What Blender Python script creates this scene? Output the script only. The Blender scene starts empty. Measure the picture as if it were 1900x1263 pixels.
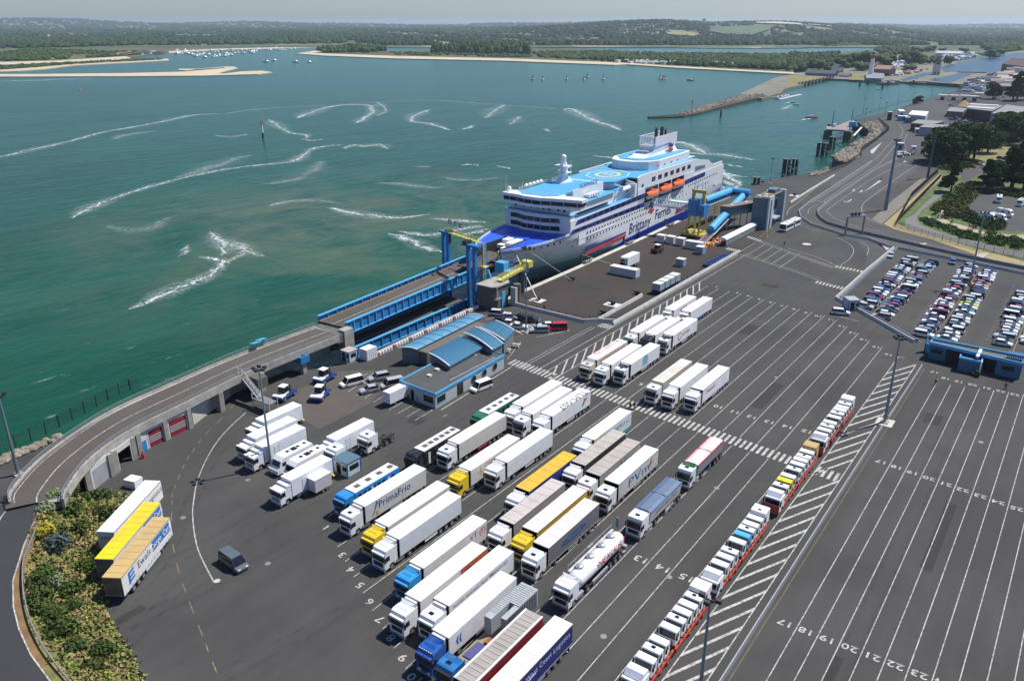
import bpy, math, random
import numpy as np
from mathutils import Vector, Matrix
random.seed(7); rng = np.random.default_rng(7)
S = bpy.context.scene
COL = S.collection
# ---------------------------------------------------------------- camera
# world axes: +Y runs along the parking lanes (away from the viewer), +X to their right, metres, quay level z = 0
CAMH = 70.0; YAW = math.radians(35.978); PITCH = math.radians(21.4548); FPX = 1500.0
cd = bpy.data.cameras.new('camera'); cam = bpy.data.objects.new('camera', cd); COL.objects.link(cam)
cam.location = (0, 0, CAMH); cam.rotation_euler = (math.pi/2-PITCH, 0, YAW)
cd.sensor_width = 36; cd.lens = 36*FPX/1900; cd.clip_start = 1; cd.clip_end = 60000
S.camera = cam
# ---------------------------------------------------------------- sky, sun, exposure
SUN_EL = math.radians(57); SUN_AZ = math.radians(29)
w = bpy.data.worlds.new('World'); S.world = w; w.use_nodes = True
wn = w.node_tree; bg = wn.nodes['Background']
sky = wn.nodes.new('ShaderNodeTexSky'); sky.sky_type = 'NISHITA'; sky.sun_disc = False
sky.sun_elevation = SUN_EL; sky.sun_rotation = SUN_AZ; sky.altitude = 0; sky.air_density = 1.0; sky.dust_density = .5; sky.ozone_density = 1.0
tint = wn.nodes.new('ShaderNodeMix'); tint.data_type = 'RGBA'; tint.blend_type = 'MULTIPLY'; tint.inputs[0].default_value = 1; tint.inputs[7].default_value = (.84, 1.0, 1.34, 1)
wn.links.new(sky.outputs[0], tint.inputs[6]); wn.links.new(tint.outputs[2], bg.inputs[0]); bg.inputs[1].default_value = 0.067
sd = Vector((math.sin(SUN_AZ)*math.cos(SUN_EL), math.cos(SUN_AZ)*math.cos(SUN_EL), math.sin(SUN_EL)))
sl = bpy.data.lights.new('sun', 'SUN'); sl.energy = 4.8; sl.angle = math.radians(0.53); sl.color = (1, .965, .91)
so = bpy.data.objects.new('sun', sl); COL.objects.link(so); so.rotation_euler = sd.to_track_quat('Z', 'Y').to_euler()
S.view_settings.view_transform = 'Standard'; S.view_settings.look = 'None'; S.view_settings.gamma = 1; S.view_settings.exposure = 0.32
S.view_settings.use_curve_mapping = False
# ---------------------------------------------------------------- places: a pixel of the photograph -> the point it shows at height z
_c, _s = math.cos(PITCH), math.sin(PITCH); _cy, _sy = math.cos(YAW), math.sin(YAW)
def g(px, py, z=0.0):
    u = (px-950)/FPX; v = -(py-631.5)/FPX
    d = (u, _c+v*_s, -_s+v*_c); t = (z-CAMH)/d[2]
    X, Y = t*d[0], t*d[1]
    return (X*_cy-Y*_sy, X*_sy+Y*_cy)
def gp(pts, z=0.0): return [g(x, y, z) for x, y in pts]
def crop(ox, oy, s, pts, z=0.0): return [g(ox+s*x, oy+s*y, z) for x, y in pts]
# ---------------------------------------------------------------- materials
MC = {}
def _mix(nt, f, a, b):
    m = nt.nodes.new('ShaderNodeMix'); m.data_type = 'RGBA'
    for s_, v in ((0, f), (6, a), (7, b)):
        if isinstance(v, (tuple, list)): m.inputs[s_].default_value = (*v[:3], 1)
        elif isinstance(v, (int, float)): m.inputs[s_].default_value = v
        else: nt.links.new(v, m.inputs[s_])
    return m.outputs[2]
def _noise(nt, scale, detail=4, rough=.6, vec=None, stretch=None, dist=0):
    n = nt.nodes.new('ShaderNodeTexNoise'); n.inputs['Scale'].default_value = scale; n.inputs['Detail'].default_value = detail
    n.inputs['Roughness'].default_value = rough; n.inputs['Distortion'].default_value = dist
    if vec is None: vec = nt.nodes.new('ShaderNodeTexCoord').outputs['Object']
    if stretch:
        mp = nt.nodes.new('ShaderNodeMapping'); mp.inputs['Scale'].default_value = stretch; nt.links.new(vec, mp.inputs[0]); vec = mp.outputs[0]
    nt.links.new(vec, n.inputs['Vector']); return n.outputs[0]
def _ramp(nt, f, stops):
    r = nt.nodes.new('ShaderNodeValToRGB'); e = r.color_ramp.elements
    while len(e) < len(stops): e.new(.5)
    for el, (p, c) in zip(e, stops): el.position = p; el.color = (c, c, c, 1) if isinstance(c, (int, float)) else (*c, 1)
    nt.links.new(f, r.inputs[0]); return r.outputs[0]
def new_mat(name):
    m = bpy.data.materials.new(name); m.use_nodes = True
    return m, m.node_tree, m.node_tree.nodes['Principled BSDF']
def M(name, col, rough=.5, metal=0., var=.12, scale=1.2, spec=None, bump=0., bscale=20, emit=None):
    if name in MC: return MC[name]
    m, nt, b = new_mat(name)
    n = _noise(nt, scale, 5)
    lo = tuple(c*(1-var) for c in col); hi = tuple(min(1, c*(1+var*.6)) for c in col)
    nt.links.new(_mix(nt, _ramp(nt, n, [(.3, 0.), (.7, 1.)]), lo, hi), b.inputs['Base Color'])
    b.inputs['Roughness'].default_value = rough; b.inputs['Metallic'].default_value = metal
    if spec is not None: b.inputs['Specular IOR Level'].default_value = spec
    if bump:
        bn = nt.nodes.new('ShaderNodeBump'); bn.inputs['Strength'].default_value = bump; bn.inputs['Distance'].default_value = .05
        nt.links.new(_noise(nt, bscale, 3), bn.inputs['Height']); nt.links.new(bn.outputs[0], b.inputs['Normal'])
    if emit: b.inputs['Emission Color'].default_value = (*col, 1); b.inputs['Emission Strength'].default_value = emit
    MC[name] = m; return m
def MO(name, rough=.3, dirt=.15, dcol=(.2, .18, .15), metal=0., coat=0., scale=.6):
    """paint that takes its hue from the object's colour, with grime"""
    if name in MC: return MC[name]
    m, nt, b = new_mat(name)
    oi = nt.nodes.new('ShaderNodeObjectInfo')
    n = _ramp(nt, _noise(nt, scale, 6, .65), [(.45, 0.), (.8, dirt)])
    nt.links.new(_mix(nt, n, oi.outputs['Color'], dcol), b.inputs['Base Color'])
    b.inputs['Roughness'].default_value = rough; b.inputs['Metallic'].default_value = metal; b.inputs['Coat Weight'].default_value = coat
    MC[name] = m; return m
WHITE = M('white_paint', (.80, .80, .79), .4, var=.06); DARKGL = M('dark_glass', (.012, .015, .02), .08, var=.1)
RUBBER = M('rubber', (.022, .022, .023), .8); BLACK = M('black_plastic', (.02, .02, .022), .5); STEEL = M('galvanised_steel', (.42, .44, .46), .45, .6)
GREYM = M('grey_metal', (.25, .26, .27), .5, .3); CHAS = M('chassis_black', (.03, .03, .032), .6); CONC = M('concrete', (.34, .32, .28), .85, var=.3, scale=.5, bump=.3)
DCONC = M('dark_concrete', (.12, .115, .10), .9, var=.45, scale=.3, bump=.3); LCONC = M('pale_concrete', (.48, .46, .40), .85, var=.2, scale=.4)
YEL = M('yellow_paint', (.72, .50, .03), .5, var=.2); BLUEP = M('bridge_blue_paint', (.026, .185, .44), .5, var=.25, scale=.7)
LBLUE = M('light_blue_trim', (.085, .37, .62), .45, var=.12); RED = M('red_paint', (.55, .03, .03), .45); SAFETY = M('rail_yellow', (.62, .55, .12), .5, var=.25)
PAINTW, _nt, _b = new_mat('road_paint_white'); _b.inputs['Roughness'].default_value = .8
_nt.links.new(_mix(_nt, _ramp(_nt, _noise(_nt, 1.6, 7, .75), [(.46, 0.), (.62, .85)]), (.47, .46, .43), (.10, .095, .09)), _b.inputs['Base Color']); PAINTY = M('road_paint_yellow', (.23, .165, .075), .8, var=.5, scale=1)
TRUCKP = MO('truck_paint', .35, .30, (.34, .32, .29), scale=.8); CARP = MO('car_paint', .22, .08, coat=.6); TARP = MO('tarpaulin', .6, .35, (.16, .14, .12), scale=.35)
LAMP = M('lamp_glass', (.75, .76, .74), .15); ORANGE = M('orange_paint', (.80, .14, .03), .4); NAVY = M('navy_print', (.02, .04, .16), .5)
# ---------------------------------------------------------------- mesh builder
class MB:
    def __init__(s): s.v = []; s.f = []
    def add(s, vs, fs):
        n = len(s.v); s.v += [tuple(v) for v in vs]; s.f += [tuple(i+n for i in f) for f in fs]; return s
    def box(s, x0, x1, y0, y1, z0, z1):
        return s.add([(x0,y0,z0),(x1,y0,z0),(x1,y1,z0),(x0,y1,z0),(x0,y0,z1),(x1,y0,z1),(x1,y1,z1),(x0,y1,z1)],
            [(0,3,2,1),(4,5,6,7),(0,1,5,4),(1,2,6,5),(2,3,7,6),(3,0,4,7)])
    def prism(s, poly, z0, z1):
        n = len(poly); a = sum(poly[i][0]*poly[(i+1)%n][1]-poly[(i+1)%n][0]*poly[i][1] for i in range(n))
        if a < 0: poly = poly[::-1]
        f0 = z0 if callable(z0) else (lambda x, y: z0); f1 = z1 if callable(z1) else (lambda x, y: z1)
        s.add([(x, y, f0(x, y)) for x, y in poly]+[(x, y, f1(x, y)) for x, y in poly],
            [tuple(range(n-1, -1, -1)), tuple(range(n, 2*n))]+[(i, (i+1) % n, n+(i+1) % n, n+i) for i in range(n)]); return s
    def prof(s, poly, x0, x1):      # polygon in (y, z) extruded along x
        n = len(poly); a = sum(poly[i][0]*poly[(i+1)%n][1]-poly[(i+1)%n][0]*poly[i][1] for i in range(n))
        if a < 0: poly = poly[::-1]
        s.add([(x0, y, z) for y, z in poly]+[(x1, y, z) for y, z in poly],
            [tuple(range(n-1, -1, -1)), tuple(range(n, 2*n))]+[(i, (i+1) % n, n+(i+1) % n, n+i) for i in range(n)]); return s
    def profy(s, poly, y0, y1):     # polygon in (x, z) extruded along y
        n = len(poly); a = sum(poly[i][0]*poly[(i+1)%n][1]-poly[(i+1)%n][0]*poly[i][1] for i in range(n))
        if a > 0: poly = poly[::-1]
        s.add([(x, y0, z) for x, z in poly]+[(x, y1, z) for x, z in poly],
            [tuple(range(n-1, -1, -1)), tuple(range(n, 2*n))]+[(i, (i+1) % n, n+(i+1) % n, n+i) for i in range(n)]); return s
    def sheet(s, poly, z):
        n = len(poly); a = sum(poly[i][0]*poly[(i+1)%n][1]-poly[(i+1)%n][0]*poly[i][1] for i in range(n))
        if a < 0: poly = poly[::-1]
        return s.add([(x, y, z) for x, y in poly], [tuple(range(n))])
    def cyl(s, p0, p1, r0, r1=None, n=8, cap=True):
        r1 = r0 if r1 is None else r1; p0 = Vector(p0); p1 = Vector(p1); d = (p1-p0).normalized()
        a = d.orthogonal().normalized(); b = d.cross(a); vs = []
        for p, r in ((p0, r0), (p1, r1)):
            for i in range(n):
                t = 2*math.pi*i/n; vs.append(p+(a*math.cos(t)+b*math.sin(t))*r)
        fs = [(i, (i+1) % n, n+(i+1) % n, n+i) for i in range(n)]
        if cap: fs += [tuple(range(n-1, -1, -1)), tuple(range(n, 2*n))]
        return s.add(vs, fs)
    def loft(s, rings, closed=True, cap=True):   # rings: lists of points of equal length
        n = len(rings[0]); vs = [p for r in rings for p in r]; fs = []
        for k in range(len(rings)-1):
            for i in range(n if closed else n-1):
                j = (i+1) % n; fs.append((k*n+i, k*n+j, (k+1)*n+j, (k+1)*n+i))
        if cap: fs += [tuple(range(n-1, -1, -1)), tuple(range((len(rings)-1)*n, len(rings)*n))]
        return s.add(vs, fs)
    def ball(s, c, rx, ry, rz, n=8, m=5, z0=-1.):
        rings = []
        for k in range(m+1):
            t = math.asin(z0)+(math.pi/2*.98-math.asin(z0))*k/m
            rings.append([(c[0]+rx*math.cos(t)*math.cos(2*math.pi*i/n), c[1]+ry*math.cos(t)*math.sin(2*math.pi*i/n), c[2]+rz*math.sin(t)) for i in range(n)])
        return s.loft(rings)
    def mesh(s, name, mat):
        me = bpy.data.meshes.new(name); me.from_pydata(s.v, [], s.f); me.materials.append(mat); me.update(); return me
    def build(s, name, mat, parent=None, loc=None, rz=None, color=None):
        return ob(name, s.mesh(name, mat), parent, loc, rz, color)
def ob(name, data, parent=None, loc=None, rz=None, color=None):
    o = bpy.data.objects.new(name, data); COL.objects.link(o)
    if parent: o.parent = parent
    if loc: o.location = loc
    if rz is not None: o.rotation_euler = (0, 0, rz)
    if color: o.color = (*color, 1)
    return o
def tag(o, label=None, cat=None, group=None, kind=None):
    for k, v in (('label', label), ('category', cat), ('group', group), ('kind', kind)):
        if v: o[k] = v
    return o
def empty(name, loc=(0, 0, 0), rz=0., label=None, cat=None, group=None):
    o = ob(name, None, None, loc, rz); o.empty_display_size = .5
    return tag(o, label, cat, group)
KIDS = {}
def kids(o):
    if not KIDS.get('_n') == len(bpy.data.objects):
        KIDS.clear(); KIDS['_n'] = len(bpy.data.objects)
        for q in bpy.data.objects:
            if q.parent: KIDS.setdefault(q.parent.name, []).append(q)
    return KIDS.get(o.name, [])
def tree_of(o): return (o, [tree_of(c) for c in o.children])
def copy_tree(t, parent=None):
    c = t[0].copy(); COL.objects.link(c)
    if parent: c.parent = parent
    for k in t[1]: copy_tree(k, c)
    return c
def paint(o, col, names=None):
    for c in [o]+list(o.children_recursive):
        if c.type == 'MESH' and (names is None or c.name.split('.')[0] in names): c.color = (*col, 1)
def place(proto_t, loc, rz, label, group, cat=None, used={}):
    o = proto_t[0] if id(proto_t[0]) not in used else copy_tree(proto_t)
    used[id(proto_t[0])] = proto_t
    o.location = loc; o.rotation_euler = (0, 0, rz); tag(o, label, cat, group); return o
def struct(name, mb, mat, kind='structure', loc=None): return tag(mb.build(name, mat, None, loc), kind=kind)
TXT = {}
def text(name, s, size, mat, parent, loc, rot, thick=.01, align='CENTER', shear=0, sx=1., bold=0.):
    key = (s, size, mat.name, align, shear, sx, bold)
    if key not in TXT:
        cu = bpy.data.curves.new(name, 'FONT'); cu.body = s; cu.size = size; cu.align_x = align; cu.extrude = thick; cu.shear = shear; cu.resolution_u = 2; cu.offset = bold
        cu.space_character = 1.05
        t = bpy.data.objects.new(name+'_t', cu); COL.objects.link(t); bpy.context.view_layer.update()
        me = bpy.data.meshes.new_from_object(t); bpy.data.objects.remove(t); me.materials.clear(); me.materials.append(mat); me.name = name
        if sx != 1: me.transform(Matrix.Diagonal((sx, 1, 1, 1)))
        TXT[key] = me
    o = ob(name, TXT[key], parent, loc); o.rotation_euler = rot; return o
SIDE_R = (math.pi/2, 0, math.pi/2)     # lettering on a face that looks to +X
def pline(pts, w):                     # polyline -> ribbon quads (x, y)
    L_, R_ = [], []
    for i, p in enumerate(pts):
        a = pts[max(0, i-1)]; b = pts[min(len(pts)-1, i+1)]; dx, dy = b[0]-a[0], b[1]-a[1]; l = math.hypot(dx, dy) or 1
        ww = (w[i] if isinstance(w, (list, tuple)) else w)/2
        nx, ny = -dy/l*ww, dx/l*ww; L_.append((p[0]+nx, p[1]+ny)); R_.append((p[0]-nx, p[1]-ny))
    return L_, R_
def ribbon(mb, pts, w, z=0., z1=None):
    L_, R_ = pline(pts, w); n = len(pts)
    zf = z if callable(z) else (lambda i: z)
    if z1 is None:
        mb.add([(x, y, zf(i)) for i, (x, y) in enumerate(L_)]+[(x, y, zf(i)) for i, (x, y) in enumerate(R_)], [(n+i, n+i+1, i+1, i) for i in range(n-1)])
    else:
        zg = z1 if callable(z1) else (lambda i: z1)
        mb.loft([[(*L_[i], zf(i)), (*R_[i], zf(i)), (*R_[i], zg(i)), (*L_[i], zg(i))] for i in range(n)])
    return mb
def smooth(pts, n=6):                  # Catmull-Rom through points
    out = []; P_ = [pts[0]]+list(pts)+[pts[-1]]
    for i in range(1, len(P_)-2):
        p0, p1, p2, p3 = P_[i-1:i+3]
        for k in range(n):
            t = k/n; out.append(tuple(.5*((2*b)+(-a+c)*t+(2*a-5*b+4*c-d)*t*t+(-a+3*b-3*c+d)*t**3) for a, b, c, d in zip(p0, p1, p2, p3)))
    return out+[tuple(pts[-1])]
ORD = ['first','second','third','fourth','fifth','sixth','seventh','eighth','ninth','tenth','eleventh','twelfth','thirteenth','fourteenth','fifteenth','sixteenth','seventeenth','eighteenth','nineteenth','twentieth','twenty-first','twenty-second','twenty-third','twenty-fourth','twenty-fifth','twenty-sixth','twenty-seventh','twenty-eighth','twenty-ninth','thirtieth']
# ================================================================= SETTING
ZW = -5.0      # water
def sea_mat():
    m, nt, b = new_mat('sea_water')
    tc = nt.nodes.new('ShaderNodeTexCoord').outputs['Object']
    big = _ramp(nt, _noise(nt, .0035, 5, .6, tc, dist=.6), [(.38, 0.), (.66, 1.)])
    col = _mix(nt, big, (.003, .045, .022), (.006, .062, .033))
    # paler, greener water farther out, silt stirred up off the ship's bow
    sep = nt.nodes.new('ShaderNodeSeparateXYZ'); nt.links.new(tc, sep.inputs[0])
    def rng_(src, a, b_, lo=0., hi=1.):
        r = nt.nodes.new('ShaderNodeMapRange'); nt.links.new(src, r.inputs[0])
        for i, v in enumerate((a, b_, lo, hi)): r.inputs[1+i].default_value = v
        return r.outputs[0]
    col = _mix(nt, rng_(sep.outputs[1], 150, 1500, 0, .6), col, (.026, .138, .096))
    vm = nt.nodes.new('ShaderNodeVectorMath'); vm.operation = 'DISTANCE'; nt.links.new(tc, vm.inputs[0]); vm.inputs[1].default_value = (-232, 226, ZW)
    silt = nt.nodes.new('ShaderNodeMath'); silt.operation = 'MULTIPLY'
    nt.links.new(rng_(vm.outputs['Value'], 40, 150, .6, 0), silt.inputs[0])
    nt.links.new(_ramp(nt, _noise(nt, .02, 5, .65, tc, dist=1.2), [(.4, 0.), (.6, 1.)]), silt.inputs[1])
    col = _mix(nt, silt.outputs[0], col, (.13, .135, .07))
    lane = _ramp(nt, _noise(nt, .012, 6, .7, tc, (1, .3, 1), 1.5), [(.42, 0.), (.62, .45)]); col = _mix(nt, lane, col, (.012, .092, .052))
    # small whitecaps and drifting froth
    froth = nt.nodes.new('ShaderNodeMath'); froth.operation = 'MULTIPLY'
    nt.links.new(_ramp(nt, _noise(nt, .45, 6, .7, tc, (1, .22, 1)), [(.64, 0.), (.74, .55)]), froth.inputs[0])
    nt.links.new(_ramp(nt, _noise(nt, .008, 3, .6, tc), [(.40, 0.), (.62, 1.)]), froth.inputs[1])
    col = _mix(nt, froth.outputs[0], col, (.62, .66, .64))
    nt.links.new(col, b.inputs['Base Color']); b.inputs['Roughness'].default_value = .2; b.inputs['IOR'].default_value = 1.33; b.inputs['Specular IOR Level'].default_value = .13
    bn = nt.nodes.new('ShaderNodeBump'); bn.inputs['Strength'].default_value = 1; bn.inputs['Distance'].default_value = 1.0
    rot = nt.nodes.new('ShaderNodeMapping'); rot.inputs['Rotation'].default_value = (0, 0, .75); rot.inputs['Scale'].default_value = (1, .35, 1); nt.links.new(tc, rot.inputs[0])
    n1 = _noise(nt, .16, 6, .62, rot.outputs[0], dist=.4); n2 = _noise(nt, .035, 3, .5, rot.outputs[0])
    ad = nt.nodes.new('ShaderNodeMath'); ad.operation = 'ADD'; nt.links.new(n1, ad.inputs[0]); nt.links.new(n2, ad.inputs[1])
    nt.links.new(ad.outputs[0], bn.inputs['Height']); nt.links.new(bn.outputs[0], b.inputs['Normal'])
    return m
SEA = sea_mat()
struct('sea', MB().sheet([(-16000, -1500), (9000, -1500), (16000, 24000), (-24000, 24000)], ZW), SEA)
def asphalt(name, c0, c1, stretch=(.12, .012, 1), st=.35):
    m, nt, b = new_mat(name); tc = nt.nodes.new('ShaderNodeTexCoord').outputs['Object']
    a = _ramp(nt, _noise(nt, .045, 6, .6, tc, dist=.5), [(.35, 0.), (.65, 1.)])
    col = _mix(nt, a, c0, c1)
    tr = _ramp(nt, _noise(nt, 3.2, 5, .6, tc, stretch), [(.42, 0.), (.68, st)])
    col = _mix(nt, tr, col, tuple(x*.62 for x in c0))
    sp = _ramp(nt, _noise(nt, .55, 5, .7, tc), [(.62, 0.), (.75, .4)])
    col = _mix(nt, sp, col, tuple(x*.55 for x in c0))
    oil = nt.nodes.new('ShaderNodeTexVoronoi'); oil.inputs['Scale'].default_value = .16; nt.links.new(tc, oil.inputs['Vector']); oil.inputs['Randomness'].default_value = 1
    col = _mix(nt, _ramp(nt, oil.outputs['Distance'], [(.045, .55), (.11, 0.)]), col, (.028, .027, .026))
    gr = _ramp(nt, _noise(nt, 9, 3, .6, tc), [(.3, 0.), (.7, .28)])
    col = _mix(nt, gr, col, tuple(x*1.5 for x in c1))
    nt.links.new(col, b.inputs['Base Color']); b.inputs['Roughness'].default_value = .93; b.inputs['Specular IOR Level'].default_value = .25
    return m
ASPH = asphalt('apron_asphalt', (.045, .044, .042), (.068, .066, .062)); ASPH2 = asphalt('quay_asphalt', (.038, .032, .029), (.052, .044, .038), (.06, .06, 1), .2)
ASPH3 = asphalt('road_asphalt', (.060, .059, .058), (.078, .076, .073), (.1, .1, 1), .2); ASPHB = asphalt('worn_brown_asphalt', (.075, .066, .057), (.098, .087, .076), (.1, .1, 1), .15)
ASPHD = asphalt('dark_fresh_asphalt', (.036, .037, .040), (.046, .047, .050), (.1, .1, 1), .15)
coast = [(-420, -60)] + gp([(-500, 1040)], 0) + gp([(0, 853), (86, 818)], 0) + [(-137, 66), (-139.5, 79), (-140.5, 96.5), (-131, 103), (-125.2, 112), (-124.6, 118), (-126.6, 160), (-121.3, 162), (-121.2, 166), (-123.2, 207), (-123.8, 250), (-125.2, 282)]
coast += gp([(1399, 339.5), (1430.5, 333), (1497, 322), (1540, 313), (1571, 303), (1556, 296), (1546, 288), (1563, 276), (1584, 266), (1606, 259), (1614, 251), (1610, 240), (1597, 231), (1586, 222), (1641, 210), (1690, 193), (1736, 179), (1762, 170.5), (1784, 164), (1791, 158.5)], 0)
coast += gp([(1812, 149), (1854, 134), (1900, 118), (1990, 96), (2120, 76), (2500, 62)], 0) + [(6000, 3000), (900, -120)]
def quay_slab():
    mb = MB(); mb.prism(coast, -8., 0.); return mb
tag(quay_slab().build('port_ground', ASPH), kind='structure')
def patch(name, pts, mat, z=.004): return struct(name, MB().sheet(pts, z), mat)
# differently worn areas
patch('quay_apron', [(-123.0, 167.5), (-124.6, 207), (-125.6, 282)][::-1]+[(-97.3, 165.4), (-94.4, 168), (-90.6, 169.6), (-89.6, 250), (-90.2, 285)], ASPH2, .005)
patch('worn_yard', crop(400, 660, .2217, [(820, 225), (1000, 130), (1320, 120), (1390, 280), (1290, 400), (1050, 520), (865, 610), (740, 540), (690, 380), (560, 330)]), ASPHB, .006)
patch('road_band', crop(1460, 300, .2316, [(700, 0), (400, 190), (200, 330), (120, 390), (90, 430), (120, 480), (250, 545), (420, 600), (560, 640), (640, 740), (640, 880), (720, 770), (860, 690), (1300, 760), (2200, 980), (2200, 830), (1700, 740), (1170, 640), (900, 550), (780, 505), (640, 430), (610, 340), (860, 190), (1060, 50), (1060, 0)]), ASPH3, .006)
patch('north_road', crop(1380, 200, .1742, [(940, 730), (1240, 520), (1260, 460), (1530, 250), (1480, 190), (1430, 130), (1640, 30), (1990, -90), (2120, -150), (2180, -60), (2180, 330), (1780, 430), (1440, 680), (1100, 980), (880, 1100)]), ASPH3, .005)
patch('verge_pavement', crop(1460, 300, .2316, [(680, 460), (760, 500), (1000, 290), (1190, 110), (1080, 130), (860, 300)]), M('buff_pavement', (.17, .15, .12), .9, var=.25, scale=.3), .012)
GRASSY = M('dry_grass', (.20, .18, .06), .95, var=.4, scale=.25, bump=.5, bscale=4); GRASSG = M('green_grass', (.085, .12, .03), .95, var=.5, scale=.2, bump=.5, bscale=4)
SANDP = M('sandy_path', (.36, .30, .21), .95, var=.15, scale=.5)
patch('sandy_strip', crop(1460, 300, .2316, [(775, 500), (1000, 300), (1230, 90), (1240, 140), (900, 440), (890, 500), (1180, 600), (1500, 690), (2200, 880), (2200, 950), (1500, 740), (1180, 630), (860, 540)]), M('sandy_verge', (.30, .24, .11), .95, var=.2, scale=.4), .014)
patch('park_ground', crop(1460, 300, .2316, [(1230, 90), (1240, 145), (900, 445), (900, 500), (1180, 600), (1500, 690), (2200, 870), (2200, 330), (1500, -150), (1300, -100), (1190, 60)]), GRASSG, .01)
patch('car_park_right', crop(1680, 280, .1742, [(790, 455), (640, 600), (600, 660), (800, 690), (1040, 850), (1700, 900), (1700, 480), (1000, 440), (880, 400), (830, 440)]), ASPH3, .02)
patch('park_track', crop(1680, 280, .1742, [(0, 720), (80, 690), (250, 520), (420, 390), (460, 420), (330, 520), (200, 610), (120, 700), (150, 780), (400, 880), (900, 1000), (1700, 1180), (1700, 1240), (900, 1060), (300, 910), (0, 830)]), M('grey_track', (.16, .155, .14), .95, var=.2), .016)
patch('footpath', crop(1680, 280, .1742, [(240, 690), (330, 740), (370, 690), (390, 610), (410, 600), (420, 640), (400, 720), (480, 760), (640, 800), (860, 870), (1100, 890), (1700, 900), (1700, 960), (1100, 930), (820, 890), (600, 840), (420, 790), (250, 720)]), SANDP, .024)
patch('park_road', crop(1680, 280, .1742, [(520, 215), (700, 190), (850, 130), (1000, 90), (1300, -40), (1700, -220), (1700, -120), (1200, 60), (950, 170), (760, 260), (640, 340), (600, 320), (590, 260)]), ASPH3, .024)
patch('dry_lawn', crop(1680, 280, .1742, [(560, 90), (700, 10), (900, -60), (1300, -180), (1500, -200), (1300, -60), (1000, 85), (840, 130), (740, 100), (640, 110)]), GRASSY, .022)
# left side: the lower road by the sea, rough slope under the curving ramp road
slope = crop(0, 860, .3191, [(340, 150), (750, 165), (700, 230), (560, 395), (590, 560), (600, 700), (600, 820), (690, 1000), (830, 1263), (900, 1400), (420, 1400), (300, 1120), (215, 980), (160, 820), (150, 560), (190, 420), (240, 260), (290, 190)])
# ---- painted markings (flat sheets on the asphalt)
ml = MB(); ZM = .016
def dline(mb, p, q, w=.115): ribbon(mb, [p, q], w, ZM)
LB = [-84.3+3.442*k for k in range(16)]
topa = [211.4, 211.3, 210.5, 210.2, 209.6, 209.3, 208.5, 208.1, 207.3, 206.2, 205.7, 203.7, 200.5, 197.3, 194.1, 191.1]
for k, b_ in enumerate(LB):
    a0 = 63.9-(k-2)*1.66 if k >= 2 else 68.5
    if k == 15: a0 = 20
    a0 = max(a0, 38)
    za = 133.7-(b_+97.4)*.111
    dline(ml, (b_, a0), (b_, za-1.9)); dline(ml, (b_, za+1.9), (b_, topa[k]))
for b_ in (-28.3, -24.15): dline(ml, (b_, 30), (b_, 187.2 if b_ < -28 else 184.5), .15)
dline(ml, (-28.35, 187.2), (-27.1, 187.2))
for i in range(0, 12): dline(ml, (-18.65+2.553*i, 35), (-18.65+2.553*i, 176.5+i*.75), .115)
for b_ in (-89.9, -87.85): dline(ml, (b_, 131 if b_ < -89 else 133), (b_, 249), .15)
dline(ml, (-93.3, 131.6), (-93.3, 163.5), .12); dline(ml, (-94.2, 131.6), (-94.2, 163.5), .12)
tag(ml.build('lane_lines', PAINTW), kind='structure')
yl = MB()
ribbon(yl, [(-22.15, 30), (-22.15, 183)], .07, ZM)
ribbon(yl, [(-24, 211), (-24, 278)], .12, ZM); ribbon(yl, [(-40.3, 214), (-40.3, 278)], .12, ZM); ribbon(yl, [(-7.8, 205), (-7.8, 275)], .18, ZM)
yd = smooth(crop(0, 560, .2851, [(1530, 660), (1420, 780), (1330, 870), (1270, 950), (1220, 1020), (1180, 1100), (1145, 1190), (1120, 1263)])+crop(0, 860, .3191, [(1000, 250), (995, 380), (1010, 500), (1050, 660), (1100, 800), (1170, 980), (1220, 1110), (1280, 1263)]), 8)
acc = 0
for i in range(len(yd)-1):
    if (i//3) % 2 == 0: ribbon(yl, [yd[i], yd[i+1]], .12, ZM)
ribbon(yl, crop(1130, 340, .1842, [(1520, 540), (1590, 545), (1675, 485), (1600, 475), (1520, 540)]), .15, ZM); ribbon(yl, crop(1130, 340, .1842, [(1520, 540), (1675, 485)]), .12, ZM); ribbon(yl, crop(1130, 340, .1842, [(1590, 545), (1600, 475)]), .12, ZM)
tag(yl.build('yellow_lines', PAINTY), kind='structure')
zb = MB()
for i in range(70):
    b_ = -97.2+i*1.045; a_ = 133.7-(b_+97.4)*.111
    if -30.5 < b_ < -28.6: continue
    zb.sheet([(b_, a_-1.55), (b_+.5, a_-1.55), (b_+.5, a_+1.55), (b_, a_+1.55)], .02)
for i in range(5): zb.sheet([(-93.2+i*.75, 164.2), (-92.8+i*.75, 164.2), (-92.8+i*.75, 167.1), (-93.2+i*.75, 167.1)], .02)
for (x0, y0, x1, y1, n) in ((-60.1, 253.3, -51.6, 252.2, 9), (-60.2, 233.4, -51.8, 231.5, 9), (-95.6, 254.0, -91, 252.6, 6), (-95.8, 273.2, -90.6, 270.3, 6)):
    for i in range(n):
        t = i/(n-1); x = x0+(x1-x0)*t; y = y0+(y1-y0)*t; zb.sheet([(x-.25, y-1.3), (x+.25, y-1.3), (x+.25, y+1.3), (x-.25, y+1.3)], .02)
tag(zb.build('crosswalk_stripes', PAINTW), kind='structure')
hb = MB()
for i in range(-8, 29):
    a0 = 69+i*4.27
    if 122 < a0+4 < 127: continue
    if a0 > 180: continue
    hb.sheet([(-28.25, a0-.45), (-24.2, a0+8.2), (-24.2, a0+9.1), (-28.25, a0+.45)], .02)
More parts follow.
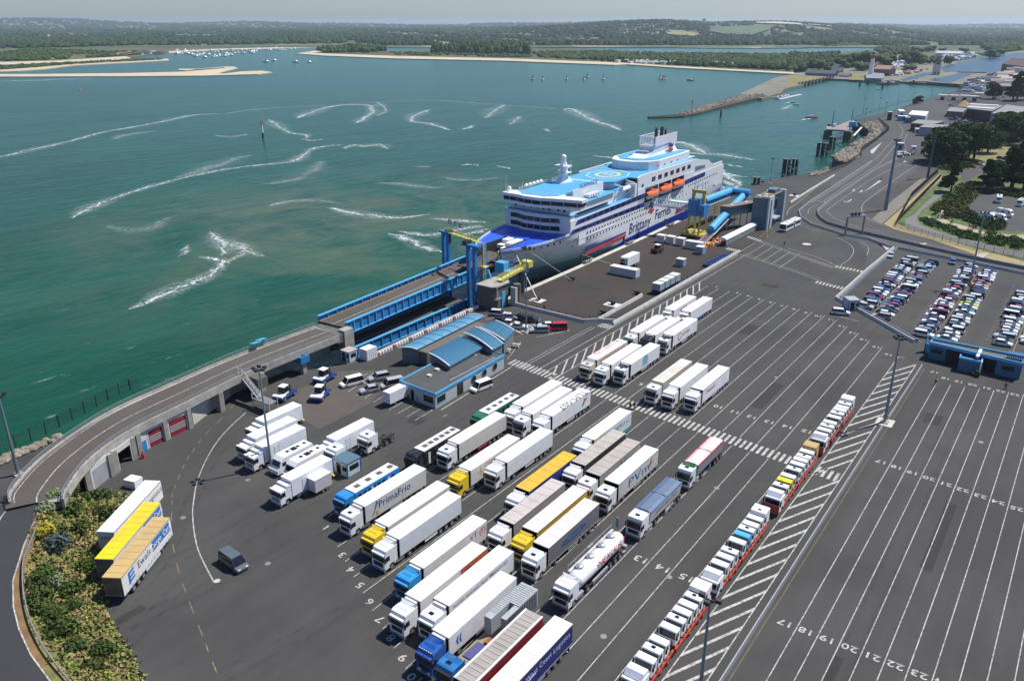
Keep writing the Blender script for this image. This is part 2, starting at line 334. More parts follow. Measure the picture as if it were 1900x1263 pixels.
for i in range(-1, 18):
    a0 = 137.9+i*4.2; hb.sheet([(-87.8, a0+3.7), (-84.35, a0-4.2), (-84.35, a0-3.3), (-87.8, a0+4.6)], .02)
tag(hb.build('hatched_stripes', PAINTW), kind='structure')
# parking bays, road lines, arrows (white)
wl = MB()
def wp(pts, w=.13): ribbon(wl, pts, w, .018)
for i in range(6):
    b_ = -91.0+3.35*i; wp([(b_+.2, 251-1.9*i), (b_+.2, 267.5-1.25*i)], .14)
wp([(-89.6, 249.5), (-67.8, 239.7), (-51.6, 230.2)], .15); wp([(-88.6, 251), (-60.5, 237.6)], .12); wp([(-90.6, 270.2), (-74.5, 260.5), (-60, 251.6)], .15); wp([(-90, 268.6), (-60.8, 250.4)], .12)
for q in ([(330, 735), (550, 600)], [(390, 755), (605, 595)], [(455, 785), (640, 660)], [(525, 812), (740, 640)], [(595, 845), (700, 780)], [(735, 905), (850, 838)], [(808, 935), (940, 860)], [(880, 965), (1005, 890)], [(950, 993), (1095, 908)], [(500, 668), (670, 740)], [(1170, 905), (1760, 545)], [(1095, 908), (1050, 890)], [(1185, 962), (1220, 945)], [(1725, 480), (1838, 335)]):
    wp(crop(560, 560, .2211, q), .2 if q[0][0] == 1170 else .12)
for q in ([(200, 893), (560, 820)], [(665, 1075), (760, 1060)], [(700, 1105), (900, 1075)], [(1120, 1170), (1280, 1145)], [(1360, 1263), (1590, 1220)], [(1160, 1185), (1140, 1263)]):
    wp(crop(780, 400, .1742, q) if q[0][0] != 200 else crop(960, 470, .1742, q), .13)
for i in range(6): wp(crop(780, 400, .1742, [(1010+34*i, 1215-14*i), (1090+34*i, 1263-14*i)]), .45)
wp(smooth(crop(0, 560, .2851, [(1600, 720), (1500, 810), (1420, 900), (1350, 1010), (1300, 1120), (1275, 1200), (1265, 1263)])+crop(0, 860, .3191, [(1120, 280), (1130, 400), (1160, 520), (1245, 690)])), .16)
wp(smooth(crop(0, 860, .3191, [(600, 820), (690, 1010), (830, 1263), (900, 1400)])), .2)
R1 = lambda pts: crop(1460, 300, .2316, pts); R2 = lambda pts: crop(1380, 200, .1742, pts)
for q, w_ in (([(0, 430), (20, 380), (110, 310), (330, 130)], .15), ([(1900, 860), (1100, 700), (640, 600)], .15), ([(170, 420), (180, 380), (250, 340)], .12), ([(330, 410), (335, 380), (500, 260), (700, 130), (920, 20)], .13),
    ([(335, 410), (380, 450), (560, 520), (760, 560)], .13), ([(600, 400), (605, 350), (680, 280), (960, 80), (1080, 10)], .15), ([(600, 400), (650, 460), (770, 510)], .15), ([(100, 510), (250, 555)], .12), ([(390, 600), (500, 660), (535, 715), (500, 780), (430, 830)], .14),
    ([(590, 640), (655, 690), (640, 750)], .14), ([(660, 610), (960, 690)], .12), ([(940, 620), (1130, 665), (1300, 700), (1900, 810)], .13), ([(210, 310), (330, 330)], .2), ([(0, 690), (270, 775), (400, 840)], .13), ([(0, 730), (240, 800), (370, 850)], .1)):
    wp(smooth(R1(q)), w_)
for q, w_ in (([(720, 1010), (950, 870), (1270, 650), (1430, 520), (1540, 400), (1610, 330)], .14), ([(850, 1000), (1090, 830), (1300, 690), (1440, 600), (1580, 440), (1690, 290)], .14), ([(1650, 170), (1690, 240), (1680, 300)], .14), ([(1620, 597), (1837, 615)], .5), ([(1540, 600), (1837, 440)], .13), ([(750, 990), (900, 1005)], .25), ([(1750, 255), (1700, 375)], .13)):
    wp(smooth(R2(q)), w_)
for q in ([(1350, 480), (1350, 455), (1475, 365), (1385, 480), (1370, 490)], [(1270, 905), (1470, 780), (1440, 775)], [(1145, 885), (1170, 875), (1170, 862), (1190, 878), (1165, 895), (1160, 888)], [(1225, 898), (1250, 885), (1250, 872), (1272, 888), (1245, 905), (1240, 898)], [(1055, 995), (1110, 998), (1150, 970), (1150, 985), (1115, 1005), (1060, 1000)], [(1690, 580), (1715, 572), (1710, 562), (1735, 570), (1710, 582)], [(1765, 583), (1790, 575), (1785, 565), (1805, 573), (1785, 588)]):
    wl.sheet(R2(q), .018)
for q in ([(660, 615), (830, 690), (800, 710), (740, 650)], [(1060, 655), (1125, 650), (1100, 670)], [(1500, 745), (1620, 730), (1570, 770)]): wl.sheet(R1(q), .018)
# bays in the right-hand motorhome park and the car rows
for q in ([(940, 520), (930, 560)], [(820, 570), (805, 605)], [(925, 590), (915, 625)], [(1030, 605), (1022, 635)], [(1130, 615), (1125, 640)], [(1240, 630), (1232, 660)], [(820, 610), (1030, 635)], [(1040, 540), (1030, 575)], [(780, 530), (820, 525)], [(860, 565), (935, 568)]):
    wp(crop(1680, 280, .1742, q), .14)
for i in range(25):
    for b_ in (-35.4, -29.9, -18.7, -45.6, -13.6): wp([(b_-.4, 211+i*2.65), (b_+.5, 211+i*2.65)], .1)
wp([(-46.5, 207), (-41.6, 206)], .15); wp([(-30.2, 203), (-26, 200)], .15)
tag(wl.build('white_road_markings', PAINTW), kind='structure')
cw = MB()
ribbon(cw, [(-124.2, 168), (-124.4, 207), (-125.2, 250), (-126.2, 282)], 1.7, .012)
tag(cw.build('quay_coping', LCONC), kind='structure')
# numbers on the lanes: they face the drivers who come down the lanes
def lane_no(n, b_, a_, size=1.9):
    size *= .86
    return tag(text('lane_number', str(n), size, PAINTW, None, (b_, a_+size*.35, .019), (0, 0, math.pi), 0, sx=1.25, bold=.02), kind='structure')
ROW = {5: 139.8, 10: 139.2, 11: 138.9, 12: 138.7, 13: 138.7, 14: 138.8, 15: 139.0}
for n in range(1, 17):
    c = -31-(16-n)*3.442+.6
    if n not in (2,): lane_no(n, c, 213-(n*.9 if n < 12 else n*.9+(n-11)*2.3), 1.7)
    if n in ROW: lane_no(n, c, ROW[n])
    if n >= 11 and n < 16: lane_no(n, c, 86.9 if n > 11 else 85.6, 2.1)
    if n < 11 and n not in (2,): lane_no(n, c-.3, 66.2-(n-1)*1.6, 1.9)
for n in range(17, 27):
    c = -19.95+(n-17)*2.553-.1
    lane_no(n, c, 85.9+(n-17)*.1, 1.75); lane_no(n, c, 135.3-(n-17)*.35, 1.75); lane_no(n, c, 180.3-(n-17)*.1 if n > 17 else 182.5, 1.6)
# tyre marks, repaired patches, drain covers
tm = bpy.data.materials.new('tyre_marks'); tm.use_nodes = True; nt_ = tm.node_tree; b_ = nt_.nodes['Principled BSDF']; b_.inputs['Base Color'].default_value = (.018, .017, .016, 1); b_.inputs['Roughness'].default_value = .85
nt_.links.new(_ramp(nt_, _noise(nt_, .5, 6, .75), [(.42, 0.), (.75, .24)]), b_.inputs['Alpha']); tk = MB(); k_ = 0
def track(pts, w=.5):
    global k_
    P_ = smooth(pts, 8)
    for o_ in (-.95, .95):
        L_, R_ = pline(P_, abs(o_)*2); k_ += 1; ribbon(tk, L_ if o_ > 0 else R_, w, .020+k_*.0011)
for i in range(3): b_0 = -84.3+3.442*(i*5)+1.7; track([(b_0-6-i*.6, 28+i*2), (b_0-2-i*.3, 48), (b_0, 66), (b_0+.1, 90)])
for q in ([(-98, 24), (-95, 40), (-93, 58), (-97, 74), (-104, 88), (-110, 100)], [(-80, 30), (-88, 46), (-90, 62), (-89, 84), (-89.5, 110), (-92, 140)], [(-84, 26), (-94, 46), (-106, 60), (-116, 72), (-120, 88)], [(-92, 150), (-92.3, 180), (-93, 215), (-96, 245)], [(-60, 225), (-70, 250), (-84, 275), (-86, 300)], [(-34, 205), (-42, 222), (-56, 232), (-76, 240)], [(-55, 238), (-54, 262), (-60, 285), (-75, 300)], [(-12, 60), (-12.2, 110), (-13, 160)], [(-86.6, 138), (-86.2, 190), (-84, 225)]): track(q)
for i in range(10): b_0 = -82+3.442*i*1.5; track([(b_0, 150+i), (b_0+.2, 178), (b_0-.2, 208), (b_0+2, 226)], .4)
tag(tk.build('tyre_marks', tm), kind='structure')
AP = asphalt('repaired_asphalt', (.034, .032, .030), (.042, .040, .038)); rp0 = MB()
for x, y, w, h in ((-104, 33, 2.6, 5), (-88, 36, 1.4, 9), (-62, 184, 3, 7), (-45, 150, 2.2, 14), (-70, 222, 5, 3), (-111, 190, 6, 3), (-101, 183, 3, 8), (-8, 118, 1.6, 20), (-13, 78, 1.2, 12), (-95, 100, 3, 3), (-40, 236, 3, 2), (-57, 112, 2, 6), (-16, 158, 3, 5)): rp0.sheet([(x-w/2, y-h/2), (x+w/2, y-h/2), (x+w/2, y+h/2), (x-w/2, y+h/2)], .0095)
tag(rp0.build('repaired_asphalt', AP), kind='structure')
for i, (x, y) in enumerate(((403, 1077), (497, 1045), (1497, 453), (1242, 1070), (460, 890), (650, 790), (1820, 820), (1440, 700), (1330, 905), (1590, 420), (340, 960), (1120, 1180))):
    q = g(x, y); m_ = MB().cyl((0, 0, .0), (0, 0, .03), .42 if i != 2 else 1.5, None, 14); tag(m_.build('drain_cover', LCONC if i in (0, 2) else GREYM, None, (*q, .0)), kind='structure')
# ================================================================= FAR SHORE, ESTUARY, HILLS
def inpoly(px, py, poly):
    r = np.zeros(len(px), bool); n = len(poly)
    for i in range(n):
        x0, y0 = poly[i]; x1, y1 = poly[(i+1) % n]
        c = ((y0 > py) != (y1 > py)) & (px < (x1-x0)*(py-y0)/((y1-y0) or 1e-9)+x0); r ^= c
    return r
def sm(a, b, x):
    t = min(1, max(0, (x-a)/(b-a))); return t*t*(3-2*t)
def far_h(x, d):
    h = 66*sm(3300, 5600, d)*math.exp(-((x-1330)/330)**4)*(1-.5*sm(6500, 9000, d))
    h += 14*sm(3200, 6000, d)*math.exp(-((x-900)/420)**4)
    h += (118*math.exp(-((x-90)/130)**2)+92*math.exp(-((x+120)/150)**2)+62*math.exp(-((x-400)/170)**2))*sm(8000, 13500, d)*.72
    h += 30*sm(9000, 14000, d)*(1+.3*math.sin(x/70.))+6*math.sin(x/37.+d/900.)*sm(3500, 6000, d)
    return -3+h
def pol(x, d):
    u = (x-950)/FPX*_c; X, Y = d*u, d; return (X*_cy-Y*_sy, X*_sy+Y*_cy)
def foliage(name, c0, c1, sc=.05, rough=.9, bump=0.):
    m, nt, b = new_mat(name); tc = nt.nodes.new('ShaderNodeTexCoord').outputs['Object']
    a = _ramp(nt, _noise(nt, sc, 5, .65, tc), [(.35, 0.), (.65, 1.)]); f = _ramp(nt, _noise(nt, sc*14, 3, .7, tc), [(.35, 0.), (.7, 1.)])
    c = _mix(nt, a, c0, c1); c = _mix(nt, f, tuple(v*.6 for v in c0), c)
    nt.links.new(c, b.inputs['Base Color']); b.inputs['Roughness'].default_value = rough; b.inputs['Specular IOR Level'].default_value = .2
    return m
F_FAR = foliage('far_foliage', (.030, .062, .020), (.065, .11, .036), .01); F_MID = foliage('mid_foliage', (.04, .075, .018), (.10, .15, .036), .02)
F_DARK = foliage('dark_foliage', (.032, .066, .016), (.08, .13, .034), .3); F_GREEN = foliage('green_foliage', (.05, .095, .015), (.11, .18, .03), .3)
F_OLIVE = foliage('olive_foliage', (.085, .11, .026), (.17, .19, .055), .4)
def fields_mat():
    m, nt, b = new_mat('far_fields'); tc = nt.nodes.new('ShaderNodeTexCoord').outputs['Object']
    v = nt.nodes.new('ShaderNodeTexVoronoi'); v.inputs['Scale'].default_value = .0042; nt.links.new(tc, v.inputs['Vector'])
    sp = nt.nodes.new('ShaderNodeSeparateColor'); nt.links.new(v.outputs['Color'], sp.inputs[0])
    r = nt.nodes.new('ShaderNodeValToRGB'); r.color_ramp.interpolation = 'CONSTANT'; e = r.color_ramp.elements
    st = [(0, (.05, .085, .03)), (.3, (.10, .13, .045)), (.5, (.06, .10, .04)), (.68, (.19, .18, .08)), (.8, (.055, .075, .03)), (.92, (.30, .25, .15))]
    while len(e) < len(st): e.new(.5)
    for el, (p, c) in zip(e, st): el.position = p; el.color = (*c, 1)
    nt.links.new(sp.outputs[0], r.inputs[0])
    nt.links.new(_mix(nt, _ramp(nt, _noise(nt, .01, 5, .6, tc), [(.4, 0.), (.6, .6)]), r.outputs[0], (.07, .09, .04)), b.inputs['Base Color']); b.inputs['Roughness'].default_value = .95
    return m
xs = list(np.arange(-1500, 3600, 30)); dists = list(1/np.linspace(1/2700, 1/24000, 64))
tb = MB(); vs = [(*pol(x, d), far_h(x, d)) for d in dists for x in xs]; nx = len(xs)
tb.add(vs, [(j*nx+i, j*nx+i+1, (j+1)*nx+i+1, (j+1)*nx+i) for j in range(len(dists)-1) for i in range(nx-1)])
ft = tag(tb.build('far_countryside', fields_mat()), kind='structure')
for p_ in ft.data.polygons: p_.use_smooth = True
MARSH = M('salt_marsh', (.10, .11, .045), .95, var=.5, scale=.01); SAND = M('beach_sand', (.52, .43, .30), .95, var=.15, scale=.02); MUD = M('tidal_mud', (.20, .17, .12), .9, var=.3, scale=.01)
c1 = lambda pts, z=-3: crop(0, 0, .3368, pts, z); c2 = lambda pts, z=-3: crop(500, 0, .3368, pts, z); c3 = lambda pts, z=-3: crop(1100, 0, .2105, pts, z); c4 = lambda pts, z=-3: crop(1460, 40, .2316, pts, z)
def land(name, pts, mat, z=-3.3): return tag(MB().prism(pts, ZW-1, z).build(name, mat), kind='structure')
land('west_land', c1([(-1500, 360), (-600, 352), (0, 347), (300, 340), (600, 328), (700, 316), (760, 312), (820, 300), (930, 286), (1200, 272), (1500, 265), (1900, 255), (2100, 244), (2130, 215), (2130, 190), (-1500, 190)]), MARSH, -3.6)
land('west_beach', c1([(-1500, 372), (-600, 360), (0, 355), (300, 346), (600, 331), (720, 318), (690, 309), (300, 334), (0, 341), (-1500, 350)]), SAND, -3.5)
land('dune_strip', c1([(-1500, 396), (0, 392), (100, 388), (240, 377), (400, 358), (700, 343), (930, 330), (925, 322), (700, 334), (400, 342), (150, 350), (0, 352), (-1500, 365)]), SAND, -3.7)
land('dune_grass', c1([(-1500, 386), (0, 384), (200, 370), (400, 352), (700, 338), (900, 327), (890, 320), (600, 334), (0, 352), (-1500, 364)]), MARSH, -3.55)
land('sand_spit', c1([(-1500, 418), (0, 418), (700, 416), (1100, 413), (1420, 405), (1500, 394), (1440, 386), (1330, 390), (1230, 402), (1200, 398), (1310, 371), (1290, 364), (1240, 364), (1080, 376), (980, 376), (985, 382), (1050, 386), (990, 392), (700, 399), (200, 404), (0, 404), (-1500, 404)]), SAND, -4.2)
land('spit_grass', c1([(1010, 392), (1240, 372), (1235, 368), (1080, 378), (1020, 387)]), MARSH, -4.0)
land('north_beach', c1([(930, 290), (1200, 275), (1500, 268), (1900, 259), (2100, 252), (2100, 247), (1900, 253), (1500, 262), (1200, 269), (930, 283)]), SAND, -3.2)
pen = c2([(145, 295), (300, 306), (700, 322), (1300, 334), (1900, 357)])+c3([(300, 566), (700, 593), (1300, 625), (1760, 650), (1900, 652)])+c4([(60, 420), (200, 420), (400, 380), (600, 370), (700, 330), (1300, 320), (1600, 260), (1900, 240), (2400, 170), (2400, 150), (1750, 178), (1000, 205), (430, 244), (0, 262)])+c3([(1300, 470), (400, 460), (300, 445)])+c2([(1450, 264), (950, 268), (650, 282), (420, 264), (300, 272)])
land('peninsula', pen, SAND, -3.4)
pin = c2([(240, 292), (700, 308), (1300, 321), (1900, 343)])+c3([(300, 552), (700, 580), (1300, 612), (1700, 632), (1900, 645)])+c4([(60, 412), (200, 410), (400, 376), (600, 366), (1000, 340), (1600, 262), (1900, 238), (2400, 168), (2400, 150), (1750, 178), (1000, 205), (430, 244), (0, 262)])+c3([(1300, 470), (400, 460), (300, 445)])+c2([(1450, 264), (950, 268), (650, 282), (420, 266)])
land('peninsula_scrub', pin, M('scrub_ground', (.07, .085, .03), .95, var=.5, scale=.01), -3.2)
land('estuary_flats', c2([(540, 243), (900, 243), (1450, 246), (1900, 253)])+c3([(0, 400), (850, 423), (1400, 428), (1900, 423)])+c4([(0, 205), (500, 194), (1000, 188), (1750, 175), (2500, 150), (2500, 120), (1000, 150), (0, 160)])+c2([(1900, 228), (1400, 225), (540, 225)]), MARSH, -3.45)
for q in ([(200, 398), (330, 402), (440, 396), (330, 390)], [(560, 405), (700, 408), (710, 402)], [(870, 415), (1050, 418), (1090, 412)], [(1270, 418), (1480, 424), (1490, 416), (1300, 412)], [(1640, 412), (1850, 416), (1850, 408)]): land('mud_bank', c3(q), SAND, -3.2)
def fpatch(name, q, mat, hz=2.5):
    mb = MB(); pts = [pol(x, d) for x, d in q]; mb.add([(*p, far_h(x, d)+hz) for p, (x, d) in zip(pts, q)], [tuple(range(len(q)))]); tag(mb.build(name, mat), kind='structure')
# fields on the slope behind the estuary
FG = M('far_green_field', (.075, .12, .045), .95, var=.15, scale=.004); FY = M('far_hay_field', (.22, .21, .08), .95, var=.15, scale=.004); FW = M('far_bare_field', (.50, .44, .32), .95, var=.1, scale=.004)
fpatch('green_field', [(1310, 4350), (1345, 4050), (1400, 4000), (1430, 4500), (1425, 4900), (1370, 4900)], FG, 7); fpatch('hay_field', [(1240, 4000), (1290, 3850), (1300, 4050), (1260, 4300), (1235, 4350)], FY, 7)
fpatch('bare_field', [(1402, 5300), (1490, 4950), (1485, 5150), (1440, 5450), (1403, 5500)], FW, 9); fpatch('strip_field', [(1500, 5000), (1545, 4950), (1545, 5050), (1500, 5080)], FW, 9)
# south side: canal water lies on the land sheet, locks, banks
south = c3([(1900, 650), (1700, 668), (1600, 690), (1450, 760), (1300, 830), (1300, 850), (1440, 870), (1490, 870), (1560, 850), (1660, 820), (1680, 790), (1760, 770), (1900, 740)])+c4([(110, 500), (300, 460), (560, 468), (640, 480), (770, 480), (830, 470), (1000, 492), (1200, 500), (1400, 512), (1440, 500), (1560, 470), (1700, 410), (1900, 345), (2400, 190), (2400, 165), (1900, 236), (1700, 262), (1380, 322), (1300, 320), (700, 330), (600, 366), (400, 372), (200, 405), (60, 412)])
land('lock_side_land', south, M('gravelly_ground', (.18, .165, .12), .95, var=.3, scale=.03), -2.6)
CAN = M('canal_water', (.02, .06, .09), .3, spec=.25, var=.15, scale=.01, bump=.3, bscale=.3)
def water(pts, z): struct('canal', MB().sheet(pts, z), CAN)
water(c4([(1230, 365), (1380, 330), (1700, 270), (1900, 248), (2400, 180), (2400, 205), (1900, 345), (1700, 408), (1500, 412), (1370, 402), (1260, 405)], -2.4), -2.4)
water(c4([(1130, 470), (1400, 412), (1500, 418), (1300, 490)], -2.4), -2.4); water(c4([(880, 470), (1100, 412), (1230, 400), (1140, 430), (960, 475)], -2.4), -2.4)
for q, mt in (([(0, 440), (250, 430), (290, 455), (110, 500), (0, 530)], GRASSY), ([(480, 425), (620, 415), (640, 470), (500, 468)], GRASSY), ([(1360, 330), (1600, 280), (1700, 262), (1600, 300), (1400, 345)], GRASSG), ([(900, 400), (1050, 395), (1040, 425), (940, 430)], GRASSY)):
    tag(MB().prism(c4(q, -2.5), -3, -2.45).build('shore_grass', mt), kind='structure')
# -------- woods
def blob(mb, c, rx, rz, n=6, squash=1.):
    x, y, z = c; a0 = random.random()*6; rs = []
    for k, (h, r) in enumerate(((-.1, .75), (.35, 1.), (.75, .72), (.97, .22))):
        rs.append([(x+rx*r*(.78+.44*random.random())*math.cos(a0+2*math.pi*i/n), y+rx*squash*r*(.78+.44*random.random())*math.sin(a0+2*math.pi*i/n), z+rz*(h+random.uniform(-.08, .1))) for i in range(n)])
    mb.loft(rs, cap=False); k = len(mb.v)-n; mb.f.append(tuple(range(k, k+n)))
def wood(name, q, n, r, h, mat, z=-3.2, gap=.0, sc=250.):
    """q: outline in the photograph; trees stand on the ground it shows"""
    q = np.array(q); mb = MB(); cnt = 0
    x0, y0 = q.min(0); x1, y1 = q.max(0)
    while cnt < n:
        X = rng.uniform(x0, x1, n); Y = rng.uniform(y0, y1, n); ok = inpoly(X, Y, q)
        for a, b_ in zip(X[ok], Y[ok]):
            p = g(a, b_, z)
            if gap and math.sin(p[0]/sc+3*math.sin(p[1]/sc/1.7))*math.cos(p[1]/sc/1.3+p[0]/sc/2) > gap: continue
            s_ = random.uniform(.6, 1.25); rr = r*s_*max(1, math.hypot(*p)/2400.)
            blob(mb, (p[0], p[1], z), rr, h*random.uniform(.55, 1.15)); cnt += 1
            if cnt >= n: break
    return tag(mb.build(name, mat), kind='stuff')
def P1(pts): return [(.3368*x, .3368*y) for x, y in pts]
def P2(pts): return [(500+.3368*x, .3368*y) for x, y in pts]
def P3(pts): return [(1100+.2105*x, .2105*y) for x, y in pts]
def P4(pts): return [(1460+.2316*x, 40+.2316*y) for x, y in pts]
wood('dune_wood', P1([(0, 215), (400, 215), (900, 205), (1400, 200), (1900, 205), (1900, 240), (1200, 248), (700, 252), (350, 262), (0, 268)]), 1500, 9, 13, F_FAR, gap=.75)
wood('dune_scrub', P1([(0, 290), (180, 268), (600, 285), (760, 285), (880, 292), (640, 312), (300, 328), (0, 338)]), 650, 6, 5, F_MID, gap=.5, sc=90)
wood('dune_scrub', P1([(0, 360), (350, 346), (600, 333), (880, 322), (880, 328), (600, 341), (300, 362), (0, 382)]), 260, 4, 2, F_MID)
wood('spit_wood', P2([(270, 280), (420, 262), (600, 262), (640, 282), (560, 292), (300, 292)]), 220, 8, 13, F_MID)
wood('point_wood', P2([(900, 284), (1150, 275), (1320, 262), (1420, 282), (1430, 300), (1100, 300), (900, 292)]), 420, 9, 22, F_MID); wood('point_scrub', P2([(650, 290), (900, 290), (1450, 305), (1430, 318), (700, 304)]), 260, 5, 4, F_MID, gap=.55, sc=60)
wood('peninsula_wood', P2([(1450, 290), (1900, 285), (1900, 335), (1500, 320)])+P3([]), 420, 7, 6, F_MID)
wood('peninsula_wood', P3([(0, 465), (700, 478), (1300, 483), (1900, 490), (1900, 590), (1400, 580), (700, 540), (0, 515)]), 1700, 6, 6, F_MID)
wood('shore_wood', P3([(0, 520), (160, 530), (500, 545), (800, 560), (1200, 582), (1900, 600), (1900, 632), (1500, 612), (800, 580), (0, 538)]), 330, 5, 8, F_DARK, gap=.35, sc=40)
wood('peninsula_wood', P4([(0, 262), (430, 262), (430, 300), (640, 300), (640, 355), (400, 372), (200, 372), (60, 395), (0, 395)]), 420, 6, 8, F_MID)
# trees one can tell apart round the lighthouse and along the canal
def lump_tree(px, py, w, h, mat, z=-2.6, label=None, nb=22):
    """broad crown of many clumps on a trunk, w x h in metres"""
    p = g(px, py+h*.42, z); t = empty('broadleaf_tree', (p[0], p[1], z), 0, label, 'tree', 'trees round the lighthouse and canal'); mb = MB()
    for i in range(nb):
        a = random.random()*6.28; r = math.sqrt(random.random())*w*.33; blob(mb, (r*math.cos(a), r*math.sin(a), h*random.uniform(.08, .62)), w*random.uniform(.13, .22), h*random.uniform(.22, .36), 7)
    mb.build('crown', mat, t); MB().cyl((0, 0, 0), (0, 0, h*.4), w*.04, w*.025, 6).build('trunk', M('bark', (.10, .075, .05), .9), t)
LT = [(1582,112,62,30,'widest dark green tree left of the lighthouse'),(1560,118,40,20,'lower green tree at the left edge of the lighthouse wood'),(1518,122,38,17,'rounded tree above the sandy point, left of the wood'),(1540,126,34,16,'dark tree just behind the small house left of the lighthouse'),
 (1600,124,36,18,'tree immediately left of the lighthouse shaft'),(1628,116,60,30,'tall green tree directly behind the lighthouse'),(1646,108,40,26,'tree right of and behind the lighthouse lantern'),(1686,108,46,26,'dark tree between the boatyard and the canal, left one'),(1708,110,40,22,'lighter tree between the boatyard and the canal, right one'),
 (1734,112,30,17,'round tree on the canal bank before the parked boats'),(1762,112,24,17,'small round tree by the canal edge'),(1701,90,42,16,'low tree beyond the boatyard, left of a pair'),(1722,89,44,17,'low tree beyond the boatyard, right of a pair'),(1748,92,20,13,'lone tree on the marsh beyond the boatyard'),(1788,93,26,14,'lone bush-like tree on the far marsh'),(1836,100,40,20,'leafy tree where the canal bank bends'),(1852,95,36,17,'tree further along the canal bank bend'),(1686,128,26,11,'low dark tree on the near side of the boatyard')]
for x, y, w_, h_, l_ in LT: lump_tree(x, y, w_, h_, F_MID if (x % 3) else F_DARK, label=l_)
wood('marsh_wood', P4([(700, 225), (930, 195), (1000, 240), (960, 260), (760, 262)]), 160, 7, 10, F_MID, -2.6); wood('canal_wood', P4([(1560, 200), (1750, 190), (1900, 180), (1900, 225), (1740, 245), (1600, 232)]), 200, 8, 12, F_MID, -2.6)
wood('canal_wood', P4([(0, 155), (230, 150), (230, 185), (60, 192), (0, 190)]), 90, 10, 14, F_FAR, -3); wood('marsh_scrub', P4([(230, 182), (800, 172), (930, 178), (700, 188), (300, 200)]), 200, 5, 4, F_MID, -3)
# woods on the countryside behind
fb = [MB(), MB()]; n = 0
while n < 17000:
    x = random.uniform(-30, 1930); inv = random.uniform(1/13500, 1/2950); d = 1/inv
    m_ = math.sin(x/41+3*math.sin(d/700))*math.cos(d/390+x/60)+.35*math.sin(x/13+d/160)
    if m_ > .62 or (x < 660 and d < 3700): continue
    if any(abs(x-a) < w_ and c_ < d < e_ for a, w_, c_, e_ in ((1375, 58, 3950, 4950), (1268, 32, 3800, 4300), (1445, 48, 4900, 5500))): continue
    p = pol(x, d); r = max(9, d*.0026)*random.uniform(.6, 1.5)
    blob(fb[n % 2], (p[0], p[1], far_h(x, d)-1), r, random.uniform(8, 17)+(d > 7000)*6, 5); n += 1
tag(fb[0].build('far_woodland', F_FAR), kind='stuff'); tag(fb[1].build('far_woodland', foliage('far_foliage_dark', (.022, .048, .018), (.048, .082, .03), .01)), kind='stuff')
# distant houses, sheds and parked vehicles: specks of pale walls and red roofs
def specks(name, q, n, z, sizes, mats, hmin=3, roofy=True):
    q = np.array(q); x0, y0 = q.min(0); x1, y1 = q.max(0); bs = [MB() for _ in mats]; c = 0
    while c < n:
        a, b_ = random.uniform(x0, x1), random.uniform(y0, y1)
        if not inpoly(np.array([a]), np.array([b_]), q)[0]: continue
        p = g(a, b_, z); l = random.uniform(*sizes); w_ = l*random.uniform(.4, .7); h = hmin*random.uniform(.8, 1.5); m_ = bs[c % len(bs)]
        if random.random() < .5: l, w_ = w_, l
        m_.box(p[0]-l/2, p[0]+l/2, p[1]-w_/2, p[1]+w_/2, z-.3, z+h)
        if roofy and l > w_: m_.prof([(p[1]-w_/2, z+h), (p[1], z+h*1.5), (p[1]+w_/2, z+h)], p[0]-l/2, p[0]+l/2)
        c += 1
    for m_, mt in zip(bs, mats): tag(m_.build(name, mt), kind='stuff')
PALE = M('pale_walls', (.62, .60, .55), .8); ROOFR = M('red_roofs', (.30, .12, .07), .8); SLATE = M('slate_roofs', (.10, .11, .13), .7); BLUEW = M('blue_hulls', (.10, .18, .35), .5)
def hill_specks(n, xr, dr, mats):
    bs = [MB() for _ in mats]
    for i in range(n):
        x = random.uniform(*xr); d = random.uniform(*dr); p = pol(x, d); z = far_h(x, d); l = random.uniform(10, 26); h = random.uniform(10, 15)
        bs[i % len(bs)].box(p[0]-l/2, p[0]+l/2, p[1]-5, p[1]+5, z, z+h)
    for m_, mt in zip(bs, mats): tag(m_.build('far_village', mt), kind='stuff')
hill_specks(70, (1150, 1250), (4000, 4900), [PALE, PALE, ROOFR]); hill_specks(30, (1290, 1370), (4900, 5500), [PALE, PALE]); hill_specks(60, (60, 160), (4300, 5200), [PALE, ROOFR, ROOFR]); hill_specks(26, (310, 400), (4300, 4700), [PALE, PALE]); hill_specks(50, (980, 1110), (3300, 3600), [PALE, SLATE]); hill_specks(40, (1580, 1900), (5000, 8000), [PALE, PALE])
wt = pol(1306, 5600); t = empty('water_tower', (*wt, far_h(1306, 5600)), 0, 'distant water tower on the skyline above the hill', 'tower')
MB().cyl((0, 0, 0), (0, 0, 14), 3, 3, 8).build('shaft', PALE, t); MB().cyl((0, 0, 14), (0, 0, 27), 8, 12, 10).build('tank', M('grey_tank', (.3, .32, .34), .8), t)
specks('shore_chalets', P3([(200, 545), (460, 545), (760, 562), (780, 574), (500, 566), (220, 552)]), 60, -3.2, (7, 16), [PALE, PALE, SLATE]); specks('shore_chalets', P3([(950, 565), (1120, 562), (1350, 580), (1340, 588), (960, 578)]), 30, -3.2, (7, 16), [PALE, SLATE])
specks('sailing_club_sheds', P1([(640, 300), (760, 295), (890, 288), (900, 294), (800, 300), (660, 304)]), 40, -3.3, (8, 22), [PALE, SLATE, ROOFR])
specks('boatyard_boats', P4([(770, 300), (830, 285), (930, 285), (970, 330), (900, 370), (760, 360)]), 330, -2.5, (5, 9), [WHITE, WHITE, BLUEW, SLATE], 1.6); specks('canalside_vehicles', P4([(1230, 275), (1300, 262), (1560, 245), (1600, 262), (1340, 320), (1240, 320)]), 220, -2.5, (5, 9), [WHITE, WHITE, BLUEW, SLATE], 1.8)
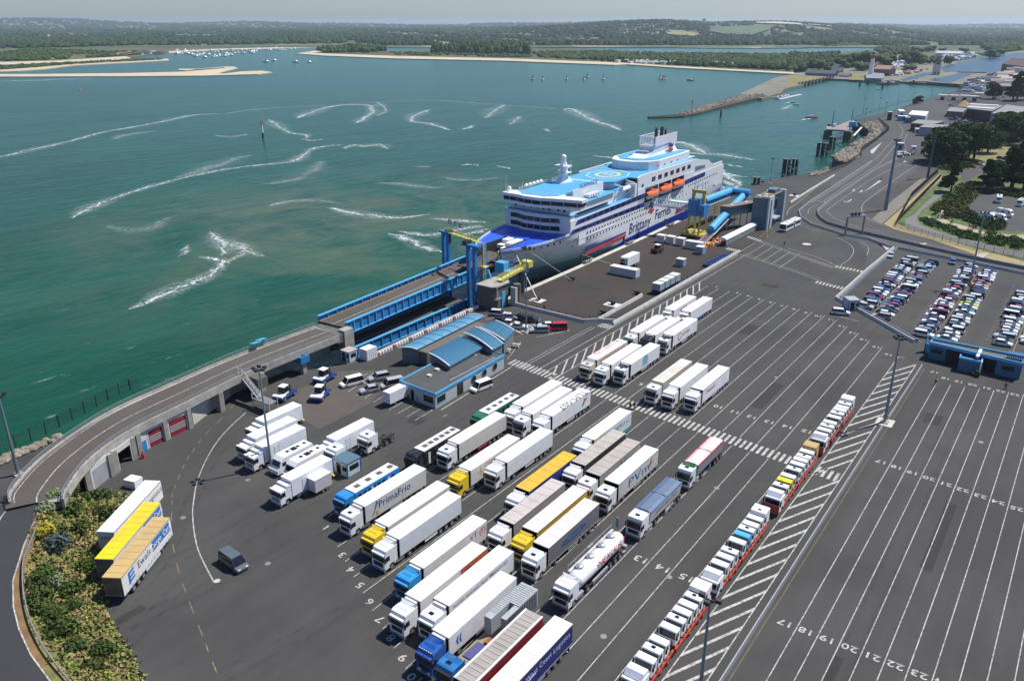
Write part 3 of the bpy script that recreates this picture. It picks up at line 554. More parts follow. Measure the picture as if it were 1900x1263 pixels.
specks('quayside_stalls', P4([(1000, 395), (1130, 385), (1160, 375), (1060, 410), (840, 440), (800, 430)]), 60, -2.5, (4, 9), [PALE, ROOFR], 2)
specks('town_roofs', P4([(1640, 470), (1780, 420), (1990, 380), (1990, 540), (1760, 560), (1560, 500)]), 130, 0, (8, 20), [PALE, SLATE, SLATE, M('tan_roofs', (.34, .24, .17), .8)], 4)
specks('town_parked_cars', P4([(1460, 470), (1720, 400), (1720, 450), (1560, 560), (1380, 570), (1400, 520)]), 200, 0, (3.6, 5), [WHITE, SLATE, BLUEW, GREYM], 1.3, False)
# ================================================================= PORT STRUCTURES
def beam(mb, p0, p1, w, h, up=(0, 0, 1)):
    p0 = Vector(p0); p1 = Vector(p1); d = (p1-p0).normalized(); s_ = d.cross(Vector(up)).normalized()*w/2; u_ = s_.cross(d).normalized()*h/2
    return mb.loft([[p-s_-u_, p+s_-u_, p+s_+u_, p-s_+u_] for p in (p0, p1)])
def lerp(a, b, t): return tuple(x+(y-x)*t for x, y in zip(a, b))
# ---- curving ramp road and viaduct
INN = smooth([(-112.5, 43.4), (-115.1, 45.4), (-120.6, 51.6), (-124.8, 60.9), (-126.9, 73.6), (-129.0, 86.6), (-129.6, 98), (-129.6, 113.0)], 6)
OUT = smooth([(-118.0, 38.6), (-121.6, 40.6), (-128.3, 48.8), (-134.5, 62.5), (-136.8, 76.9), (-138.2, 88.5), (-138.6, 98), (-138.6, 114.2)], 6)
NV = len(INN)
inner_low = [g(x, y, z) for x, y, z in ((96, 914, 4.9), (70, 952, 4.6), (45, 1010, 4.2), (24, 1077, 3.6), (25, 1125, 3.1), (35, 1166, 2.7), (57, 1214, 2.3), (93, 1263, 1.9), (170, 1350, 1.2), (300, 1480, .3))]
zl = [4.9, 4.6, 4.2, 3.6, 3.1, 2.7, 2.3, 1.9, 1.2, .3]
outer_low = []
for i, p in enumerate(inner_low):
    a = inner_low[max(0, i-1)]; b_ = inner_low[min(9, i+1)]; dx, dy = b_[0]-a[0], b_[1]-a[1]; l = math.hypot(dx, dy); outer_low.append((p[0]+dy/l*9.5, p[1]-dx/l*9.5))
ro = MB(); rows = [((*o, z), (*i_, z)) for o, i_, z in reversed(list(zip(outer_low, inner_low, zl)))]+[((*o, 5.0), (*i_, 5.0)) for o, i_ in zip(OUT, INN)]
ro.loft([[(*o[:2], -.5), (*i_[:2], -.5), i_, o] for o, i_ in rows[:11]])
struct('ramp_road', ro, ASPHD)
via = empty('viaduct', (0, 0, 0), 0, 'long curving concrete viaduct carrying the ramp road over the garages beside the sea', 'viaduct')
dk = MB(); dk.loft([[(*o, 4.1), (*i_, 4.1), (*i_, 5.02), (*o, 5.02)] for o, i_ in zip(OUT, INN)]); dk.build('deck', CONC, via)
rs = MB(); ribbon(rs, [((o[0]+i_[0])/2, (o[1]+i_[1])/2) for o, i_ in zip(OUT, INN)], 7.9, 5.06); rs.build('road_surface', ASPHB, via)
cl = MB(); ribbon(cl, [((o[0]*.5+i_[0]*.5), (o[1]*.5+i_[1]*.5)) for o, i_ in zip(OUT, INN)], .16, 5.08)
ribbon(cl, [((o[0]*.92+i_[0]*.08), (o[1]*.92+i_[1]*.08)) for o, i_ in zip(OUT, INN)], .12, 5.08); ribbon(cl, [((o[0]*.08+i_[0]*.92), (o[1]*.08+i_[1]*.92)) for o, i_ in zip(OUT, INN)], .12, 5.08); cl.build('lane_marking', PAINTW, via)
for nm, c, z0, z1, w_, mt in (('parapet', INN, 3.9, 5.45, .35, CONC), ('parapet', OUT, 3.9, 5.4, .35, CONC)):
    m_ = MB(); ribbon(m_, c, w_, z0, z1); m_.build(nm, mt, via)
for c in (INN, OUT):
    m_ = MB(); ribbon(m_, c, .09, 6.1, 6.2); ribbon(m_, c, .06, 5.75, 5.81); m_.build('guard_rail', STEEL, via)
    for p in c[::2]: MB().box(p[0]-.05, p[0]+.05, p[1]-.05, p[1]+.05, 5.4, 6.15).build('rail_post', STEEL, via)
for p in ((-128.4, 81), (-137, 82), (-129.6, 102.4), (-137.8, 102.4), (-129.4, 91.5), (-137.6, 91.5)): MB().box(p[0]-.6, p[0]+.6, p[1]-.5, p[1]+.5, -5 if p[0] < -131 else 0, 4.1).build('column', CONC, via)
cp = MB(); cp.box(-131.2, -128.6, 101.2, 103.6, 2.6, 4.1); cp.build('bearing_box', BLUEP, via)
MB().box(-132.3, -130.2, 115.2, 118.0, -5, 5.5).build('abutment_pillar', CONC, via); MB().box(-139.5, -130.4, 113.2, 116.4, 3.0, 4.95).build('abutment_beam', DCONC, via)
# garages under the viaduct: back wall, dividing posts, doors
gb = MB(); ribbon(gb, [lerp(o, i_, .55) for o, i_ in zip(OUT, INN)][6:], .3, -.2, 4.1); gb.build('back_wall', CONC, via)
face = [(-119.6, 49.8), (-121.0, 51.4), (-122.5, 55.4), (-124.8, 60.6), (-126.3, 65.0), (-126.9, 72.8)]
posts = [(-120.2, 50.6), (-122.3, 55.6), (-122.8, 56.6), (-124.6, 60.9), (-125.3, 62.3), (-126.3, 68.0), (-126.9, 73.2)]
WALLG = M('garage_wall', (.50, .49, .46), .8, var=.1); DRED = M('red_garage_door', (.26, .018, .03), .5); DGREY = M('grey_shutter', (.40, .42, .44), .5, .3)
for p in posts: MB().box(p[0]-.35, p[0]+.4, p[1]-.4, p[1]+.4, -.1, 4.1).build('garage_post', CONC, via)
def wallpiece(name, p, q, z0, z1, mat, th=.2, par=via):
    m_ = MB(); ribbon(m_, [p, q], th, z0, z1); return m_.build(name, mat, par)
def garage(p, q, kind):
    d0, d1 = lerp(p, q, .08), lerp(p, q, .92)
    wallpiece('garage_lintel', p, q, 3.15, 4.1, WALLG)
    wallpiece('garage_wall', p, d0, -.1, 3.15, WALLG); wallpiece('garage_wall', d1, q, -.1, 3.15, WALLG)
    if kind == 'red':
        dr = wallpiece('garage_door', d0, d1, 0, 3.15, DRED, .08)
        for z in (.9, 1.35, 1.8): wallpiece('window_strip', lerp(d0, d1, .04), lerp(d0, d1, .96), z, z+.28, M('pale_glass', (.30, .33, .34), .2), .16, dr)
    elif kind == 'grey':
        dr = wallpiece('garage_door', d0, d1, 0, 3.15, DGREY, .08)
        for z in np.arange(.3, 3.1, .35): wallpiece('door_rib', d0, d1, z, z+.05, GREYM, .13, dr)
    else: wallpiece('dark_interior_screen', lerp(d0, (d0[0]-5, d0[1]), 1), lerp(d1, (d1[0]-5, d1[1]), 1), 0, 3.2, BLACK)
garage((-120.5, 51.3), (-122.3, 55.2), 'grey'); garage((-122.9, 57), (-124.4, 60.5), 'open'); garage((-126.0, 64.3), (-126.35, 67.7), 'red'); garage((-126.45, 68.5), (-126.9, 72.8), 'red')
wallpiece('garage_wall', (-125.4, 62.6), (-125.95, 64.2), 0, 4.1, WALLG); wallpiece('blue_door', (-125.2, 62.75), (-125.55, 63.8), 0, 2.1, BLUEP, .1)
wallpiece('ramp_wall', (-127.5, 74.2), (-132.5, 86), 0, 3.6, LCONC)
ex = empty('fire_extinguisher_stand', (-123.6, 61.8, 0), 0, 'small red fire extinguisher stand beside the blue door of the garages', 'extinguisher'); MB().cyl((0, 0, 0), (0, 0, .9), .3, .3, 8).build('cylinder_body', RED, ex); MB().cyl((0, 0, .9), (0, 0, 1.2), .1, .1, 6).build('valve', BLACK, ex)
# solar shelters on the outer parapet
for i, (x, y) in enumerate(((478, 637), (488, 631))):
    p = g(x, y, 6.6); t = empty('solar_panel', (p[0]-.8, p[1], 5.4), 0, ('blue solar panel on the viaduct parapet, nearer one', 'blue solar panel on the viaduct parapet, farther one')[i], 'solar panel', 'solar panels on the viaduct parapet')
    MB().cyl((0, 0, -.6), (0, 0, 1.1), .08, .08, 6).build('post', STEEL, t); m_ = MB(); beam(m_, (-.9, 0, 1.0), (.9, 0, 1.4), 2.0, .1); m_.build('panel', LBLUE, t)
# stairs up to the viaduct
st = empty('access_stairs', (0, 0, 0), 0, 'zigzag steel access stairs with railings climbing from the yard to the viaduct', 'stairs'); s0 = g(444, 690, 5.2); s1 = g(482, 738, 2.2); s2 = g(478, 752, 0)
m_ = MB(); beam(m_, (*s0, 5.2), (*s1, 2.2), 1.2, .15); m_.build('flight', GREYM, st)
for i in range(14):
    t_ = (i+.5)/14; c = lerp((*s0, 5.3), (*s1, 2.3), t_); MB().box(c[0]-.55, c[0]+.55, c[1]-.16, c[1]+.16, c[2]-.02, c[2]+.05).build('tread', STEEL, st)
for s_ in (-.6, .6):
    m_ = MB(); beam(m_, (s0[0]+s_, s0[1], 6.3), (s1[0]+s_, s1[1], 3.3), .07, .07)
    for i in range(8): c = lerp((*s0, 5.2), (*s1, 2.2), i/7); m_.box(c[0]+s_-.03, c[0]+s_+.03, c[1]-.03, c[1]+.03, c[2], c[2]+1.1)
    m_.build('handrail', LCONC, st)
MB().box(s1[0]-1, s1[0]+4, s1[1]-1, s1[1]+1, 2.05, 2.25).build('landing', GREYM, st)
m_ = MB()
for q in ((-1, -1), (4, -1), (-1, 1), (4, 1)): m_.box(s1[0]+q[0]-.07, s1[0]+q[0]+.07, s1[1]+q[1]-.07, s1[1]+q[1]+.07, 0, 3.3)
beam(m_, (s1[0]-1, s1[1]-1, 3.3), (s1[0]+4, s1[1]-1, 3.3), .07, .07); m_.build('landing_frame', LCONC, st)
m_ = MB(); p = g(478, 705, 3.5); m_.box(p[0]-1.6, p[0]+1.6, p[1]-1.2, p[1]+1.2, 2.2, 4.4); m_.build('valve_cabin', DCONC, st)
# ---- road ramps to the ship (upper and lower)
def linkspan(name, bR0, bR1, bL0, bL1, a0, a1, aL1, ztop, zroad, hg, label, npan):
    t = empty(name, (0, 0, 0), 0, label, 'linkspan'); R = lambda u: lerp((bR0, a0), (bR1, a1), u); Lf = lambda u: lerp((bL0, a0-.6), (bL1, aL1), u)
    MB().add([(*R(0), zroad), (*R(1), zroad), (*Lf(1), zroad), (*Lf(0), zroad), (*R(0), zroad-.5), (*R(1), zroad-.5), (*Lf(1), zroad-.5), (*Lf(0), zroad-.5)], [(0, 1, 2, 3), (7, 6, 5, 4), (0, 4, 5, 1), (1, 5, 6, 2), (2, 6, 7, 3), (3, 7, 4, 0)]).build('road_deck', ASPHB, t)
    for F in (R, Lf):
        sg = 1 if F is R else -1
        m_ = MB(); beam(m_, (*F(0), ztop), (*F(1), ztop), .75, .2); m_.build('top_flange', LBLUE, t); m_ = MB(); beam(m_, (*F(0), ztop-hg), (*F(1), ztop-hg), .75, .2); m_.build('bottom_flange', LBLUE, t)
        for i in range(npan):
            u0, u1 = i/npan, (i+1)/npan; m_ = MB(); beam(m_, (*F(u0), ztop-hg/2), (*F(u1), ztop-hg/2), .12, hg-.2); m_.build('web_panel', BLUEP, t)
            c = F(u1); MB().box(c[0]-(.34 if sg > 0 else .3), c[0]+.34, c[1]-.09, c[1]+.09, ztop-hg, ztop-.06).build('stiffener', LBLUE, t)
    m_ = MB()
    for q in (.07, .93): beam(m_, (*lerp(R(0), Lf(0), q), zroad+.12), (*lerp(R(1), Lf(1), q), zroad+.12), .14, .2)
    m_.build('kerb', M('ochre_kerb', (.45, .26, .09), .8, var=.3), t); m_ = MB(); beam(m_, (*lerp(R(0), Lf(0), .5), zroad+.02), (*lerp(R(1), Lf(1), .5), zroad+.02), .16, .02); m_.build('centre_line', PAINTW, t)
    return t
ls = linkspan('upper_linkspan', -132.6, -135.9, -141.2, -146.2, 117.9, 168.5, 178, 6.2, 5.0, 2.8, 'upper blue steel road ramp over the dark recess to the ferry bow', 20)
linkspan('lower_linkspan', -131.6, -132.4, -139.5, -141.5, 118.6, 163, 163, 0.0, -1.1, 2.6, 'lower blue steel ramp in the recess beneath the upper road ramp', 14)
# bridge flap to the bow, tower frames, walkway
m_ = MB(); beam(m_, (-141.2, 168, 5.0), (-140.4, 183.5, 7.2), 8.2, .3); m_.build('ship_flap', M('ramp_steel', (.10, .085, .08), .7, var=.3), ls)
pt = empty('lifting_tower', (0, 0, 0), 0, 'blue lifting towers with yellow ladders and a walkway spanning the end of the road ramp', 'tower')
for (b_, a_, z0, z1) in ((-129.2, 161.2, -5, 15.2), (-131.6, 161.6, -5, 15.0), (-128.6, 164.6, 5, 15.2), (-146.6, 171, -5, 14.3), (-148.6, 171.4, -5, 14.4)): MB().box(b_-.45, b_+.45, a_-.45, a_+.45, z0, z1).build('column', BLUEP, pt)
for (b0, b1, a_, z) in ((-133.2, -127.8, 161.4, 15.2), (-149.3, -145.0, 171.2, 14.4)): MB().box(b0, b1, a_-.9, a_+.9, z, z+.5).build('head_beam', BLUEP, pt)
m_ = MB()
for z in np.arange(0, 14, 2.6): beam(m_, (-129.2, 161.2, z), (-128.6, 164.6, z+2.6), .15, .15); beam(m_, (-128.6, 164.6, z), (-129.2, 161.2, z+2.6), .15, .15)
m_.build('bracing', BLUEP, pt)
m_ = MB(); beam(m_, (-127.6, 163.0, 6), (-126.4, 163.4, 9), .4, .4); beam(m_, (-127.6, 163.0, 9), (-127.6, 163.0, 15), .35, .35); beam(m_, (-126.4, 164.6, 6), (-127.4, 164.6, 8.5), .4, .4); m_.build('guide_rail', LBLUE, pt)
m_ = MB(); beam(m_, (-148, 171.6, 14.7), (-130, 165, 15.4), 1.1, .15); m_.build('walkway', SAFETY, pt)
m_ = MB()
for s_ in (-.5, .5):
    for z in (.55, 1.1): beam(m_, (-148, 171.6+s_, 14.7+z), (-130, 165+s_, 15.4+z), .06, .06)
    for i in range(13): c = lerp((-148, 171.6+s_, 14.7), (-130, 165+s_, 15.4), i/12); m_.box(c[0]-.03, c[0]+.03, c[1]-.03, c[1]+.03, c[2], c[2]+1.1)
m_.build('walkway_railing', SAFETY, pt)
m_ = MB(); m_.box(-127.3, -127.1, 162.2, 162.35, 6, 16.4); m_.box(-127.3, -127.1, 162.85, 163.0, 6, 16.4)
for z in np.arange(6.2, 16.3, .5): m_.box(-127.28, -127.14, 162.3, 162.9, z, z+.08)
m_.build('ladder', SAFETY, pt); MB().box(-128, -126.2, 161.8, 163.4, 9.8, 10).build('ladder_platform', SAFETY, pt)
m_ = MB()
for k in range(5): m_.box(-132.5+.3*k, -132.4+.3*k, 160.2, 162.6, 15.7, 16.6)
m_.build('hoist_motor', CHAS, pt); MB().cyl((-147.5, 171.2, 14.9), (-144.8, 171.2, 15.2), .5, .4, 8).build('hoist_motor', CHAS, pt); MB().box(-146.0, -145.6, 170.8, 171.2, 11.5, 14.5).build('hoist_block', CHAS, pt)
fl = empty('gangway_cabin', (0, 0, 0), 0, 'light blue winch cabin with railings at the ship end of the ramp', 'cabin'); MB().box(-129.6, -126.6, 170.5, 173.0, 6.2, 9.0).build('body', LBLUE, fl); m_ = MB()
for z in (10.1, 10.6): m_.box(-126.6, -124, 172.9, 173, z-2.4, z-2.34); m_.box(-126.6, -124, 170.5, 170.6, z-2.4, z-2.34)
for x in (-126.5, -125.6, -124.8, -124.1): m_.box(x-.04, x+.04, 170.5, 170.6, 7, 8.4); m_.box(x-.04, x+.04, 172.9, 173, 7, 8.4)
m_.build('railing', LBLUE, fl); MB().box(-126.8, -123.9, 170.4, 173.1, 6.7, 7).build('floor', LBLUE, fl)
for i, (nm, px, cols) in enumerate((('french', 853, ('b', 'w', 'r')), ('pale', 862, ('w', 'l', 'w')), ('red cross', 874, ('w', 'r', 'w')))):
    b_ = -144.5+i*2.7; z0 = 15.9; t = empty('flagpole', (b_, 170.2-i, 14.9), 0, ('blue white and red flag on the walkway over the ramp', 'white and pale blue flag, middle one over the ramp', 'white flag with a red mark, nearest the ship')[i], 'flag', 'flags over the ramp')
    MB().cyl((0, 0, 0), (0, 0, 3.9), .05, .04, 6).build('pole', STEEL, t)
    for k, c in enumerate(cols): MB().add([(-.05-.42*k, 0, 2.5), (-.05-.42*(k+1), .15*((k+1) % 2), 2.4), (-.05-.42*(k+1), .15*((k+1) % 2), 3.8), (-.05-.42*k, .15*(k % 2), 3.9)], [(0, 1, 2, 3)]).build('flag_band', {'b': NAVY, 'w': WHITE, 'r': RED, 'l': LBLUE}[c], t)
# concrete pier
pr = empty('concrete_pier', (0, 0, 0), 0, 'dark weathered concrete pier block carrying the lifting towers at the ramp end', 'pier')
MB().prism([(-126.5, 158.8), (-121.6, 158.8), (-120.9, 160.2), (-120.9, 164.8), (-122.4, 166.4), (-126.5, 166.4)], -6, 6.0).build('block', DCONC, pr)
MB().prism([(-126.8, 158.5), (-121.4, 158.5), (-120.6, 160.0), (-120.6, 165.0), (-122.2, 166.7), (-126.8, 166.7)], 6.0, 6.25).build('cap_slab', CONC, pr)
MB().box(-120.89, -120.7, 161.8, 163.4, .1, 4.2).build('blue_hatch', LBLUE, pr)
m_ = MB(); m_.box(-121.1, -120.0, 158.6, 161.0, 2.9, 3.05)
for z in (3.5, 4.0): m_.box(-120.05, -120.0, 158.6, 161.0, z, z+.05)
for a_ in (158.7, 159.5, 160.3, 160.9): m_.box(-120.06, -120.0, a_-.03, a_+.03, 3, 4.05)
m_.build('balcony', STEEL, pr)
for i in range(9): MB().box(-120.9, -120.5, 159.2+.02*i, 159.9, 3.3+.33*i, 3.36+.33*i).build('rung', STEEL, pr)
for b_ in (-119.3,): MB().cyl((b_, 166.6, -6), (b_, 166.6, 5.6), 1.0, 1.0, 14).build('round_column', DCONC, pr)
MB().box(-120.2, -118.6, 164.9, 166.8, -6, 5.0).build('fender_column', LCONC, pr)
# yellow service walkway beside the ship
sw = empty('service_gangway', (0, 0, 0), 0, 'yellow railed service gangway with a light blue head on a round concrete column', 'gangway'); A, B_ = Vector((*g(927, 521, 6.6), 6.6)), Vector((*g(975, 495, 7.4), 7.4))
m_ = MB(); beam(m_, A, B_, 1.6, .25); m_.build('deck', SAFETY, sw); m_ = MB(); sd_ = (B_-A).normalized().cross(Vector((0, 0, 1)))*.8
for s_ in (-1, 1):
    for z in (.5, .85, 1.2): beam(m_, A+sd_*s_+Vector((0, 0, z)), B_+sd_*s_+Vector((0, 0, z)), .08, .08)
    for i in range(8): c = A.lerp(B_, i/7)+sd_*s_; m_.box(c.x-.04, c.x+.04, c.y-.04, c.y+.04, c.z, c.z+1.2)
for i in (2, 5): c = A.lerp(B_, i/7); beam(m_, c+sd_+Vector((0, 0, 1)), c+sd_+Vector((0, 0, 2.6)), .1, .1); beam(m_, c+sd_+Vector((0, 0, 2.6)), c-sd_+Vector((0, 0, 2.6)), .1, .1)
m_.build('railing', SAFETY, sw); MB().box(B_.x-1.3, B_.x+1.3, B_.y-.3, B_.y+1.8, 7.3, 9.0).build('head_frame', SAFETY, sw); MB().prism([(B_.x-1.6, B_.y-1.6), (B_.x+.4, B_.y-1.4), (B_.x+1.2, B_.y), (B_.x-1, B_.y+.4)], 6.2, 7.0).build('blue_head', LBLUE, sw)
MB().cyl((B_.x-.8, B_.y-.6, -6), (B_.x-.8, B_.y-.6, 6.2), .95, .95, 14).build('column', DCONC, sw)
# dock recess edge with red and white blocks
we = empty('recess_kerb', (0, 0, 0), 0, 'low wall along the dock recess painted with red, white and black bands', 'wall')
N_ = 42
for i in range(N_):
    p, q = lerp((-123.5, 118.2), (-125.6, 158.2), i/N_), lerp((-123.5, 118.2), (-125.6, 158.2), (i+.5)/N_); m_ = MB(); ribbon(m_, [p, q], .5, -.2, .75)
    m_.build('painted_block', (WHITE, WHITE, M('faded_red_block', (.42, .12, .12), .7, var=.3))[0 if i % 6 else 2], we)
m_ = MB(); ribbon(m_, [(-123.9, 118.2), (-126.1, 158.3)], .5, -.2, .62); m_.build('wall', CONC, we)
m_ = MB(); ribbon(m_, [(-124.7, 118.2), (-126.8, 158.3)], 1.3, -.2, .2); m_.build('ledge', CONC, we)
# ---- lamp posts
def lamp(b_, a_, h, heads, label, r=.22, col=M('lamp_grey', (.24, .28, .31), .5, .4), spread=.9, crown=False, base=0, grp='floodlight masts round the port'):
    t = empty('floodlight_mast', (b_, a_, base), 0, label, 'lamp post', grp)
    MB().box(-.7, .7, -.7, .7, 0, .25).build('footing', CONC, t); MB().cyl((0, 0, .2), (0, 0, h), r, r*.45, 10).build('pole', col, t)
    if crown:
        for z in (h-.5, h-1.7): MB().cyl((0, 0, z), (0, 0, z+.15), .9, .9, 10).build('ring_platform', CHAS, t)
    m_ = MB(); m_.box(-spread, spread, -.07, .07, h-.2, h-.05); m_.box(-.07, .07, -spread, spread, h-.35, h-.2); m_.build('crossarm', CHAS, t)
    for i in range(heads):
        an = 2*math.pi*i/heads; x, y = spread*math.cos(an), spread*math.sin(an)
        f_ = MB(); f_.box(x-.3, x+.3, y-.22, y+.22, h-.1, h+.32); f_ = f_.build('floodlight', CHAS, t); MB().box(x-.25, x+.25, y-.18, y+.18, h-.14, h-.1).build('lens', LAMP, f_)
    return t
lamp(-103.35, 72.9, 18, 5, 'tall grey floodlight mast rising between the white box lorries and the motorhome', .24)
lamp(-23.18, 151.3, 17, 6, 'tall grey floodlight mast on the concrete pad at the far end of the striped strip', .3)
lamp(-23.0, 66.0, 15.5, 4, 'tall blue-grey floodlight mast standing on the striped strip at the bottom of the photo', .26)
lamp(-104.93, 150.3, 21, 5, 'slender floodlight mast between the parked cars and the red van near the quay', .2)
lamp(-135.3, 46.5, 14.5, 4, 'floodlight mast at the left edge by the sea fence', .3)
lamp(-67.3, 347.6, 27.5, 6, 'thick blue-grey lattice-crowned mast beside the harbour road', .75, M('mast_blue', (.13, .22, .32), .5, .2), 1.2, True)
lamp(-68.2, 436.6, 20, 4, 'dark floodlight mast by the fence in front of the big tree', .6, M('mast_dark', (.06, .09, .12), .5, .2), 1.0, True)
lamp(-24.0, 255.7, 21, 4, 'floodlight mast standing in the middle of the second block of parked cars', .3)
for i, (x, y, top) in enumerate(((1428.8, 341, 300), (1637.8, 237, 200), (1604, 226, 207), (1601, 214, 189), (1630, 211, 188), (1664, 200, 163), (1694, 189, 156), (1728, 181, 154), (1750, 176, 163), (1779, 177, 168), (1833, 262, 237))):
    p = g(x, y); d = math.hypot(*p); h = (y-top)/1500*d*1.07; lamp(p[0], p[1], h, 2, ('quayside lamp post near the stern of the ferry', 'lamp post beside the bend by the concrete landing', 'short lamp post on the sea fence', 'second lamp post along the sea fence', 'lamp post at the start of the far quay', 'tall slim lamp post on the far quay edge, first before the bushes', 'tall slim lamp post on the far quay, right of the bushes', 'slim lamp post at the end of the white quay line', 'short lamp post before the lock entrance', 'small lamp post by the customs booths', 'lamp post in the car park before the large trees')[i], .16, spread=.5, grp='slim lamp posts along the harbour')
# ---- barriers and kerbs made of separate blocks
def block_wall(name, pts, h, w_, seg, label, mats, cat='barrier', grp=None):
    t = empty(name, (0, 0, 0), 0, label, cat, grp); k = 0
    for p, q in zip(pts[:-1], pts[1:]):
        L_ = math.hypot(q[0]-p[0], q[1]-p[1]); n = max(1, int(round(L_/seg)))
        for i in range(n):
            a = lerp(p, q, i/n); b_ = lerp(p, q, (i+1)/n-.05/L_); m_ = MB()
            dx, dy = (b_[0]-a[0]), (b_[1]-a[1]); l = math.hypot(dx, dy); nx_, ny_ = -dy/l, dx/l
            m_.loft([[(c[0]-nx_*w_, c[1]-ny_*w_, 0), (c[0]+nx_*w_, c[1]+ny_*w_, 0), (c[0]+nx_*w_*.45, c[1]+ny_*w_*.45, h), (c[0]-nx_*w_*.45, c[1]-ny_*w_*.45, h)] for c in (a, b_)])
            m_.build('block', mats[k % len(mats)], t); k += 1
    return t
WBL = M('barrier_white', (.52, .51, .48), .8, var=.15, scale=.6); DBL = M('barrier_dark', (.16, .18, .22), .8)
block_wall('concrete_barrier', [(-90.6, 169.4), (-94.6, 167.6), (-97.5, 164.7), (-114.9, 164.9), (-118.9, 165.4)], .85, .3, 3, 'white topped kerb barrier round the near corner of the quay yard', [WBL])
block_wall('concrete_barrier', [(-95.0, 168.0), (-95.2, 192)], .85, .3, 3, 'concrete kerb barrier along the right side of the dark quay yard', [WBL])
block_wall('concrete_barrier', [(-90.65, 167.6), (-90.9, 252)], .8, .32, 4, 'long pale barrier between the quay yard lane and the lorry lanes', [WBL])
block_wall('road_barrier', [(-50.9, 286.5), (-51.5, 253.8), (-51.45, 220.8), (-44.2, 214.6), (-30.4, 201.3), (-27.3, 198.5)], .8, .28, 4, 'double barrier running round two sides of the first car block', [WBL, WBL]); block_wall('road_barrier', [(-49.9, 286.5), (-50.4, 253.8), (-50.3, 221.4), (-43.6, 215.4), (-29.8, 202.1), (-26.7, 199.3)], .8, .28, 4, 'inner rail of the double barrier round the first car block, on the car side', [DBL])
wall_pts = [(-93.4, 489), (-93.9, 439.5), (-90.4, 351.4), (-88.6, 329), (-86.6, 322.5), (-83, 315), (-78.9, 309.5), (-72.5, 305.5), (-66.8, 302.7), (-57.6, 299.3), (-42.9, 293.4), (-27.2, 287.7), (-13.1, 284.1), (3, 280)]
block_wall('road_wall', wall_pts, 1.0, .3, 7, 'long dark concrete wall curving along the inner side of the harbour road', [M('wall_grey', (.20, .21, .22), .85, var=.2)], 'wall')
block_wall('road_rail', [(-102.4, 472), (-97.9, 379.8), (-96.4, 344), (-94.6, 324.5), (-90.5, 313.9), (-83.2, 303.9), (-69.6, 295.1), (-60.8, 293.8), (-52, 286.8)], .8, .22, 6, 'outer guard rail curving round the harbour road bend', [STEEL], 'guard rail')
block_wall('road_rail', [(-50.5, 287.5), (-27, 281.5), (3, 273.5)], .8, .25, 6, 'guard rail along the top edge of the car park below the road', [STEEL], 'guard rail')
block_wall('quay_kerb', gp([(1466, 377), (1505, 352), (1548, 326)]), .7, .35, 8, 'pale kerb between the far quay and the road beyond the tower building', [LCONC], 'kerb')
block_wall('verge_guard_rail', [(-22.6, 34), (-22.9, 100), (-23.0, 149)], .7, .14, 4, 'low steel guard rail along the centre of the striped strip', [STEEL], 'guard rail'); block_wall('verge_guard_rail', [(-22.9, 153), (-22.9, 184)], .7, .14, 4, 'short far length of guard rail beyond the mast pad to the toll building', [STEEL], 'guard rail')
tag(MB().box(-24.6, -21.6, 149.6, 153, 0, .06).build('mast_pad', LCONC), kind='structure')
# ---- fences (posts are parts, the wires one joined part)
def fence(name, pts, h, step, label, mat, wires=5, z=0., pickets=0, cat='fence', post=.06):
    t = empty(name, (0, 0, 0), 0, label, cat); wr = MB(); zf = z if callable(z) else (lambda p: z)
    me = MB().box(-post, post, -post, post, 0, h).mesh('fence_post', mat)
    for p, q in zip(pts[:-1], pts[1:]):
        L_ = math.hypot(q[0]-p[0], q[1]-p[1]); n = max(1, int(round(L_/step)))
        for i in range(n): c = lerp(p, q, i/n); ob('fence_post', me, t, (c[0], c[1], zf(c)))
        for k in range(wires): zz = h*(k+.8)/wires; beam(wr, (*p, zf(p)+zz), (*q, zf(q)+zz), .03, .05)
        for i in range(int(pickets*L_)): c = lerp(p, q, i/(pickets*L_)); wr.box(c[0]-.02, c[0]+.02, c[1]-.02, c[1]+.02, zf(c), zf(c)+h*.96)
    tag(wr.build('fence_wire', mat, t), kind='stuff'); return t
GRN = M('dark_green_steel', (.02, .05, .035), .6); DKS = M('dark_steel', (.03, .035, .035), .6)
fence('security_fence', gp([(-60, 882), (0, 842), (86, 806), (180, 755), (222, 732), (262, 716)]), 2.6, 3, 'dark green mesh fence with posts between the lower road and the sea', GRN, 7, 0, 2.2, post=.09)
fence('park_fence', [(-58.0, 323), (-64.4, 380), (-67, 455)][::-1], 2.4, 3.2, 'tall dark mesh fence on the harbour side of the sandy strip', DKS, 7, 0, 3.5); fence('park_fence', [(-63.1, 440), (-58.7, 329), (-57.6, 320), (-42.4, 308.2), (-29.1, 301.4), (-14.7, 298), (5, 293)], 2.2, 3.2, 'dark mesh fence on the park side curving along the road verge', DKS, 5, 0, 2.5)
fence('sea_fence', crop(1380, 200, .1742, [(1170, 130), (1340, 60), (1480, 20), (1700, -50), (2000, -110), (2160, -165)]), 2.2, 8, 'fence along the far quay edge above the harbour water', DKS, 4); fence('sea_fence', crop(1380, 200, .1742, [(900, 690), (1090, 620), (1180, 560), (1248, 520), (1245, 470), (1420, 345), (1545, 240), (1490, 190), (1430, 140)]), 2.6, 5, 'dark fence bending round the rocky inlet beside the harbour road', DKS, 6, 0, 2)
fence('yard_rail', [(-91.9, 169.6), (-95.6, 168.2), (-98.3, 165.6), (-114.9, 165.8)], 1.2, 2.4, 'thin dark posts with wire inside the near corner of the quay yard', DKS, 2); fence('yard_rail', [(-91.8, 196), (-91.9, 250)], 1.2, 3, 'thin dark posts with wire beside the pale barrier near the boxes', DKS, 2)
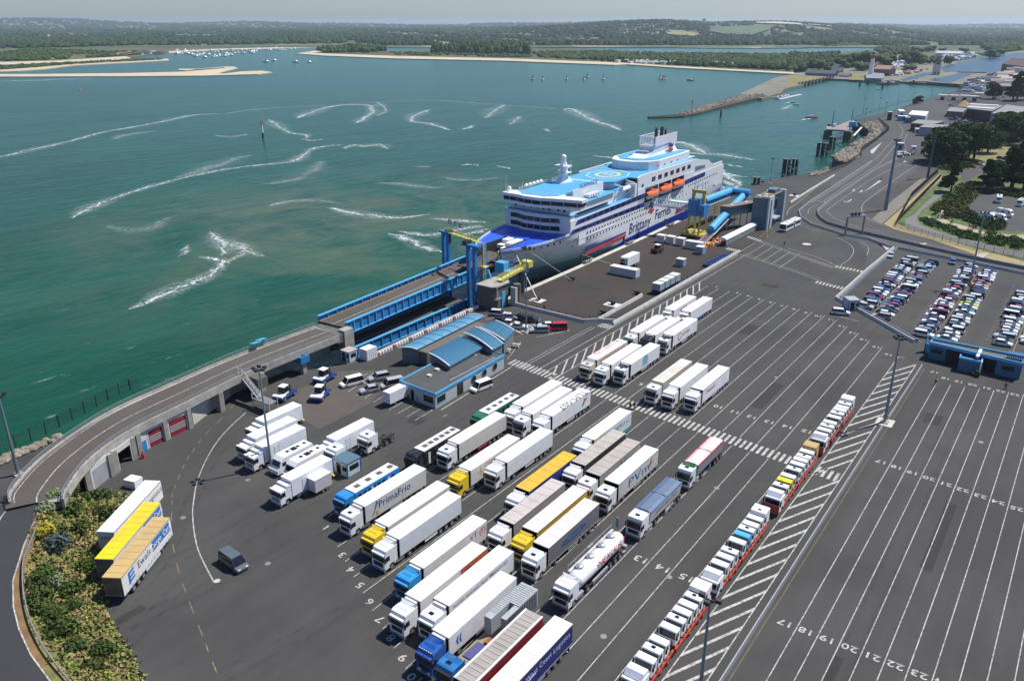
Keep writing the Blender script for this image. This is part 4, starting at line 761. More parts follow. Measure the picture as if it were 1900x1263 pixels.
# ---- passenger bridge, gantry and tower building
PANEL = M('grey_panel', (.30, .35, .40), .6, var=.08); PANELD = M('slate_panel', (.10, .15, .19), .6, var=.1)
tw = empty('terminal_tower', (0, 0, 0), 0, 'grey slab sided passenger tower at the landward end of the boarding bridges', 'building'); H_ = 11.4
MB().prism([(-99.7, 285.0), (-94.8, 287.0), (-94.6, 291.2), (-99.6, 290.6)], 0, H_).build('near_block', PANELD, tw); MB().prism([(-94.75, 286.9), (-94.2, 287.1), (-94.0, 291.2), (-94.55, 291.2)], 0, H_+.5).build('end_wall', M('pale_panel', (.50, .53, .55), .6), tw)
MB().prism([(-99.6, 290.7), (-96.6, 291.3), (-96.4, 303), (-99.4, 303)], 0, H_-1.6).build('middle_block', PANEL, tw); MB().prism([(-100.6, 303.1), (-94.4, 303.6), (-94.4, 305.6), (-100.6, 305.4)], 0, H_+.5).build('far_wall', PANEL, tw)
MB().prism([(-100.0, 285.4), (-95.0, 287.3), (-95.0, 304), (-100, 304)], H_-.1, H_+.15).build('roof', M('roof_gravel', (.16, .13, .10), .9), tw); MB().box(-98.6, -95.9, 297, 302.6, H_, H_+1.4).build('roof_plant', PANELD, tw)
for a_, b_ in ((288.5, -96.5), (288.3, -98.8), (292, -97.5), (299.5, -99.3)): MB().box(b_-.6, b_+.6, a_-.5, a_+.5, H_+.15, H_+.5).build('skylight', WHITE, tw)
for i in range(5): MB().box(-96.45, -96.3, 292.2+2.1*i, 293.6+2.1*i, 5.2, 8.6).build('window', DARKGL, tw)
MB().box(-96.4, -93.6, 293, 299, 2.6, 3.2).build('canopy', PANEL, tw); MB().box(-94.3, -94.0, 288.4, 289, .3, 10.5).build('slot_window', DARKGL, tw)
MB().box(-96.4, -94.2, 293.2, 296.4, 0, 2.6).build('lobby', PANELD, tw)
wg = empty('boarding_hall', (0, 0, 0), 0, 'brown roofed boarding hall raised on legs left of the passenger tower', 'building'); MB().prism([(-108.4, 276.8), (-105.2, 277.2), (-100.2, 291), (-103.8, 291.4)], 5.3, 8.6).build('hall', M('slate_side', (.08, .12, .16), .6), wg); MB().prism([(-108.6, 276.5), (-105, 276.9), (-99.9, 291.4), (-103.9, 291.8)], 8.6, 8.85).build('roof', M('brown_roof', (.20, .165, .13), .9, var=.2), wg)
for q in ((-107.6, 278), (-105.8, 278), (-105.5, 284), (-103.4, 284), (-103, 290)): MB().box(q[0]-.14, q[0]+.14, q[1]-.14, q[1]+.14, 0, 5.3).build('leg', STEEL, wg)
for q in ((-105.6, 280), (-103.3, 288)): MB().box(q[0]-.5, q[0]+.5, q[1]-.5, q[1]+.5, 8.85, 9.1).build('skylight', WHITE, wg)
gy = empty('boarding_gantry', (0, 0, 0), 0, 'yellow legged boarding gantry with a blue cabin beside the ferry', 'gantry')
YG = M('gantry_yellow', (.50, .42, .05), .5, var=.25)
GL = [(-114.4, 261.6), (-109.3, 260.8), (-113.6, 267.4), (-108.6, 267.0)]
for i, (b_, a_) in enumerate(GL): MB().cyl((b_, a_, 0), (b_*.5+(-112.6 if b_ < -111 else -109.8)*.5, a_*.6+264*.4, 8.6), .45, .4, 8).build('leg', YG, gy)
for b_ in (-113.2, -109.4): MB().box(b_-.5, b_+.5, 263, 264, 8.4, 16).build('upper_leg', YG, gy)
MB().box(-113.7, -108.9, 262.9, 264.1, 15.2, 16.3).build('crossbeam', YG, gy); MB().box(-115.6, -108, 260, 268.5, .7, 1.2).build('base_frame', YG, gy)
m_ = MB()
for q in ((-115, 261), (-115, 267.5), (-108.6, 261), (-108.6, 267.5)): m_.cyl((q[0]-.4, q[1], .5), (q[0]+.4, q[1], .5), .5, .5, 10)
m_.build('bogie_wheels', CHAS, gy)
for q in ((-114.5, 262.4, 1.2), (-112, 262, 1.2), (-113, 265, 1.2)): MB().cyl(q, (q[0]+1, q[1], q[2]+.2), .55, .55, 8).build('cable_drum', LCONC, gy)
m_ = MB()
for b_ in (-114.8, -111.6, -108.7): m_.box(b_-.06, b_+.06, 259.9, 260, 1.2, 2.2)
m_.box(-115, -108.4, 259.9, 260, 2.15, 2.25); beam(m_, (-109.2, 262, 2), (-104.4, 262.6, 5.1), .35, .35); m_.build('rail_and_strut', YG, gy)
MB().prism([(-113.9, 260.8), (-110.6, 260.4), (-110.4, 265.8), (-113.7, 266)], 7.6, 13.2).build('cabin', BLUEP, gy); MB().prism([(-110.6, 260.9), (-107.9, 260.8), (-107.8, 264.6), (-110.5, 264.8)], 7.6, 11.6).build('cabin_annex', BLUEP, gy); MB().box(-109.4, -109.0, 260.7, 260.8, 8.6, 9.6).build('window', DARKGL, gy)
m_ = MB()
for b_ in (-113.0, -112.0, -110.2, -109.2): m_.box(b_-.06, b_+.06, 263.3, 263.5, 16.3, 19)
m_.build('hoist_rods', LBLUE, gy)
# lattice gangway to the ferry door
la = empty('lattice_gangway', (0, 0, 0), 0, 'pale blue lattice gangway reaching from the gantry cabin to the ferry side', 'gangway'); A = Vector((-114, 263, 10.2)); B_ = Vector((-126.0, 258.6, 11.2)); m_ = MB()
for s_ in (-1, 1):
    for z in (-1.1, 1.1): beam(m_, A+Vector((0, s_*1.1, z)), B_+Vector((0, s_*1.1, z)), .16, .16)
    for i in range(12):
        p, q = A.lerp(B_, i/12)+Vector((0, s_*1.1, -1.1)), A.lerp(B_, (i+1)/12)+Vector((0, s_*1.1, 1.1)); beam(m_, p, q, .1, .1); beam(m_, p+Vector((0, 0, 2.2)), q-Vector((0, 0, 2.2)), .1, .1)
m_.build('lattice', M('pale_blue_steel', (.42, .55, .62), .5), la); m_ = MB(); beam(m_, A+Vector((0, 0, 1.3)), A.lerp(B_, .55)+Vector((0, 0, 1.3)), 2.3, .1); m_.build('roof', M('pale_blue_roof', (.45, .68, .78), .5), la); m_ = MB(); beam(m_, A-Vector((0, 0, 1.2)), B_-Vector((0, 0, 1.2)), 2.2, .12); m_.build('floor', GREYM, la)
def tube(label, p, q, w_, h_, ns=7):
    t = empty('covered_walkway', (0, 0, 0), 0, label, 'walkway', 'blue covered walkways at the ferry berth'); p = Vector(p); q = Vector(q); d = (q-p).normalized(); s_ = d.cross(Vector((0, 0, 1))).normalized()
    rings = [[c+s_*(w_/2*math.cos(a))+Vector((0, 0, h_/2*max(0, math.sin(a)))) for a in [math.pi*i/ns for i in range(ns+1)]] for c in (p+Vector((0, 0, h_*.45)), q+Vector((0, 0, h_*.45)))]
    MB().loft(rings).build('roof', LBLUE, t); m_ = MB(); beam(m_, p+Vector((0, 0, h_*.2)), q+Vector((0, 0, h_*.2)), w_*.94, h_*.5); m_.build('walls', BLUEP, t)
    L_ = (q-p).length; n = int(L_/1.6); m_ = MB()
    for i in range(n):
        c = p.lerp(q, (i+.5)/n)+Vector((0, 0, h_*.25)); MBx = MB(); beam(MBx, c-d*.5, c+d*.5, w_*.97, h_*.28); MBx.build('window', DARKGL, t)
    m_ = MB(); beam(m_, p-Vector((0, 0, h_*.12)), q-Vector((0, 0, h_*.12)), w_*1.02, .2); m_.build('floor_beam', WHITE, t); return t
tube('level blue covered walkway running from the gantry cabin towards the stern', (*g(1306, 380, 8.2), 8.2), (*g(1353, 362, 8.2), 8.2), 2.6, 3.0); tube('long sloping blue covered walkway descending to the quay by the red cones', (*g(1318, 433, 2.6), 2.6), (*g(1378, 370, 7.2), 7.2), 2.7, 2.8); tube('short blue covered walkway crossing above the two others into the hall', (*g(1346, 358, 8.6), 8.6), (*g(1391, 364, 8.6), 8.6), 2.6, 2.6)
wf = empty('walkway_trestle', (0, 0, 0), 0, 'steel trestle legs carrying the blue covered walkways', 'trestle')
for (x, y, z) in ((1352, 372, 7.6), (1376, 372, 7), (1345, 400, 4.8), (1330, 375, 7.6)):
    p = g(x, y, z); m_ = MB(); beam(m_, (p[0]-.8, p[1], 0), (p[0]-.6, p[1], z), .25, .25); beam(m_, (p[0]+.8, p[1], 0), (p[0]+.6, p[1], z), .25, .25); beam(m_, (p[0]-.8, p[1], 1), (p[0]+.7, p[1], z-.5), .15, .15); m_.build('leg_frame', SAFETY, wf)
rp = empty('boarding_ramp', (0, 0, 0), 0, 'white edged ramp with a brown floor at the foot of the sloping blue walkway', 'ramp'); p0, p1 = g(1302, 452, .5), g(1318, 436, 2.4); m_ = MB(); beam(m_, (*p0, .3), (*p1, 2.2), 2.4, .2); m_.build('floor', M('ramp_brown', (.16, .07, .05), .8), rp)
for s_ in (-1.2, 1.2): m_ = MB(); beam(m_, (p0[0]+s_, p0[1], .9), (p1[0]+s_, p1[1], 2.9), .1, .9); m_.build('side_panel', M('pale_lilac', (.45, .47, .60), .5), rp)
cy = empty('arched_canopy', (0, 0, 0), 0, 'white arched canopy over a glazed passenger shelter beside the sloping walkway', 'shelter')
rings = [[(-98.4+1.35*math.cos(a)+(b_-256)*.012, b_, 2.2+.75*math.sin(a)) for a in [math.pi*i/8 for i in range(9)]] for b_ in (256, 283.8)]; MB().loft(rings).build('roof', WHITE, cy)
m_ = MB()
for i in range(15):
    for s_ in (-1.2, 1.2): m_.box(-98.4+s_-.05+i*.024, -98.4+s_+.05+i*.024, 256.2+1.95*i-.05, 256.2+1.95*i+.05, 0, 2.3)
m_.build('posts', GREYM, cy); m_ = MB(); m_.prism([(-97.22, 256.3), (-97.19, 256.3), (-96.86, 283.5), (-96.9, 283.5)], .2, 2.1); m_.build('glass_wall', M('shelter_glass', (.28, .31, .31), .15), cy)
cn = empty('cone_stack', (0, 0, 0), 0, 'piles of red and yellow water barriers heaped beside the sloping walkway', 'barriers')
for i in range(70):
    u = random.random(); b_ = -102.6+random.uniform(-1.2, 1.2)+u*1.2; a_ = 247.5+u*17; MB().box(b_-.3, b_+.3, a_-.4, a_+.4, 0, random.uniform(.5, 1.3)).build('barrier_block', (M('orange_red', (.62, .08, .02), .5), YEL, M('cone_white', (.6, .55, .45), .6))[i % 3], cn)
# ---- office buildings by the zebra
off = empty('office_building', (0, 0, 0), 0, 'long grey office with a flat dark roof, light blue trim and round windows', 'building'); k = .2211
RZ = 3.3
fc = [g(560+k*x, 560+k*y, RZ) for x, y in ((820, 655), (1118, 768), (1695, 440), (1560, 378), (1345, 480), (1115, 500))]
OFW = M('office_wall', (.42, .43, .43), .7, var=.06)
Fl, Ff, Fr = Vector(fc[0]), Vector(fc[1]), Vector(fc[2]); Fb = Fl+(Fr-Ff)
q4 = [tuple(Fl), tuple(Ff), tuple(Fr), tuple(Fb)]
MB().prism(q4, 0, RZ-.35).build('walls', OFW, off); MB().prism(q4, RZ-.34, RZ-.2).build('flat_roof', M('roof_felt', (.075, .075, .075), .9, var=.25, scale=.4), off)
m_ = MB(); ribbon(m_, q4+[q4[0]], .32, RZ-.5, RZ); m_.build('blue_parapet', LBLUE, off)
ey = (Fr-Ff).normalized(); ex_ = (Ff-Fl).normalized()
def onfront(u, z, d=0.):   # point along the long front (right-hand) wall
    p = Ff+ey*u+Vector((ey.y, -ey.x))*d; return (p.x, p.y, z)
for u in (12.6, 16.4, 20.3):
    c0 = onfront(u, 1.75, .0); c1 = onfront(u, 1.75, .12); r_ = MB().cyl(c0, c1, .85, .85, 20).build('round_window_frame', LBLUE, off); MB().cyl(c0, onfront(u, 1.75, .16), .68, .68, 20).build('pane', DARKGL, r_)
def panel(name, u0, u1, z0, z1, d, mat): p = [onfront(u0, z0, -.05)[:2], onfront(u1, z0, -.05)[:2], onfront(u1, z0, d)[:2], onfront(u0, z0, d)[:2]]; return MB().prism(p, z0, z1).build(name, mat, off)
w_ = panel('window_frame', .5, 3.2, .75, 2.3, .06, LBLUE); panel('window', .65, 3.05, 1.0, 2.2, .1, DARKGL); panel('garage_opening', 7.0, 9.0, 0, 2.5, .05, BLACK);
lx = Vector((-ey.x, -ey.y))
def endp(name, u0, u1, z0, z1, d, mat):
    f = lambda u, e: tuple(Fl+ex_*u+lx*e); return MB().prism([f(u0, -.05), f(u1, -.05), f(u1, d), f(u0, d)], z0, z1).build(name, mat, off)
Lw = (Ff-Fl).length; endp('window', Lw-3.2, Lw-.6, .9, 2.2, .06, DARKGL); endp('door', 3.2, 4.0, 0, 2.2, .06, DARKGL); endp('vent', 4.7, 5.1, .3, 1.2, .06, GREYM)
for x, y in ((1135, 565), (1070, 615), (1255, 545), (1445, 440)): p = g(560+k*x, 560+k*y, RZ); MB().box(p[0]-.5, p[0]+.5, p[1]-.4, p[1]+.4, RZ-.2, RZ+.15).build('roof_light', M('roof_light_white', (.55, .55, .50), .5), off)
MB().box(Fr.x-.9, Fr.x-.85, Fr.y-17, Fr.y-2, RZ-.19, RZ-.12).build('roof_cable', WHITE, off)
ROOFB = M('blue_roof_sheet', (.075, .235, .36), .45, var=.08); 
def rib_roof(label, corners, z, rise, rib, axis_long=True, nm='pavilion', walls=True, n=10):
    """curved ribbed sheet: corners (px) in order along one eave then back along the other"""
    P_ = [Vector((*g(560+k*x, 560+k*y, zz), zz)) for (x, y), zz in zip(corners, z)]; t = empty(nm, (0, 0, 0), 0, label, 'building', 'blue roofed pavilions of the office')
    rows = []
    for i in range(n+1):
        u = i/n; a, b_ = P_[0].lerp(P_[1], u), P_[3].lerp(P_[2], u); hz_ = rise*4*u*(1-u); rows.append([a+Vector((0, 0, hz_)), b_+Vector((0, 0, hz_)), b_+Vector((0, 0, hz_-.15)), a+Vector((0, 0, hz_-.15))])
    MB().loft(rows).build('roof_sheet', ROOFB, t); m_ = MB(); L_ = (P_[3]-P_[0]).length; nr = int(L_/rib)
    for j in range(nr+1):
        v = j/nr
        for i in range(n): beam(m_, rows[i][0].lerp(rows[i][1], v)+Vector((0, 0, .04)), rows[i+1][0].lerp(rows[i+1][1], v)+Vector((0, 0, .04)), .09, .09)
    tag(m_.build('roof_rib', M('blue_roof_rib', (.06, .20, .32), .5), t), kind='stuff')
    for v in (0, 1):
        m_ = MB()
        for i in range(n): beam(m_, rows[i][v]+Vector((0, 0, .06)), rows[i+1][v]+Vector((0, 0, .06)), .2, .2)
        m_.build('edge_trim', WHITE, t)
    if walls:
        c = sum(P_, Vector())/4; q_ = [tuple((p+(c-p)*.06).xy) for p in P_]; zm = min(p.z for p in P_)-.1
        if min(z) > 0: MB().prism(q_, 0, zm).build('walls', M('pavilion_wall', (.16, .18, .19), .7), t)
    return t
rib_roof('front pavilion with a ribbed blue curved roof rising from the flat office roof', [(1065, 430), (1240, 540), (1515, 385), (1330, 290)], [4.6, 4.2, 4.2, 4.6], .3, .45)
rib_roof('tallest ribbed blue curved roof in the middle of the office', [(1358, 258), (1600, 402), (1690, 352), (1455, 212)], [5.6, 4.4, 4.4, 5.6], .5, .45)
rib_roof('rear ribbed blue curved roof next to the parked cars', [(1490, 212), (1700, 325), (1785, 240), (1620, 155)], [4.4, 3.7, 3.7, 4.4], .25, .45)
sh = rib_roof('long low shed with a plain blue curved roof beside the dock recess', [(815, 388), (965, 400), (1525, 122), (1390, 110)], [3.9, 3.6, 3.6, 3.9], .35, 3.0, nm='storage_shed')
pm = g(560+k*1330, 560+k*290, 3); me_ = MB().box(-2.0, 2.0, -11, 11, 0, 3.0).build('link_corridor', M('corridor_roof', (.13, .115, .10), .9, var=.2), None, (pm[0]-1.6, pm[1]-1, 0)); tag(me_, 'flat brown roofed corridor between the long shed and the blue pavilions', 'building')
for i, (x, y) in enumerate(((1720, 375), (1800, 378), (1722, 420))): p = g(560+k*x, 560+k*y); t = empty('picnic_table', (*p, 0), .3, 'pale wooden picnic table outside the office, '+('nearest the wall', 'furthest right', 'lowest in the photo')[i], 'table', 'picnic tables by the office'); W_ = M('pale_wood', (.42, .38, .30), .8); MB().box(-.9, .9, -.35, .35, .7, .78).build('tabletop', W_, t); MB().box(-.9, .9, -.85, -.6, .42, .48).build('bench', W_, t); MB().box(-.9, .9, .6, .85, .42, .48).build('bench', W_, t); MB().box(-.7, -.6, -.8, .8, 0, .7).build('frame', W_, t); MB().box(.6, .7, -.8, .8, 0, .7).build('frame', W_, t)
# ---- toll building on the right
tl = empty('toll_building', (0, 0, 0), 0, 'wide low building with dark openings and bright blue parapets beside the car rows', 'building'); TB = M('toll_wall_blue', (.06, .14, .23), .6, var=.1)
MB().box(-22.9, -4.9, 191.2, 192.6, 0, 3.4).build('rear_wall', TB, tl); MB().box(-22.9, -19.4, 190.2, 191.2, 0, 3.4).build('left_room', TB, tl); MB().box(-9.6, -4.9, 188.6, 191.2, 0, 3.4).build('right_room', TB, tl)
MB().prism([(-22.9, 190), (-4.7, 188.2), (-4.7, 192.8), (-22.9, 192.8)], 3.35, 3.5).build('roof', M('toll_roof', (.13, .12, .11), .9, var=.3), tl)
m_ = MB(); ribbon(m_, [(-22.9, 190), (-4.7, 188.2), (-4.7, 192.8), (-22.9, 192.8), (-22.9, 190)], .3, 3.3, 4.0); m_.build('blue_parapet', LBLUE, tl)
MB().box(-16.4, -12.3, 186.6, 190.6, 0, 2.7).build('booth', TB, tl); m_ = MB(); ribbon(m_, [(-16.4, 188.5), (-16.4, 186.6), (-12.3, 186.6), (-12.3, 188.5)], .3, 2.6, 3.1); m_.build('booth_parapet', LBLUE, tl)
MB().box(-19.3, -9.7, 190.4, 191.1, 0, 3.2).build('dark_bay', BLACK, tl); MB().box(-13.5, -12.9, 187, 192, 3.5, 3.9).build('rooflight', WHITE, tl); MB().box(-12.3, -12.1, 186.5, 190, 0, 2.9).build('booth_end_wall', WHITE, tl)
for b_ in (-21.4, -7.3): MB().box(b_-1.1, b_+1.1, 188.5 if b_ > -10 else 190.1, 188.6 if b_ > -10 else 190.2, 1.5, 2.4).build('window', DARKGL, tl)
m_ = MB()
for i in range(9): m_.box(-8+.33*i, -7.85+.33*i, 189.6, 191.4, 3.5, 5.0)
m_.box(-8.1, -5.1, 189.5, 189.6, 4.9, 5.05); m_.build('roof_louvre', BLUEP, tl); m_ = MB(); m_.box(-24.3, -22.5, 193.4, 193.6, 0, 2.2); m_.box(-24.3, -24.1, 193.4, 194.8, 0, 4.2); m_.box(-22.6, -22.4, 193.4, 194.8, 0, 4.2); m_.build('gate_frame', LBLUE, tl)
pl = empty('planter', (-12.6, 185.3, 0), 0, 'dark planter with a small bush in front of the toll booth', 'planter'); MB().box(-.7, .7, -.5, .5, 0, .8).build('tub', CHAS, pl); mb = MB(); [blob(mb, (random.uniform(-.4, .4), random.uniform(-.3, .3), .7), .45, .7, 6) for _ in range(5)]; mb.build('bush', F_DARK, pl)
# ---- gantry over the road, quay furniture
ga = empty('height_gantry', (0, 0, 0), 0, 'grey goalpost gantry standing over the harbour road bend', 'gantry'); A, B_ = (-69.0, 295.5), (-64.6, 301.0)
for p in (A, B_): MB().box(p[0]-.3, p[0]+.3, p[1]-.3, p[1]+.3, 0, 6.6).build('post', GREYM, ga)
m_ = MB(); beam(m_, (*A, 6.6), (*B_, 6.6), .5, .5); m_.build('crossbeam', STEEL, ga)
for i in range(3): c = lerp(A, B_, .25+.2*i); MB().box(c[0]-.35, c[0]+.35, c[1]-.15, c[1]+.15, 6.9, 7.9).build('sign_box', CHAS, ga)
def bollard(px, py, label, pad=True, s_=1.):
    p = g(px, py); t = empty('mooring_bollard', (*p, 0), 0, label, 'bollard', 'mooring bollards on the quay')
    if pad: MB().box(-2*s_, 2*s_, -1.6*s_, 1.6*s_, 0, .05).build('pad', M('pale_pad', (.55, .54, .50), .8), t)
    MB().cyl((0, 0, 0), (0, 0, .7), .45, .38, 12).build('post', CHAS, t); MB().box(-.9, .9, -.35, .35, .65, 1.05).build('hook_head', CHAS, t); MB().box(-.5, .5, .3, .9, .05, .8).build('winch_box', CHAS, t)
bollard(997, 557, 'dark mooring hook on the white pad with the upright white rope'); bollard(1136, 565, 'dark mooring hook with two white pads near the yard corner'); bollard(1119, 583, 'small yellowish winch in the yard corner by the barrier', False); bollard(1181, 546, 'small winch beside the kerb end in the quay yard', False); bollard(1061, 520, 'bollard on the small concrete tongue of the quay edge', False); bollard(1474, 363, 'mooring hook on a white pad beyond the tower building', True)
# ---- fenders at the ferry side
for i, (x, y) in enumerate(((1090, 487), (1165, 452), (1237, 418))):
    p = g(x, y); t = empty('quay_fender', (-124.9-i*.3, p[1], 0), 0, 'stack of worn fender blocks on the quay edge against the ferry, '+('nearest its bow', 'under the big lettering', 'by the boarding gantry')[i], 'fender', 'fenders along the ferry berth')
    for k_ in range(4): MB().cyl((-.6+.1*k_, -1.6+1.1*k_, .1), (.8, -1.6+1.1*k_, .9), .42, .42, 7).build('fender_block', M('worn_grey', (.30, .28, .25), .9, var=.3), t)
    MB().box(-1.6, -1.2, -1.6, -.8, -5, 2.6).build('fender_pile', CHAS, t)
# ================================================================= FERRY  (x: from the bridge front towards the stern, y: away from the quay, z up)
FR = math.atan2(1, -.035)
fe = empty('car_ferry', (-127.0, 205.0, 0), FR, 'large white and blue car ferry moored at the quay, bow open to the ramp', 'ferry')
HW = M('hull_white', (.74, .75, .76), .35, var=.05, scale=.15); HB = M('hull_blue', (.012, .035, .30), .35, var=.08); BDK = M('bow_deck_blue', (.02, .10, .62), .4, var=.06); DKB = M('deck_light_blue', (.07, .33, .56), .6, var=.1, scale=.3)
HGL = M('ship_glass', (.012, .016, .03), .15); HSH = M('ship_grey_blue', (.42, .50, .58), .5); RB = M('lifeboat_orange', (.80, .14, .02), .35, var=.06); HSHADE = M('hull_shade_grey', (.44, .45, .45), .35, var=.18, scale=.12)
CYc = 12.0; LS = 130.0
def fb(name, x0, x1, y0, y1, z0, z1, mat, par=fe): return MB().box(x0, x1, y0, y1, z0, z1).build(name, mat, par)
def hwid(x, z):
    t = (z+5)/15.5; x0 = -7-23.5*t; L_ = 62-31*t; u = min(1, max(0, (x-x0)/L_)); w_ = 12*(1-(1-u)**1.9)**(1.0-.54*t)
    if z > 3.9 and x > -30.5: w_ = max(w_, 3.9)
    if x > 100: w_ = min(w_, 12-(max(0, (5-z))/10)*4*((x-100)/30)**1.5)
    return max(w_, .05)
levels = [-5.5, -3, 0, 2, 4, 6, 8, 9.8]; stns = [-26, -25, -23, -20, -16, -12, -8, -4, 0, 5, 12, 20, 30, 42, 56, 100, 115, 126, 130]
def sheer(x): return 9.8-max(0, -x)*.02
def zlev(x, k): return levels[k] if k < 7 else sheer(x)
for sgn, nm in ((-1, 'port'), (1, 'starboard')):
    for k in range(7):       # plating strakes: boot band, flare greyed with its shading painted in, white topsides
        m_ = MB(); vs = []
        for x in stns:
            for kk in (k, k+1): vs.append((x, CYc+sgn*hwid(x, zlev(x, kk)), zlev(x, kk)))
        fs = [((2*i, 2*i+2, 2*i+3, 2*i+1) if sgn < 0 else (2*i+1, 2*i+3, 2*i+2, 2*i)) for i in range(len(stns)-1)]
        m_.add(vs, fs); o = m_.build('hull_strake', HSHADE if k < 2 else HW, fe)
        for p_ in o.data.polygons: p_.use_smooth = True
fb('transom', 129.6, 130, .2, 23.8, -3, 13.2, HW); fb('hull_side_upper', .2, LS, 0, .25, 9.79, 14.0, HW); fb('hull_side_upper', 46, LS, 23.75, 24, 9.79, 14.0, HW); fb('hull_side_upper', .2, 46, 23.75, 24, 9.79, 15.0, HW)
MB().box(.3, 129.8, .25, 23.75, 13.6, 13.8).build('promenade_deck', DKB, fe)
m_ = MB(); m_.profy([(22, -3.6), (129.9, -3.6), (129.9, 1.0), (60, .9), (36, .4)], -.06, 0); m_.build('boot_band', HB, fe)
# bow: blue deck in two halves, the opening between them with ramp and lorries
for sgn in (-1, 1):
    e = [(x, CYc+sgn*(hwid(x, sheer(x))-.02)) for x in stns if x <= 0]; inn_ = [(0, CYc+sgn*3.4), (-14, CYc+sgn*3.6), (-22, CYc+sgn*3.7), (-26, CYc+sgn*3.8)]
    MB().prism(e+inn_, lambda x, y: sheer(x)-.5, lambda x, y: sheer(x)+.02).build('bow_deck', BDK, fe)
    m_ = MB(); ribbon(m_, [(x, CYc+sgn*(hwid(x, sheer(x))-.12)) for x in stns if x <= 0], .2, lambda i: sheer([x for x in stns if x <= 0][i])-.2, lambda i: sheer([x for x in stns if x <= 0][i])+.5); m_.build('bulwark', HW, fe)
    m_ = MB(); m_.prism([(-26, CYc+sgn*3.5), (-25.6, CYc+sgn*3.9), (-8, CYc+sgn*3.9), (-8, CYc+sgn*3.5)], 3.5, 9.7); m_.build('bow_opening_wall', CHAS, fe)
fb('car_deck', -26, 10, 7.8, 16.2, 4.6, 4.9, M('deck_steel', (.10, .06, .06), .7, var=.3)); fb('bow_cross_deck', -12, 0, 8.2, 15.8, 9.5, 9.9, BDK)
m_ = MB(); m_.box(-26.4, -26, 8.2, 8.5, 4.8, 9.3)
for i in range(11): m_.box(-26.45, -25.95, 8.15, 8.55, 4.8+.45*i, 5.0+.45*i)
m_.build('bow_ramp_frame', SAFETY, fe); m_ = MB(); beam(m_, (-26.5, 12, 5.3), (-37, 11.6, 6.8), 6.6, .3); m_.build('bow_ramp', M('ramp_dark', (.07, .05, .05), .7), fe)
m_ = MB(); m_.prism([(-31.5, 15.8), (-26.6, 16.0), (-25.8, 18.4), (-29, 17.8)], 6.6, 9.4); m_.build('bow_door', BDK, fe)
for i, (y, mt) in enumerate(((10.2, WHITE), (13.4, WHITE))):
    q = empty('lorry', (0, 0, 0)); q.parent = None; q.location = Vector((-127, 205, 0))+Matrix.Rotation(FR, 3, 'Z') @ Vector((-21+i*3, y, 4.9)); q.rotation_euler = (0, 0, FR); tag(q, ('white lorry with a green panel driving out of the open bow, quay side', 'white lorry inside the open bow, seaward side')[i], 'lorry')
    MB().box(2.6, 16, -1.2, 1.2, .9, 4.9).build('trailer_box', mt, q); MB().prof([(-1.2, .5), (-1.2, 3.9), (1.2, 3.9), (1.2, .5)], 0, 2.2).build('cab', mt, q); MB().box(-.06, 0, -1.05, 1.05, 1.8, 2.9).build('windscreen', DARKGL, q)
    if i == 0: MB().box(3, 9, -1.25, -1.2, 2.4, 4.4).build('green_panel', M('lime_panel', (.42, .50, .05), .5), q)
    m_ = MB()
    for x in (.9, 5, 13, 14.2): m_.cyl((x, -1.2, .5), (x, -.9, .5), .5, .5, 10); m_.cyl((x, .9, .5), (x, 1.2, .5), .5, .5, 10)
    m_.build('wheels', RUBBER, q)
# superstructure front (faces the bow), windows stepping round the bay
frp = [(.0, .2), (-.2, 5), (-1.6, 8.5), (-1.8, 15.5), (-.2, 19), (0, 23.8)]
MB().prism(frp+[(3, 23.8), (3, .2)], 9.7, 15.4).build('front_wall', HW, fe)
for z in (10.6, 13.0):
    m_ = MB()
    for p, q in zip(frp[:-1], frp[1:]):
        p_, q_ = p, q
        if p[1] < 3.4: p_ = lerp(p, q, .72)
        if q[1] > 22: q_ = lerp(p, q, .55)
        m_.loft([[(c[0]-.12, c[1], z), (c[0]+.1, c[1], z), (c[0]+.1, c[1], z+1.35), (c[0]-.12, c[1], z+1.35)] for c in (p_, q_)])
    m_.build('front_window_band', HGL, fe)
    for y, x in ((6.6, -1.0), (9.6, -1.75), (12, -1.8), (14.4, -1.85), (17, -1.1)): fb('window_mullion', x-.13, x-.02, y-.07, y+.07, z, z+1.35, HSH)
fb('front_balcony_floor', -.4, 4, 0, 24, 15.35, 15.55, DKB); MB().prism([(1.4, 1), (1.4, 23), (30, 23), (30, 1)], 15.5, 18.0).build('accommodation_block', HW, fe)
for i, y in enumerate((3, 5.2, 8.4, 10.6, 12.6, 15, 17.8, 20.8)): fb('cabin_window', 1.3, 1.42, y-.35, y+.35, 16.2, 16.9, HGL)
m_ = MB()
for z in (16.1, 16.6): m_.box(-.35, -.3, .1, 23.9, z, z+.05)
for i in range(17): m_.box(-.35, -.3, .1+i*1.48, .17+i*1.48, 15.5, 16.6)
m_.build('balcony_rail', HSH, fe)
